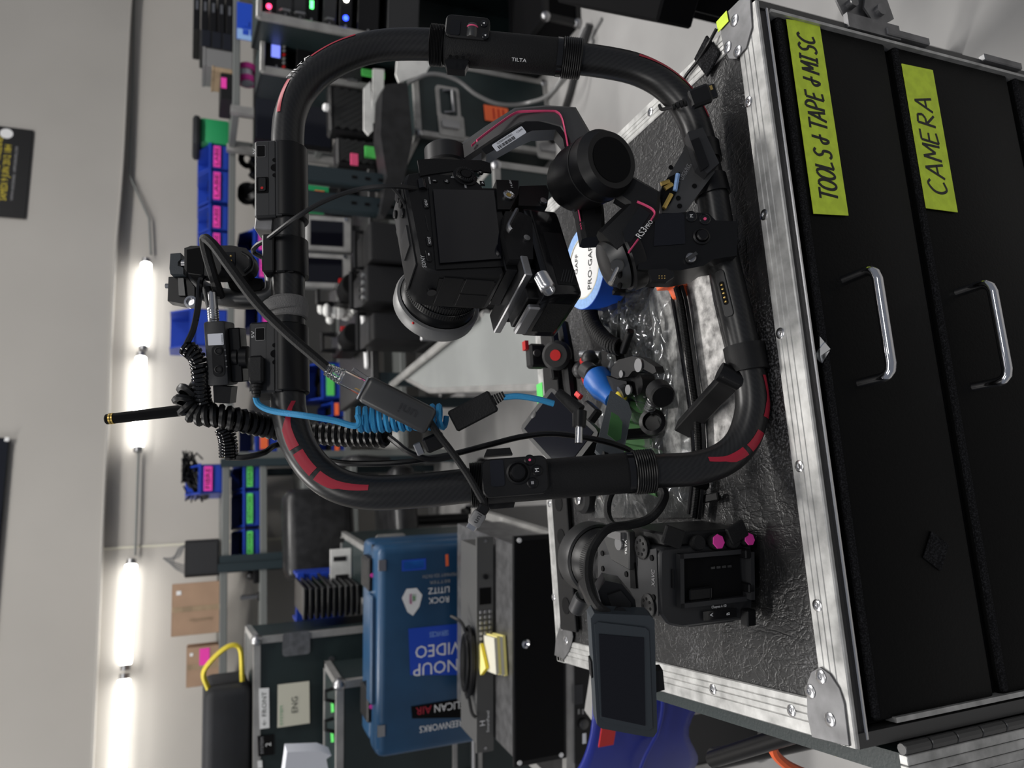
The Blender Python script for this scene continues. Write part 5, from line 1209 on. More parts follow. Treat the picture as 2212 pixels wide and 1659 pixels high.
# magnet mount with silver slotted screw
c = top(1272, 1075, 0)
t = thing('screw_mount', 'black rounded mount with a silver slotted screw at the back of the case', 'mount', Fr(c))
MB().lathe((0, 0, 0), Z_, [(.020, 0), (.020, .010), (.016, .014), (0, .014)], 28).build('base', 'black2', t); MB().lathe((0, 0, .014), Z_, [(.0085, 0), (.0085, .003), (.007, .004), (0, .004)], 24).build('screw_head', 'silver', t); MB().box((0, 0, .0182), (.013, .002, .0006), rotz(30)).build('slot', 'gun', t)
# ================================================================== BACKGROUND: LEFT GROUP
def bgf(x0, x1, y0, y1, Y, yaw=0., base=None):
    """frame of an upright box whose front face covers pixels x0..x1 (top..bottom), y0..y1 (right..left); local x right, y away, z up"""
    ym = (y0+y1)/2; c = atY(x1, ym, Y); zt = atY(x0, ym, Y).z
    xm = (x0+x1)/2; w = atY(xm, y0, Y).x-atY(xm, y1, Y).x; c.x = (atY(xm, y0, Y).x+atY(xm, y1, Y).x)/2
    if base is not None: c.z = base
    return yawf(c, yaw), w/max(.5, math.cos(rad(yaw))), zt-c.z
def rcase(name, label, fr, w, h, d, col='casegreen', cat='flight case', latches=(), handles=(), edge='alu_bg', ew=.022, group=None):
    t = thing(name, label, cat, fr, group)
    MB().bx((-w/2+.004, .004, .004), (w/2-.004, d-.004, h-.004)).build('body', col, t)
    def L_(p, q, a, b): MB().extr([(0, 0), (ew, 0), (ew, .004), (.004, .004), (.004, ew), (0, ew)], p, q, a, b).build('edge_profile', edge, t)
    for sx in (-1, 1):
        x = sx*w/2
        L_((x, 0, 0), (x, 0, h), X*-sx, Y_); L_((x, 0, h), (x, d, h), X*-sx, -Z_)
    for z, s_ in ((0, 1), (h, -1)): L_((-w/2, 0, z), (w/2, 0, z), Y_, Z_*s_)
    L_((-w/2, d, h), (w/2, d, h), -Y_, -Z_)
    for sx in (-1, 1):
        for z in (0, h):
            MB().ball((sx*(w/2-.012), .012, z+(.012 if z == 0 else -.012)), .021, n=10).build('ball_corner', 'steel', t)
    for (x, z) in latches:
        l_ = MB().prism(rrect(.10, .11, .012), (x, .002, z), X, Z_, .006).build('latch_dish', 'alu_bg', t)
        MB().prism(rrect(.035, .075, .008), (x, -.004, z+.005), X, Z_, .010).build('latch_wing', 'steel', l_)
    for (x, z) in handles:
        l_ = MB().prism(rrect(.15, .10, .014), (x, .003, z), X, Z_, .006).build('handle_dish', 'alu_bg', t)
        MB().prism(rrect(.12, .07, .01), (x, -.0035, z), X, Z_, .001).build('dish_recess', 'casegreen', l_)
        MB().tube([V((x-.05, -.004, z+.02)), V((x-.05, -.016, z-.015)), V((x+.05, -.016, z-.015)), V((x+.05, -.004, z+.02))], .007, 8).build('bail', 'steel', l_)
    return t
# support case carrying the rack gear
f, w, h = bgf(1252, 1500, 1180, 1665, 1.62, 2, None)
zS = f.o.z; ztop = atY(1222, 1400, 1.62).z
f = yawf(V((f.o.x, 1.62, 0)), 3)
sup = rcase('equipment_case', 'low grey-topped road case carrying the black rack drawer', f, .62, ztop-.002, .68, 'gun2')
pp = f.l(1262, 1535, -.004); dv_ = MB().bx((pp.x-.12, -.006, pp.z-.026), (pp.x+.13, .003, pp.z+.024)).build('radio_panel', 'black', sup, label='black rack radio with small screen and knob')
p = f.l(1250, 1500, -.0065); MB().box((p.x, -.0068, p.z), (.046, .001, .022)).build('display', 'screen2', dv_)
p = f.l(1260, 1563, -.0065); MB().lathe(p, (0, -1, 0), [(.012, 0), (.012, .006), (.009, .008), (0, .008)], 20).build('knob', 'gun', dv_)
for k in range(3): 
    p = f.l(1250+9*k, 1537, -.0065); MB().box((p.x, -.007, p.z), (.012, .001, .005)).build('key', 'grey', dv_)
p = f.l(1262, 1595, -.0065); MB().box((p.x, -.007, p.z), (.024, .0006, .010)).build('sticker', 'label', dv_)
# black 3U drawer
f, w, h = bgf(1108, 1222, 1157, 1640, 1.62, 3, ztop)
t = thing('drawer_cabinet', 'black steel rack drawer with small lock on the road case at left', 'cabinet', f)
bw = w/2
MB().bx((-bw+.02, .004, .002), (bw-.02, .40, h-.002), bev=.001).build('chassis', 'plate', t)
MB().bx((-bw, -.004, .001), (bw, .004, h), bev=.001).build('front_panel', 'black', t)
MB().bx((-bw+.012, -.0052, .008), (bw-.012, -.0035, h-.006)).build('drawer_face', 'matte', t)
p = f.l(1135, 1390, -.005); MB().lathe(p, (0, -1, 0), [(.010, 0), (.010, .004), (.007, .006), (.0035, .002), (0, .002)], 20).build('lock', 'chrome', t)
for sx in (-1, 1):
    for z in (.016, h-.014): MB().cyl((sx*(bw-.010), -.003, z), (sx*(bw-.010), -.007, z), .0055, n=12).build('screw', 'white', t)
zD = ztop+h
# grey 1U keypad unit
f, w, h = bgf(1018, 1066, 1162, 1618, 1.74, 3, zD)
h = .046
t = thing('keypad_unit', 'grey rack unit with rows of square keys on top of the black drawer', 'rack unit', f)
bw = w/2
MB().bx((-bw+.022, .002, .001), (bw-.022, .11, h), bev=.001).build('chassis', 'panelgrey', t)
MB().bx((-bw, -.004, .001), (bw, .003, h), bev=.001).build('front_panel', 'panelgrey', t)
x_k = lambda py: f.l(1042, py, -.004).x
MB().box((x_k(1288), -.0045, h*.5), (.040, .001, .030)).build('display', 'matte', t)
MB().cyl((x_k(1246), -.004, h*.5), (x_k(1246), -.010, h*.5), .006, n=16).build('knob', 'black', t)
for i in range(12):
    for j in range(3): MB().box((x_k(1322)-i*(x_k(1322)-x_k(1448))/11, -.005, .010+j*.012), (.0085, .003, .0085), bev=.001).build('key', 'steel', t)
text('SmartPanel', t, (x_k(1560), -.0046, h*.35), X, Z_, .010, 'print', width=.05)
text('H', t, (x_k(1562), -.0046, h*.65), X, Z_, .020, 'print')
for sx in (-1, 1): MB().cyl((sx*(bw-.010), -.003, h*.5), (sx*(bw-.010), -.006, h*.5), .004, n=10).build('screw', 'steel', t)
zU = zD+h
# cable bundle on the unit
c = atZ(1012, 1430, zU+.012); m_ = MB()
for k in range(7):
    r1, r2 = .075+random.uniform(-.012, .012), .022+random.uniform(-.005, .005)
    m_.tube([c+V((r1*math.cos(a*PI/10), r2*math.sin(a*PI/10), -.008+.003*k)) for a in range(20)], .0040, 6, closed=True)
m_.tube(spline([c+V((.05, .0, .0)), c+V((.09, .02, .012)), c+V((.10, .05, .03))], 5), .004, 6); m_.tube(spline([c+V((-.07, 0, .0)), c+V((-.11, -.03, .0)), c+V((-.12, -.04, -.008))], 5), .004, 6)
o = m_.build('cable_bundle', 'black'); recentre(o, c); tag(o, 'black coiled cable bundle lying on the grey keypad unit', 'cable')
# sticky note pads
for k, (px, py, a) in enumerate(((1082, 1412, 12), (1070, 1420, 40))):
    c = atZ(px, py, zD+.001); fr_ = yawf(c if k == 0 else c+V((0, .0, .0305)), a)
    t = thing('note_pad', ('pale yellow note pad lying on the black rack drawer', 'bright yellow note pad resting on the pale yellow pad')[k], 'note pad', fr_)
    if k == 0:
        for j in range(4): MB().bx((-.045+.002*j, -.035, .0072*j), (.045-.003*(j % 2), .035, .0072*j+.0068)).build('note_block', 'cream' if j % 2 else 'sticky', t)
    else: MB().bx((-.030, -.022, 0), (.030, .022, .008)).build('note_block', 'yellowtag', t); MB().bx((-.030, -.022, .008), (.030, .022, .0085)).build('top_sheet', 'sticky', t)
# blue hard case
f, w, h = bgf(815, 1110, 1175, 1612, 2.06, 3, ztop)
t = thing('hard_case', 'dark blue moulded hard case covered in stickers, standing on its side', 'hard case', f)
bw = w/2
MB().bx((-bw, .0, .0), (bw, .10, h), bev=.024, seg=3).build('lid', 'bluecase', t)
MB().bx((-bw+.004, .105, .0), (bw-.004, .22, h-.004), bev=.02, seg=3).build('base', 'bluecase', t)
MB().bx((-bw+.010, .095, .006), (bw-.010, .115, h-.008)).build('seam', 'black', t)
for py in (1250, 1540):
    x = f.l(830, py, 0).x; l_ = MB().bx((x-.045, .06, h-.02), (x+.045, .15, h+.014), bev=.005).build('latch', 'black2', t); MB().cyl((x, .058, h+.002), (x, .056, h+.002), .006, n=10).build('lock_mark', 'hotpink', l_)
x0_, x1_ = f.l(900, 1500, 0).x, f.l(900, 1300, 0).x
MB().bx((x0_-.02, .02, h-.006), (x1_+.02, .07, h+.014), bev=.005).build('carry_handle', 'bluecase', t)
def lid(px, py): p = f.l(px, py, -.0008); return V((p.x, -.0008, p.z))
def stick(q, mat, name): return MB().slab([lid(*k) for k in q], (0, -1, 0), .0008).build(name, mat, t)
up_, lf = Z_, -X
s_ = stick(((882, 1358), (1010, 1345), (1010, 1458), (886, 1458)), 'blue', 'sticker'); s_['label'] = 'blue lettered sticker'
tx = lambda s, px, py, sz, wd, mt='print': text(s, t, lid(px, py)+V((0, -.0012, 0)), Z_, -X, sz, mt, width=wd)
tx('SERVICES', 948, 1368, .020, .055, 'bluepale'); tx('VIDEO', 945, 1402, .048, .13); tx('NOUP', 942, 1440, .048, .13)
stick(((868, 1210), (920, 1206), (920, 1230), (868, 1234)), 'blue', 'sticker'); stick(((872, 1213), (916, 1209), (916, 1227), (872, 1231)), 'bluetool', 'sticker_field')
stick(((888, 1526), (1010, 1506), (1010, 1550), (890, 1552)), 'matte', 'name_plate'); tx('PELICAN', 975, 1524, .030, .10); tx('AIR', 915, 1533, .030, .045, 'red')
tx('SCREENWORKS', 962, 1566, .026, .15)
tx('LITITZ', 948, 1274, .024, .062); tx('ROCK', 948, 1295, .024, .060); tx('PRIMARY SDI PATH', 950, 1242, .014, .10, 'printdim'); tx('BETTER', 950, 1256, .012, .06, 'printdim')
stick(((878, 1272), (900, 1270), (912, 1285), (906, 1310), (892, 1330), (880, 1322), (868, 1292)), 'white', 'sticker')
stick(((884, 1283), (890, 1282), (890, 1306), (884, 1304)), 'hotpink', 'sticker_field'); stick(((891, 1283), (900, 1283), (898, 1298), (891, 1300)), 'lightgreen', 'sticker_field')
stick(((962, 1198), (968, 1197), (969, 1222), (963, 1223)), 'orange', 'sticker')
for px, py in ((815, 1222), (828, 1578)): p = lid(px, py); MB().box((p.x, -.001, h-.012), (.03, .006, .02)).build('padlock_eye', 'steel', t)
# tall green rack case behind and smaller open case beside it
f, w, h = bgf(548, 830, 1372, 1800, 2.62, 2); zt = atY(548, 1560, 2.62).z
f = yawf(V((f.o.x, 2.62, 0)), 11)
A1 = rcase('flight_case', 'tall dark green flight case with taped paper labels at the left', f, w, zt, .42, handles=())
def fl(px, py): p = f.l(px, py, -.002); return V((p.x, -.002, p.z))
def fst(q, mat, name, lb_=None): return MB().slab([fl(*k) for k in q], (0, -1, 0), .001).build(name, mat, A1, label=lb_)
fst(((559, 1487), (581, 1486), (582, 1572), (561, 1575)), 'white', 'tape_label', 'white tape label'); text('← FRONT', A1, fl(571, 1531)+V((0, -.0016, 0)), X, Z_, .020, 'ink', width=.105)
fst(((600, 1479), (668, 1471), (669, 1562), (599, 1572)), 'cream', 'paper_label', 'cream paper label'); text('ENG', A1, fl(637, 1522)+V((0, -.0016, 0)), X, Z_, .028, 'ink', width=.05); text('SYSTEM', A1, fl(608, 1545)+V((0, -.0016, 0)), X, Z_, .012, 'green', width=.06)
fst(((556, 1590), (592, 1586), (592, 1630), (558, 1634)), 'matte', 'number_label'); text('SYSTEM', A1, fl(566, 1610)+V((0, -.0016, 0)), X, Z_, .014, 'printdim', width=.05); text('2', A1, fl(580, 1608)+V((0, -.0016, 0)), X, Z_, .024, 'print')
fst(((556, 1644), (566, 1642), (567, 1659), (557, 1659)), 'white', 'tape_label')
p = fl(640, 1390); MB().prism(rrect(.075, .09, .01), p+V((0, .001, 0)), X, Z_, .006).build('hinge_plate', 'plate', A1)
p = fl(716, 1424); MB().cyl(p, p+V((0, -.006, 0)), .010, n=14).build('stud', 'steel', A1)
f, w, h = bgf(708, 1130, 1478, 1720, 2.34, 2); zt2 = atY(730, 1560, 2.32).z
f = yawf(V((atY(760, 1600, 2.34).x-.02, 2.34, 0)), 4)
A2 = rcase('flight_case', 'shorter green flight case with lime tape flags on top, in front of the tall one', f, .40, zt2, .24, handles=((-.08, zt2-.42),))
for k in (0, 1):
    p = V((.02+.09*k, .06, zt2+.001)); MB().box(p, (.035, .05, .002), rotz(20)).build('tape_flag', 'lightgreen', A2); MB().tube([p+V((.02, -.02, 0)), p+V((.03, -.02, .025)), p+V((.055, -.02, .025)), p+V((.06, -.02, 0))], .006, 6).build('knob', 'black', A2)
c = V((-.12, .06, zt2)); m_ = MB()
zz = zt2
# red and black cable bundle hanging over A2
W2 = lambda v: f.m @ v
P_ = [W2(V((-.10, -.012, zt2+.02))), W2(V((-.13, -.030, zt2-.04))), W2(V((-.135, -.03, zt2-.12)))]
for k, mt in enumerate(('redm', 'redm', 'green', 'black')):
    cable('hanging_cable', ('thin red cable hanging over the green case, nearer the blue hard case', 'second red cable hanging over the green case', 'thin green cable hanging over the green case', 'black cable hanging beside the red cables')[k], [p+V((-.018*k, -.002*k, .004*k)) for p in P_], .006, mt)
o = sheet(((0, 0), (0, 1), (1, 1), (1, 0)), 2, 2, lambda u, v: 0) if False else None
q = [atY(*k, 2.05) for k in ((620, 1625), (690, 1622), (716, 1632), (705, 1640), (716, 1700), (610, 1700))]
o = MB().slab([p-q[0] for p in q], (0, 1, 0), .05).build('plastic_wrap', 'label'); o.location = q[0]; tag(o, 'pale translucent wrapped packet hanging at the left edge', 'packet')
# black roll bag with yellow straps
f, w, h = bgf(437, 537, 1442, 1720, 2.42, 2, A1.matrix_world.translation.z+zt)
zt1 = zt; zt = atY(548, 1560, 2.62).z
f = yawf(V((atY(500, 1580, 2.68).x-.06, 2.66, zt)), 9)
t = thing('soft_case', 'black fabric soft case with yellow strap handle on top of the green case', 'soft case', f)
bw = .33; bh = atY(440, 1560, 2.7).z-zt
MB().bx((-bw, -.02, .0), (bw*.62, .28, bh), bev=.03, seg=3).build('body', 'bag', t)
MB().tube(spline([V((bw*.58, .06, bh*.9)), V((bw*.78, .05, bh*1.0)), V((bw*.98, .05, bh*.55)), V((bw*.95, .05, bh*.25)), V((bw*.64, .03, .03))], 6), .017, 8, flat=.5).build('strap_handle', 'yellow', t)
MB().tube([V((-bw*.2, -.024, .01)), V((-bw*.2, -.022, bh*.5)), V((-bw*.2, 0, bh))], .008, 6, flat=.3).build('strap', 'yellow', t)
# green case with corrugated black files, blue folder, white sheet, behind the hard case
f, w, h = bgf(720, 830, 1175, 1322, 2.75, 4); zt = atY(790, 1270, 2.75).z
f = yawf(V((f.o.x, 2.75, 0)), 4)
A4 = rcase('flight_case', 'green flight case behind the blue hard case, carrying the black file stack', f, w-.03, zt, .5, latches=((.10, zt-.09),))
bz = zt
f, w, h = bgf(652, 790, 1272, 1336, 2.80, 4, bz)
h = atY(655, 1315, 2.8).z-bz
ORD = ('bottom', 'second', 'third', 'fourth', 'fifth', 'sixth', 'seventh', 'eighth', 'ninth', 'topmost')
for k in range(10):
    fk = yawf(V((f.o.x, 2.82+.0, bz+k*h/10.0)), 4+random.uniform(-2, 2))
    t = thing('file_tray', ORD[k]+' black tray of the ribbed stack behind the blue hard case', 'tray', fk, 'black trays in the stack')
    m_ = MB(); m_.bx((-w/2, 0, .002), (w/2, .28, h/10-.008), bev=.002); m_.build('tray_body', 'black', t); MB().bx((-w/2, -.004, h/10-.010), (w/2, .02, h/10-.003), bev=.002).build('tray_lip', 'gun2', t)
f, w, h = bgf(640, 720, 1238, 1340, 3.14, 4, bz); hh = atY(640, 1290, 3.14).z-bz
t = thing('blue_panel_bin', 'large blue plastic bin leaning behind the black tray stack', 'bin', f)
MB().bx((-w/2, 0, 0), (w/2, .02, hh), bev=.004).build('front_wall', 'bluebin', t); MB().bx((-w/2, .02, 0), (-w/2+.01, .10, hh)).build('side_wall', 'bluebin', t); MB().bx((w/2-.01, .02, 0), (w/2, .10, hh)).build('side_wall', 'bluebin', t); MB().bx((-w/2, .02, 0), (w/2, .10, .01)).build('bottom', 'bluebin', t)
MB().bx((-w/2-.006, -.006, hh-.03), (w/2+.006, .0, hh), bev=.002).build('rim', 'bluebin', t); MB().box((.05, -.001, hh*.7), (.03, .002, .025)).build('tape_label', 'lightgreen', t)
f, w, h = bgf(714, 782, 1186, 1270, 3.02, 6, bz); hh = atY(714, 1228, 3.02).z-bz
t = thing('notice_board', 'white printed card standing behind the blue hard case', 'card', f)
MB().bx((-w/2, 0, 0), (w/2, .012, hh)).build('card', 'paper', t)
for k in range(3): MB().box((-w*.2+.07*k, -.001, hh*(.45+.1*k)), (.018, .001, .05)).build('print_block', 'ink', t)
# blue moulded stool on a pale steel column, near lower left
Yc = 1.22; cS = atY(1400, 1580, Yc); zT_ = atY(1290, 1580, Yc).z; zB_ = atY(1500, 1580, Yc).z
f = yawf(V((cS.x, Yc, 0)), -14)
t = thing('moulded_stool', 'blue moulded plastic stool with red sticker on a pale column beside the road case', 'stool', f)
m_ = MB(); G = []
for j in range(15):
    row = []; v_ = j/14; z = zB_+(zT_-zB_)*v_
    for i in range(17):
        u_ = i/16*2-1; wd = .150+.05*math.sin(v_*PI*.9+.2)-.02*v_
        row.append(m_.bm.verts.new(V((u_*wd, .04-.05*math.cos(u_*1.4)+.03*v_, z-.035*(1-v_)*u_*u_+.02*(1-v_)*math.cos(u_*5)))))
    G.append(row)
for j in range(14):
    for i in range(16):
        if not (j in (6, 7) and i in (8, 9, 11, 12)): m_.bm.faces.new((G[j][i], G[j][i+1], G[j+1][i+1], G[j+1][i]))
bk = m_.build('seat_shell', 'chair', t); md = bk.modifiers.new('s', 'SOLIDIFY'); md.thickness = .008
MB().tube(spline([V((-.14+.02*k, -.014+.002*abs(k-7), zB_+.10+.012*math.sin(k*.5))) for k in range(15)], 2), .0035, 6).build('shell_rib', 'chair', t)
p = f.l(1300, 1580, -.012); MB().box((p.x, -.014, p.z-.012), (.06, .003, .030)).build('red_sticker', 'redm', t)
MB().bx((-.035, .055, 0), (.060, .125, zT_-.04), bev=.006).build('column', 'alu_bg', t); MB().bx((-.13, -.02, 0), (.15, .21, .025), bev=.004).build('foot_plate', 'steel', t)
A, B = atY(1540, 1640, .86), atY(1760, 1570, .66)
t = thing('black_stand', 'black tubular stand low at the left beside the road case', 'stand', Fr(V((A.x, A.y, 0))))
MB().tube([A-t.location, B-t.location], .011, 14).build('cross_tube', 'black', t)
MB().cyl(V((0, 0, 0)), A-t.location, .014, n=12).build('upright', 'black', t)
MB().cyl(V((B.x-A.x, B.y-A.y, 0)), B-t.location, .014, n=12).build('upright', 'black', t)
pA = atZ(1690, 1600, .30)
cable('orange_cable', 'orange cable hanging below the left edge of the road case', [atY(1668, 1600, .74), atY(1672, 1625, .74), atY(1690, 1645, .74), atY(1712, 1659, .74), atY(1760, 1680, .74)], .006, 'orange')
q = [atY(*k, .78) for k in ((1800, 1612), (1826, 1612), (1832, 1630), (1806, 1634))]
o = MB().slab([p-q[0] for p in q], (0, 1, 0), .004).build('yellow_tag', 'yellowtag'); o.location = q[0]; tag(o, 'yellow tag hanging below the front left corner of the road case', 'tag')
# ================================================================== BACKGROUND: SHELVES ALONG THE WALL
def shelf(label, Y, yR, yL, vs, yaw, dep=.42, mat='shelf', posts='rackgreen', name='shelf_unit'):
    ym = (yR+yL)/2; f = yawf(V((atY(500, ym, Y).x, Y, 0)), yaw)
    x0, x1 = f.l(500, yL, 0).x, f.l(500, yR, 0).x
    zs_ = [f.l(v, ym, 0).z for v in vs]
    t = thing(name, label, 'shelf', f)
    for z in zs_: MB().bx((x0, 0, z-.035), (x1, dep, z), bev=.003).build('shelf_board', mat, t)
    for x in (x0, x1):
        for y in (-.012, dep-.02): MB().bx((x-.02, y, 0), (x+.02, y+.032, zs_[0]+.01)).build('post', posts, t)
    return t, f, zs_
def on(f, z, px_top, y0, y1, yo=.02, dep=.3):
    """slot on a shelf: frame at its base centre, width, height"""
    p0, p1 = f.l(px_top, y1, yo), f.l(px_top, y0, yo); return Fr(f.m @ V(((p0.x+p1.x)/2, yo, z)), f.x), p1.x-p0.x, (p0.z+p1.z)/2-z
def bin_(label, fr, w, h, d=.28, mat='bluebin', tape='hotpink', tx=None, fill='matte', group='plastic bins'):
    t = thing('storage_bin', label, 'bin', fr, None); a = .008; w *= .97
    m_ = MB(); sh = [(0, 0), (d, 0), (d, h), (d*.35, h), (.0, h*.62)]
    for sx in (-1, 1): m_.prism(sh, (sx*(w/2)-(a if sx > 0 else 0), 0, 0), Y_, Z_, a)
    m_.bx((-w/2, 0, 0), (w/2, d, a)); m_.bx((-w/2, d-a, 0), (w/2, d, h)); m_.bx((-w/2, 0, 0), (w/2, a, h*.62)); m_.bx((-w/2-.004, -.008, h*.58), (w/2+.004, 0, h*.66))
    m_.build('tub', mat, t)
    if tape:
        MB().bx((-w*.42, -.0105, h*.28), (w*.42, -.0002, h*.50)).build('tape_label', tape, t)
        if tx: text(tx, t, (0, -.0110, h*.39), X, Z_, h*.20, 'ink', width=w*.7)
    if fill:
        m_ = MB()
        for k in range(10): m_.ball((random.uniform(-.38, .38)*w, random.uniform(.25, .8)*d, h*.45), h*.28, (1, 1, .8), 8)
        m_.build('contents', fill, t)
    return t
# ---- left unit
t, f, z = shelf('grey steel shelf unit at the left with blue bins and cardboard boxes', 4.15, 1000, 1208, (480, 562, 655, 760), 14)
fr, w, h = on(f, z[0], 402, 1003, 1068); bin_('blue bin with pink label piled with wires, on top of the left shelf unit', fr, w, h*1.02, tx='FIBRE', fill='gun2')
c = fr.o+V((0, .1, h)); m_ = MB()
for k in range(22): m_.tube([c+V((random.uniform(-.08, .08)+.06*math.cos(a*.7+k), random.uniform(-.03, .03), -.03+.05*math.sin(a*.9+k))) for a in range(8)], .005, 5)
o = m_.build('wire_tangle', 'black'); recentre(o, c); tag(o, 'tangle of black wires spilling from the pink labelled bin', 'wires')
for k, (ya, yb, s_) in enumerate(((1004, 1058, 'FIBRE'), (1060, 1140, 'NETWORK'), (1144, 1206, 'POWER'))):
    fr, w, h = on(f, z[1], 500, ya, yb); bin_(('blue bin with green label, right of three on the second shelf', 'blue bin with green label, middle of three on the second shelf', 'blue bin with green label, left of three on the second shelf')[k], fr, w, h*.92, tape='lightgreen', tx=s_)
for k, (ya, yb, vt) in enumerate(((1078, 1112, 610), (1112, 1150, 596), (1150, 1192, 606))):
    fr, w, h = on(f, z[2], 634, ya, yb); bin_('small yellow fronted bin of black gear, number {} counted from the right'.format(('one', 'two', 'three')[k]) if False else ('yellow fronted bin on the third shelf, nearest the ring', 'yellow fronted bin on the third shelf, in the middle', 'yellow fronted bin on the third shelf, nearest the post')[k], fr, w, h, tape='lightgreen', mat='yellow', fill=None)
    c = fr.o+V((0, .12, h)); m_ = MB()
    hh = f.l(vt, ya, .02).z-z[2]-h
    for j in range(5): m_.ball(c+V((random.uniform(-.3, .3)*w, random.uniform(-.05, .05), hh*.35*random.uniform(.3, 1.2)-.02)), w*.42, (1, .8, random.uniform(.6, 1.0)), 8)
    o = m_.build('gear_pouch', 'matte'); recentre(o, c); tag(o, ('black padded gear in the yellow bin nearest the ring', 'black padded gear in the middle yellow bin', 'black padded gear in the yellow bin nearest the post')[k], 'gear')
# left bay
t, f, z = shelf('grey steel shelf bay at far left behind the green flight cases', 4.00, 1226, 1500, (474, 562, 700), 14)
fr, w, h = on(f, z[0], 396, 1158, 1236)
fr, w, h = on(f, z[0], 396, 1222, 1244)
fa = Fr(atY(472, 1198, 4.1)*1, f.x); fa.o.z = z[0]
FA = on(f, z[0], 396, 1214, 1240)
g1, w, h = on(f, z[0], 398, 1216, 1240)
# grey heater box sits across the post
tt = thing('grey_monitor_box', 'dark grey vented box with thin wires on top, beside the larger cardboard box', 'box', Fr(f.m @ V((f.l(430, 1252, .04).x+.105, .04, z[0])), f.x))
hh = f.l(398, 1230, .02).z-z[0]
MB().bx((-.09, 0, 0), (.09, .2, hh), bev=.006).build('housing', 'gun2', tt); MB().bx((-.075, -.003, .012), (.075, .001, hh-.012)).build('face', 'dgrey', tt)
m_ = MB()
for k in range(5): m_.tube(spline([V((-.07+.01*k, .05, hh)), V((-.03+.01*k, .05, hh+.05+.012*k)), V((.05-.01*k, .05, hh+.03)), V((.07, .05, hh))], 5), .003, 5)
m_.build('wires', 'grey', tt)
def cbox(label, fr, w, h, d, tape=None, s=None):
    t = thing('cardboard_box', label, 'box', fr); MB().bx((-w/2, 0, 0), (w/2, d, h), bev=.002).build('carton', 'cardboard', t)
    MB().bx((-.012, -.0015, 0), (.012, 0, h)).build('seam', 'wood', t)
    MB().bx((-w/2, 0, h), (w/2, d/2-.002, h+.003)).build('flap', 'cardboard', t)
    if tape: MB().bx((w*.02, -.002, h*.30), (w*.45, -.0005, h*.62)).build('tape_label', tape, t)
    if s: text(s, t, (-w*.22, -.0018, h*.4), V((0, 0, 1)), -X, h*.12, 'wood', width=h*.5)
    MB().bx((w*.28, -.002, h*.82), (w*.36, -.0005, h*.92)).build('sticker', 'white', t)
    return t
fr, w, h = on(f, z[0], 372, 1262, 1376); cbox('larger cardboard box standing on the shelf beneath the third tube lamp', fr, w, h, .3, None, 'Audio/Misc')
fr, w, h = on(f, z[0], 404, 1400, 1486); cbox('smaller cardboard box with hot pink label, left of the larger one', fr, w, h, .25, 'hotpink')
fr, w, h = on(f, z[1], 530, 1226, 1262); t_ = thing('camera_clamp', 'black camera clamp on the second shelf left of the post', 'clamp', fr); MB().bx((-w*.5, 0, 0), (w*.5, .06, h*.45), bev=.006).build('jaw', 'black', t_); MB().ball((0, .03, h*.6), h*.35, n=10).build('ball', 'gun2', t_)
fr, w, h = on(f, z[1], 520, 1285, 1298); t_ = thing('spigot', 'short metal spigot standing on the second shelf', 'spigot', fr); MB().cyl((0, .03, 0), (0, .03, h), .012, n=12, bev=.003).build('rod', 'steel', t_); MB().cyl((0, .03, 0), (0, .03, .012), .022, n=12).build('flange', 'gun', t_)
A = atY(598, 1228, 3.9); B = atY(632, 1300, 3.9)
# post tape scrap
# ---- leather chair in front of the left shelf
f = yawf(V((atY(760, 1140, 3.66).x, 3.66, 0)), 20)
zz = f.l(725, 1140, 0).z
t = thing('leather_chair', 'black cushioned leather office chair in front of the shelves at left', 'chair', f)
MB().box((0, .12, zz+.06), (.44, .14, .34), bev=.06, seg=3).build('backrest', 'seat', t); MB().box((0, -.12, zz-.26), (.46, .42, .12), bev=.045, seg=3).build('seat', 'seat', t)
for sx in (-1, 1): MB().tube(spline([V((sx*.26, .10, zz-.24)), V((sx*.28, .08, zz-.05)), V((sx*.28, -.20, zz-.04)), V((sx*.26, -.24, zz-.22))], 5), .022, 8).build('armrest', 'seat', t)
MB().cyl((0, -.08, .09), (0, -.08, zz-.32), .03, n=12).build('gas_stem', 'black', t)
for k in range(5): a = k*2*PI/5; MB().tube([V((0, -.08, .10)), V((.28*math.cos(a), -.08+.28*math.sin(a), .06))], .018, 8).build('base_arm', 'black', t); MB().ball((.28*math.cos(a), -.08+.28*math.sin(a), .03), .03, n=8).build('castor', 'black', t)
# ---- middle / right unit
t, f, z = shelf('long grey shelf unit behind the ring with rows of blue bins', 4.5, 240, 985, (492, 600, 740, 860), 10, posts='shelf')
labs = ['blue bin with pink label next to the green box on the top shelf', 'blue bin with pink label holding a black part, second from the green box', 'blue bin with pink label, third from the green box', 'blue bin with pink label just right of the handle mount']
for k, (ya, yb) in enumerate(((307, 362), (362, 434), (438, 494), (496, 556))):
    fr, w, h = on(f, z[0], 428, ya, yb); bin_(labs[k], fr, w, h, tx='LABELS'[:4], fill='matte' if k in (1,) else ('gun2' if k == 2 else None))
fr, w, h = on(f, z[0], 416, 250, 304); t_ = thing('green_bag', 'green fabric bag with black flap at the right end of the top shelf', 'bag', fr); MB().bx((-w/2, 0, 0), (w/2, .2, h*.8), bev=.012, seg=2).build('body', 'green', t_); MB().bx((-w/2-.03, -.03, h*.78), (w/2, .2, h*1.0), bev=.02, seg=2).build('flap', 'bag', t_)
fr, w, h = on(f, z[0], 366, 662, 746); bin_('large empty blue bin on the top shelf behind the receiver box', fr, w, h, tape=None, fill=None)
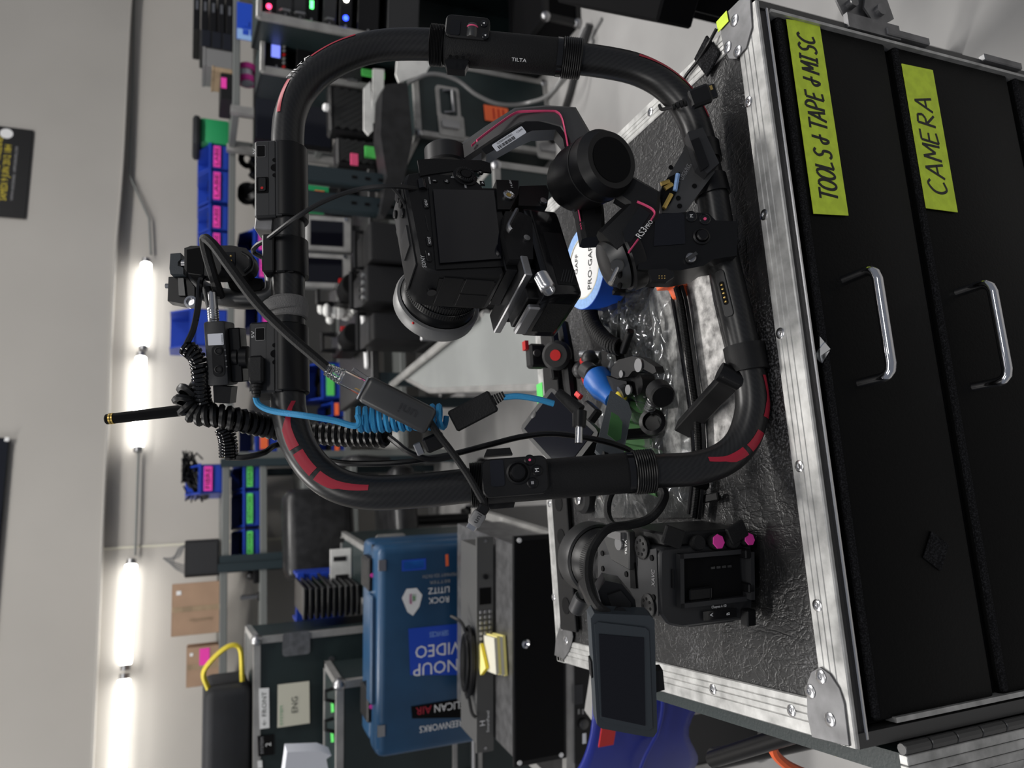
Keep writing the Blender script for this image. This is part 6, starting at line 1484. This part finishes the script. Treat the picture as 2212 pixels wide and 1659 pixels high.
for k, (ya, yb, vt) in enumerate(((490, 540, 505), (545, 600, 510), (640, 700, 525), (770, 820, 530))):
    fr, w, h = on(f, z[1], vt+4, ya, yb); bin_(('blue bin with pink label on the second shelf right of the clamp block', 'blue bin with pink label on the second shelf behind the clamp block', 'blue bin with pink label on the second shelf behind the grey strap', 'blue bin with pink label on the second shelf behind the left power hub')[k], fr, w, h*.9, tx='CABL', fill='matte')
fr, w, h = on(f, z[1], 515, 905, 978); bin_('blue bin with orange label and mixed parts, left of the upper ring corner', fr, w, h*.9, tape='orange', fill='cream')
for k, (ya, yb) in enumerate(((780, 862), (868, 900), (903, 938), (942, 978))):
    fr, w, h = on(f, z[2], 664 if k == 0 else 700, ya, yb); bin_(('tall blue bin with green label inside the ring', 'blue bin with orange label inside the ring, nearest the tall bin', 'blue bin with orange label inside the ring, middle one', 'blue bin with orange label inside the ring, nearest the ring tube')[k], fr, w, h*.95, tape='lightgreen' if k == 0 else 'orange', fill='matte')
for k, (ya, yb) in enumerate(((900, 925), (935, 965))):
    fr, w, h = on(f, z[3], 770, ya, yb); t_ = thing('white_cone', ('white cone shaped shade on the lowest shelf, right one', 'white cone shaped shade on the lowest shelf, left one')[k], 'shade', fr); MB().lathe((0, .1, 0), Z_, [(w*.7, 0), (w*.65, h*.2), (w*.2, h), (0, h)], 16).build('shade', 'paper', t_); MB().cyl((0, .1, h*.98), (0, .1, h*1.08), w*.2, n=10).build('cap', 'green', t_)
# black gear hanging on the second shelf behind the right power hub
fr, w, h = on(f, z[1], 516, 292, 440); t_ = thing('headset_pile', 'pile of black headsets on the second shelf behind the right power hub', 'headsets', fr); m_ = MB()
for k in range(9): m_.lathe((random.uniform(-.4, .4)*w, .12+random.uniform(-.06, .06), .06+random.uniform(0, .5)*h), V((random.uniform(-1, 1), -1, random.uniform(-1, 1))), [(.03, 0), (.055, .01), (.055, .03), (.03, .045), (.02, .03)], 14)
for k in range(4): m_.tube(spline([V((-.3*w+.2*k*w, .08, .03)), V((-.2*w+.2*k*w, .06, h*.7)), V((-.05*w+.2*k*w, .08, .04))], 5), .010, 6)
m_.build('headsets', 'black', t_); MB().ball((.2*w, .02, .05), .025, n=8).build('blue_knob', 'blue', t_); MB().bx((-.02, .0, 0), (.05, .05, .04)).build('blue_pack', 'blue', t_)
# ---- right end: cabinet with boxes on top
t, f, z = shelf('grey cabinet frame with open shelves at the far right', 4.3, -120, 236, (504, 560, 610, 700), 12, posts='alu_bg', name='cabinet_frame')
fr, w, h = on(f, z[0], 416, -40, 60)
for k in range(5):
    fk = Fr(fr.o+V((0, 0, k*h/5)), fr.x); t_ = thing('flat_case', ('bottom', 'second', 'middle', 'fourth', 'topmost')[k]+' black flat equipment case in the stack at the top right', 'case', fk, 'stacked black flat cases'); MB().bx((-w/2, 0, .001), (w/2, .28, h/5-.004), bev=.004).build('shell', 'black', t_); MB().bx((w*-.1, -.006, h/5*.3), (w*.1, .0, h/5*.6)).build('catch', 'steel', t_)
for k, (ya, yb, vt, mt, lb_) in enumerate(((62, 100, 432, 'gun2', 'grey drawer organiser beside the stack of black flat cases'), (101, 140, 438, 'grey', 'plain grey box on the cabinet beside the drawer organiser'), (142, 152, 458, 'wood', 'narrow wooden block on top of the cabinet'), (156, 212, 476, 'black2', 'black box with pink tape on top of the cabinet'))):
    fr, w, h = on(f, z[0], vt, ya, yb); t_ = thing(('drawer_organiser', 'grey_box', 'wooden_block', 'black_box')[k], lb_, ('organiser', 'box', 'block', 'box')[k], fr)
    MB().bx((-w/2, 0, 0), (w/2, .2, h), bev=.004).build('body', mt, t_)
    if k == 0:
        for j in range(3): MB().bx((-w*.46, -.006, h*(.04+.32*j)), (w*.46, .0, h*(.30+.32*j)), bev=.002).build('drawer', 'screen2', t_)
    elif k == 3: MB().bx((-w*.1, -.003, h*.5), (w*.3, .0, h*.95)).build('tape_label', 'hotpink', t_)
    else: MB().bx((-w*.5-.002, -.002, h*.9), (w*.5+.002, .202, h*1.0), bev=.001).build('lid', mt, t_)
fr, w, h = on(f, z[1], 506, 2, 82, yo=-.02); t_ = thing('blue_card_sheet', 'blue printed sheet hanging at the far right of the cabinet', 'sheet', fr); MB().bx((-w/2, 0, 0), (w/2, .004, h*.9)).build('sheet', 'blue', t_); MB().bx((-w/2, -.002, 0), (-w*.22, .0, h*.88)).build('pale_band', 'bluepale', t_)
for j in range(4): MB().box((-w*.3+.05*(j % 2), -.003, h*(.25+.3*(j//2))), (.03, .001, .03)).build('print_block', 'blue', t_)
fr, w, h = on(f, z[1], 508, 118, 160); t_ = thing('taped_bundle', 'clear wrapped bundle with two pink tape bands in the cabinet', 'bundle', fr); MB().tube(spline([V((-w*.45, .08, .05)), V((0, .08, h*.5)), V((w*.45, .08, .06))], 6), .035, 10).build('wrap', 'label', t_); MB().ring(V((-.05, .08, h*.45)), X, .045, .008, 0, .03, 14).build('pink_band', 'hotpink', t_); MB().ring(V((.02, .08, h*.45)), X, .045, .008, 0, .03, 14).build('pink_band', 'hotpink', t_)
# ================================================================== BACKGROUND: RACKS AND CASES AT RIGHT
def rack(label, Y, v0, v1, y0, y1, yaw, units, base=0.):
    f, w, h = bgf(v0, v1, y0, y1, Y, yaw); zt = f.o.z+h
    f = yawf(V((f.o.x, Y, base)), yaw); t = thing('rack_case', label, 'rack', f); zt -= base
    d = .36; e_ = .025
    m_ = MB(); m_.bx((-w/2, 0, 0), (-w/2+.012, d, zt)); m_.bx((w/2-.012, 0, 0), (w/2, d, zt)); m_.bx((-w/2, d-.012, 0), (w/2, d, zt)); m_.bx((-w/2, 0, 0), (w/2, d, .02)); m_.bx((-w/2, 0, zt-.015), (w/2, d, zt)); m_.build('shell', 'casegreen', t)
    for a, b in (((-w/2-.004, -.006, 0), (-w/2+e_, .02, zt)), ((w/2-e_, -.006, 0), (w/2+.004, .02, zt)), ((-w/2, -.007, zt-.012), (w/2, .02, zt+.008))): MB().bx(a, b, bev=.003).build('edge_profile', 'alu_bg', t)
    for (v, n_, kind) in units:
        z1 = f.l(v, (y0+y1)/2, 0).z; hh = .044*n_; z0 = z1-hh
        u_ = MB().bx((-w/2+e_, .006, z0+.002), (w/2-e_, .30, z1-.002), bev=.001).build('rack_unit', 'black' if kind != 'g' else 'dgrey', t)
        for sx in (-1, 1): MB().cyl((sx*(w/2-e_-.008), .007, (z0+z1)/2), (sx*(w/2-e_-.008), .003, (z0+z1)/2), .005, n=8).build('screw', 'steel', u_)
        if kind == 'meter':
            for k in range(14): MB().box((-w*.1+.012*k, .0045, z0+hh*.5), (.006, .003, hh*.55)).build('meter_bar', 'label', u_)
            MB().cyl((-w*.36, .006, z0+hh*.6), (-w*.36, .002, z0+hh*.6), .010, n=12).build('red_lamp', 'led_red', u_)
        elif kind == 'g':
            for k in range(2): MB().tube([V((sx_*w*.38, .004, z0+hh*.2)) for sx_ in (k*2-1,)]+[V(((k*2-1)*w*.38, -.015, z0+hh*.3)), V(((k*2-1)*w*.38, -.015, z1-hh*.3)), V(((k*2-1)*w*.38, .004, z1-hh*.2))], .005, 6).build('pull', 'steel', u_)
        elif kind == 'led':
            for k, mt in enumerate(('led_green', 'led_green', 'lightgreen', 'lightgreen')): MB().box((-w*.25+.05*k, .0045, z0+hh*.5), (.030, .003, hh*.25)).build('lamp', mt, u_)
        elif kind == 'mix':
            MB().box((0, .0045, z0+hh*.55), (.05, .003, hh*.4)).build('display', 'lcd', u_)
            for k in range(8): MB().cyl((-w*.32+w*.09*k, .006, z0+hh*.18), (-w*.32+w*.09*k, -.002, z0+hh*.18), .006, n=8).build('knob', 'grey' if k % 3 else 'redm', u_)
        elif kind == 'spots':
            for k, mt in enumerate(('led_blue', 'led_white', 'led_green')): MB().cyl((-w*.32+.07*k, .006, z0+hh*.5), (-w*.32+.07*k, .001, z0+hh*.5), .010, n=10).build('lamp', mt, u_)
            MB().box((.08, .0045, z0+hh*.5), (.06, .002, hh*.6)).build('sticker', 'label', u_)
    return t, f, zt
f = yawf(V((atY(1100, 148, 3.3).x, 3.3, 0)), 0); zt3 = f.l(884, 150, 0).z; w = f.l(1000, 108, 0).x-f.l(1000, 192, 0).x
rcase('flight_case', 'black flight case with steel handle, right of the one with the orange sticker', f, w, zt3, .5, 'matte', handles=((f.l(1098, 160, 0).x, f.l(1098, 160, 0).z),))
rack('open server rack with glowing meters at the far right', 3.05, 560, 800, -140, 58, -4, ((572, 1, 'meter'), (598, 1.6, 'g'), (630, 1.6, 'g'), (660, 1.2, 'led'), (700, 1.2, 'g'), (735, 1.2, 'spots'), (775, 2, 'x'), (840, 3, 'g')))
rack('second open rack with a small lit mixer, behind the upper right of the ring', 3.32, 566, 740, 72, 168, -2, ((574, 2.0, 'mix'), (640, 3, 'x'), (740, 2, 'g')), base=zt3)
# black wall-mounted screen
f, w, h = bgf(552, 716, 170, 312, 3.98, 10)
t = thing('large_screen', 'large black display screen standing between the racks and the ring corner', 'screen', yawf(V((f.o.x, 3.98, 0)), 10)); z0 = f.o.z
MB().bx((-w/2, 0, z0), (w/2, .04, z0+h), bev=.004).build('panel', 'screen2', t); MB().bx((-w/2-.006, .003, z0-.006), (w/2+.006, .045, z0+h+.006)).build('bezel', 'black', t); MB().bx((-.04, .045, 0), (.04, .08, z0+h*.5)).build('stand_post', 'black', t); MB().bx((-.2, -.1, 0), (.2, .12, .03)).build('stand_base', 'black', t)
# green flight cases on the floor
f = yawf(V((atY(1100, 238, 3.0).x, 3.0, 0)), 16); zt = f.l(897, 240, 0).z
w = f.l(1000, 186, 0).x-f.l(1000, 325, 0).x
FC = rcase('flight_case', 'dark green flight case with orange sticker and two latches, inside the right of the ring', f, w+.06, zt, .5, latches=((f.l(975, 272, 0).x, f.l(975, 272, 0).z), (f.l(1185, 322, 0).x, f.l(1185, 322, 0).z)), handles=((f.l(968, 222, 0).x, f.l(968, 222, 0).z),))
p, q = f.l(1045, 226, -.002), f.l(1100, 268, -.002); MB().bx((q.x, -.003, q.z), (p.x, -.001, p.z)).build('orange_sticker', 'orange', FC, label='orange warning sticker')
for k in range(3): MB().bx((q.x+.01, -.0036, q.z+.02+.022*k), (p.x-.01, -.003, q.z+.026+.022*k)).build('print_line', 'redm', FC)
f = yawf(V((atY(1100, 410, 2.4).x, 2.4, 0)), 10); zt4 = f.l(1070, 410, 0).z; w = f.l(1100, 352, 0).x-f.l(1100, 470, 0).x
rcase('flight_case', 'low green flight case partly hidden behind the gimbal camera', f, w, zt4, .4)
# black open case with egg-crate foam
f = yawf(V((atY(800, 262, 3.35).x, 3.35, 0)), 14); zb_ = f.l(870, 262, 0).z; zm, zt5 = f.l(705, 262, 0).z, f.l(690, 262, 0).z
f2 = yawf(V((f.o.x, 3.35, zt)), 10); b0 = zt
f2.o.y = 3.22; f2 = yawf(V((atY(800, 262, 3.25).x, 3.25, zt)), 12)
t = thing('foam_case', 'open black hard case lined with egg-crate foam, on the green flight case', 'hard case', f2)
def foam(m_, o, xa, ya, na, w, h, n1, n2, a):
    G = []
    for j in range(n2+1):
        G.append([m_.bm.verts.new(o+xa*(w*i/n1)+ya*(h*j/n2)+na*(a*(1 if (i+j) % 2 else -1))) for i in range(n1+1)])
    for j in range(n2):
        for i in range(n1): m_.bm.faces.new((G[j][i], G[j][i+1], G[j+1][i+1], G[j+1][i]))
t_fc = t; pL = lambda px, py, y=0.: f2.l(px, py, y)
x0, x1 = pL(760, 285).x, pL(760, 182).x; z0, z1 = 0.0, pL(712, 230).z
MB().bx((x0, .02, z0), (x1, .09, z1), bev=.01).build('lid_shell', 'black2', t); m_ = MB(); foam(m_, V((x0+.02, .012, z0+.02)), X, Z_, -Y_, x1-x0-.04, z1-z0-.04, 14, 14, .008); m_.build('lid_foam', 'foam', t, ang=10)
xb = pL(760, 350).x; MB().bx((xb, .03, z0), (x0-.01, .10, z1*.9), bev=.01).build('base_shell', 'black2', t); m_ = MB(); foam(m_, V((xb+.015, .022, z0+.015)), X, Z_, -Y_, x0-.01-xb-.03, z1*.9-.03, 9, 14, .008); m_.build('base_foam', 'foam', t, ang=10)
MB().box(pL(705, 232, -.0)+V((0, .0, 0)), (.03, .03, .03), bev=.008).build('latch', 'white', t)
fz_ = zt
for k, (q, Y, lb_) in enumerate(((((786, 190), (800, 176), (806, 282), (796, 292), (786, 280)), 3.12, 'white curled paper strip beside the foam case'), (((806, 148), (830, 150), (826, 270), (803, 262)), 3.2, 'pale grey card propped behind the foam case'), (((858, 122), (918, 126), (930, 140), (920, 158), (862, 178), (855, 160)), 2.95, 'crumpled white printed paper below the right ring tube'))):
    P_ = [atY(*p, Y) for p in q]; o = MB().slab([p-P_[0] for p in P_], (0, 1, 0), .012).build('paper_sheet', 'paper'); o.location = P_[0]; tag(o, lb_, 'paper')
cable('grey_cable', 'grey cable drooping across the green flight case below the right grip', [atY(880, 180, 2.9), atY(930, 160, 2.88), atY(985, 172, 2.88), atY(1030, 205, 2.88), atY(1080, 225, 2.88), atY(1140, 222, 2.88), atY(1200, 190, 2.7), atY(1262, 60, 2.6)], .008, 'grey')
P_ = [atY(*k, 2.85) for k in ((826, 200), (834, 182), (880, 178), (892, 300), (870, 400), (832, 470), (822, 462), (836, 380), (822, 290))]
o = MB().slab([p-P_[0] for p in P_], (0, 1, 0), .12).build('garment_bag', 'seat'); o.location = P_[0]; tag(o, 'glossy black garment bag leaning against the green flight case', 'bag')
# dark green uprights
for k, (py0, py1) in enumerate(((366, 398), (420, 456))):
    f = yawf(V((atY(760, (py0+py1)/2, 2.9).x, 2.9, 0)), 10); w = f.l(760, py0, 0).x-f.l(760, py1, 0).x; zt = f.l(640, py0, 0).z
    t = thing('rack_upright', ('dark green steel upright nearer the foam case', 'dark green steel upright nearer the small silver monitors')[k], 'upright', f); MB().bx((-w/2, 0, 0), (w/2, .05, zt), bev=.004).build('post', 'rackgreen', t); MB().bx((-w*.6, -.02, 0), (w*.6, .07, .012)).build('foot', 'rackgreen', t)
    for j in range(12): MB().bx((-.006, -.001, .3+.05*j), (.006, .001, .32+.05*j)).build('slot', 'matte', t)
p = pL(765, 345, -.01); MB().box((p.x, -.012, p.z), (.05, .01, .03)).build('pink_tag', 'pink', t_fc); MB().box(pL(806, 330, 0), (.05, .01, .07)).build('green_tag', 'lightgreen', t_fc); MB().box(pL(806, 160, 0), (.03, .01, .10)).build('green_tag', 'lightgreen', t_fc)
# small things on a shelf between the uprights
f = yawf(V((atY(760, 408, 3.05).x, 3.05, 0)), 10); zc_ = f.l(780, 408, 0).z
# ---- bench with small monitors and camera gear
fB = yawf(V((atY(800, 640, 3.25).x, 3.25, 0)), 10); zB = fB.l(782, 600, 0).z
xr, xl = fB.l(780, 395, 0).x, fB.l(780, 850, 0).x
t = thing('work_bench', 'dark work bench crowded with monitors and camera gear behind the ring', 'bench', fB)
MB().bx((xl, -.15, zB-.03), (xr, .55, zB), bev=.003).build('bench_top', 'gun2', t)
for x in (xl+.04, xr-.04):
    for y in (-.12, .50): MB().bx((x-.025, y-.02, 0), (x+.025, y+.02, zB-.03)).build('leg', 'rackgreen', t)
MB().bx((xl+.05, -.10, .25), (xr-.05, .45, .27)).build('lower_shelf', 'gun2', t)
def smon(label, y0, y1, v0, v1, yaw, tilt):
    w = fB.l(700, y0, 0).x-fB.l(700, y1, 0).x; h = fB.l(v0, y0, 0).z-zB
    fr = yawf(fB.m @ V(((fB.l(700, y0, 0).x+fB.l(700, y1, 0).x)/2, .03, zB)), yaw); t = thing('field_monitor', label, 'monitor', fr)
    R = rotx(tilt); c = V((0, .03, h*.55)); q = lambda x, y, z: c+R @ V((x, y, z))
    MB().box(c, (w, .05, h*.85), R, bev=.006).build('housing', 'grey', t); MB().box(q(0, -.026, 0), (w*.96, .004, h*.80), R, bev=.002).build('frame', 'alu_bg', t); MB().box(q(-.0, -.029, .01), (w*.70, .003, h*.58), R).build('screen', 'screen', t)
    MB().bx((-w*.3, 0, 0), (w*.3, .10, h*.16)).build('foot', 'gun2', t); MB().cyl(q(w*.42, -.03, -h*.3), q(w*.42, -.036, -h*.3), .008, n=10).build('knob', 'silver', t)
smon('small silver-framed monitor on the bench, right of the pair', 460, 536, 660, 770, 6, -6)
smon('small silver-framed monitor on the bench, left of the pair', 542, 616, 648, 765, 6, -6)
def onb(px, y0, y1, yo): 
    p0, p1 = fB.l(px, y1, yo), fB.l(px, y0, yo); return Fr(fB.m @ V(((p0.x+p1.x)/2, yo, zB)), fB.x), p1.x-p0.x, p0.z-zB
fr, w, h = onb(690, 640, 695, .05); t = thing('crumpled_bag', 'crumpled white paper bag on the bench inside the ring', 'bag', fr); m_ = MB()
for k in range(9): m_.ball((random.uniform(-.4, .4)*w, .05+random.uniform(-.03, .03), h*(.1+.1*k)), w*random.uniform(.18, .34), (1, .7, random.uniform(.5, 1.2)), 7)
m_.build('paper', 'paper', t, ang=15)
for k, (ya, va) in enumerate(((632, 775), (735, 785))):
    A = fB.m @ (fB.l(va, ya, -.1)); B = fB.m @ fB.l(va+12, ya+(70 if k == 0 else 62), -.1); A.z = max(A.z, zB+.02); B.z = max(B.z, zB+.012)
    fr = Fr(A, (B-A).normalized()); L = (B-A).length; t = thing('plastic_strip', ('long white plastic blade lying on the bench, right one', 'long white plastic blade lying on the bench, left one')[k], 'strip', fr); MB().prism([(0, -.016), (L*.9, -.020), (L, 0), (L*.9, .020), (0, .016)], (0, 0, -.01), X, Y_, .008).build('blade', 'white', t); MB().box((L*.05, 0, 0), (.03, .03, .012)).build('hub', 'gun', t)
fr, w, h = onb(662, 398, 432, .06); t = thing('stacked_boxes', 'green topped box with an orange sticker between the dark green uprights', 'box', fr); MB().bx((-w/2, 0, 0), (w/2, .15, h*.55)).build('lower_box', 'black2', t); MB().bx((-w/2, 0, h*.56), (w/2, .15, h), bev=.003).build('upper_box', 'green', t); MB().box((-w*.1, -.001, h*.75), (.04, .002, .04)).build('sticker', 'orange', t)
def camrig(label, y0, y1, px, yo, red=True):
    fr, w, h = onb(px, y0, y1, yo); t = thing('camera_rig', label, 'camera', fr)
    MB().bx((-w*.3, .02, 0), (w*.3, .2, h*.6), bev=.01).build('body', 'black', t); MB().cyl((0, .02, h*.35), (0, -.10, h*.35), min(h*.28, w*.3), n=18, bev=.006).build('lens', 'matte', t)
    MB().tube([V((-w*.2, .1, h*.6)), V((-w*.2, .1, h*.95)), V((w*.25, .1, h*.95)), V((w*.25, .1, h*.6))], .012, 8).build('top_handle', 'black', t)
    if red: MB().bx((w*.22, .0, h*.3), (w*.34, .02, h*.55)).build('red_panel', 'redm', t)
    for k in range(4): MB().cyl((-w*.25+.16*w*k, .019, h*.52), (-w*.25+.16*w*k, .014, h*.52), .006, n=8).build('knob', 'silver', t)
camrig('black camera rig on the bench behind the gimbal camera lens', 585, 665, 690, -.02)
camrig('black camera rig with red panel on the bench left of the white blades', 690, 770, 700, .02)
camrig('dark video camera on the bench just left of the uprights', 395, 455, 690, .1, False)
for k, (y0, y1, v0, lb_) in enumerate(((478, 566, 800, 'black equipment case on the floor below the small silver monitors'), (572, 654, 792, 'black equipment case with silver knobs on the floor below the white strips'), (674, 735, 806, 'narrow black equipment case on the floor left of the camera lens'))):
    f = yawf(V(((atY(840, y0, 2.78).x+atY(840, y1, 2.78).x)/2, 2.78, 0)), 8); w = atY(840, y0, 2.78).x-atY(840, y1, 2.78).x; zt = f.l(v0, (y0+y1)/2, 0).z
    t = thing('equipment_case', lb_, 'equipment case', f)
    MB().bx((-w/2, 0, 0), (w/2, .26, zt), bev=.012, seg=2).build('shell', 'black2', t)
    MB().bx((-w/2-.002, -.004, zt*.72), (w/2+.002, .264, zt*.74)).build('seam', 'gun', t)
    MB().tube([V((-.07, .13, zt-.002)), V((-.07, .13, zt+.03)), V((.07, .13, zt+.03)), V((.07, .13, zt-.002))], .009, 8).build('carry_handle', 'black', t)
    for sx in (-1, 1): MB().bx((sx*w*.3-.02, -.008, zt*.69), (sx*w*.3+.02, .0, zt*.78), bev=.002).build('latch', 'steel' if k != 1 else 'gun2', t)
    if k == 1:
        for j in range(8): MB().cyl((-w*.36+.1*w*j, .03+.05*(j % 2), zt), (-w*.36+.1*w*j, .03+.05*(j % 2), zt+.012), .010, n=10).build('knob', 'silver', t)
# ---- grey folding table top in the middle distance
zT = .66; q = [atZ(*k, zT) for k in ((1045, 676), (1178, 690), (1168, 836), (925, 843), (866, 812))]
t = thing('folding_table', 'pale grey folding table with aluminium rim behind the articulated arm', 'table', Fr(V((q[2].x, q[2].y, 0))))
MB().slab([p-t.location-V((0, 0, .02)) for p in q], (0, 0, 1), .02).build('table_top', 'tabletop', t)
for a, b in ((0, 4), (4, 3), (3, 2)): MB().tube([q[a]-t.location+V((0, 0, -.008)), q[b]-t.location+V((0, 0, -.008))], .012, 8).build('rim', 'alu_bg', t)
for k in (0, 1, 2, 4): p = (q[k]*.94+(q[0]+q[2])/2*.06)-t.location; MB().cyl((p.x, p.y, 0), (p.x, p.y, zT-.02), .014, n=10).build('leg', 'alu_bg', t)
# second aluminium rail / laptop strip beside it
A, B = atZ(838, 838, zT+.012), atZ(1030, 680, zT+.012)
o = MB().tube([V((0, 0, 0)), B-A], .016, 8, flat=.5).build('aluminium_rail', 'alu_bg'); o.location = A; tag(o, 'long aluminium rail leaning along the grey folding table edge', 'rail')
# ---- black table at upper right and floor cable
zK = .72; P1, P2 = atZ(1222, 8, zK), atZ(1418, 46, zK); ed = (P1-P2).normalized(); ox = V((ed.y, -ed.x, 0))
f = Fr(V((P2.x, P2.y, 0)), ox, z=V((0, 0, 1))); LT = (P1-P2).length+.05
t = thing('black_table', 'black table reaching in from the top right of the view', 'table', f)
sy = 1 if f.y.dot(ed) > 0 else -1
MB().bx((0, 0, zK-.07), (.9, sy*LT, zK), bev=.004).build('table_top', 'void', t)
for x in (.05, .85):
    for y in (.05, LT-.05): MB().bx((x-.02, sy*y-.02, 0), (x+.02, sy*y+.02, zK-.07)).build('leg', 'void', t)
MB().tube([V((.05, sy*.05, zK-.12)), V((.42, sy*.05, .12))], .020, 6).build('brace', 'black', t)
f, w, h = bgf(1010, 1182, -160, 24, 2.75, 6); zt = f.l(1010, 0, 0).z
rcase('flight_case', 'black flight case cut off by the right edge of the view, behind the black table', yawf(V((f.o.x, 2.75, 0)), 6), w, f.l(1100, 0, 0).z, .35, 'void', edge='black')
cable('floor_cable', 'thick dark cable lying straight across the concrete floor', [atZ(1274, 52, .012), atZ(1250, 130, .012), atZ(1222, 232, .012), atZ(1180, 330, .012)], .016, 'gun2')
cable('floor_cable', 'thin pale cable on the floor beside the thick dark one', [atZ(1300, 40, .006), atZ(1278, 80, .006), atZ(1270, 110, .006), atZ(1160, 240, .006)], .006, 'grey')
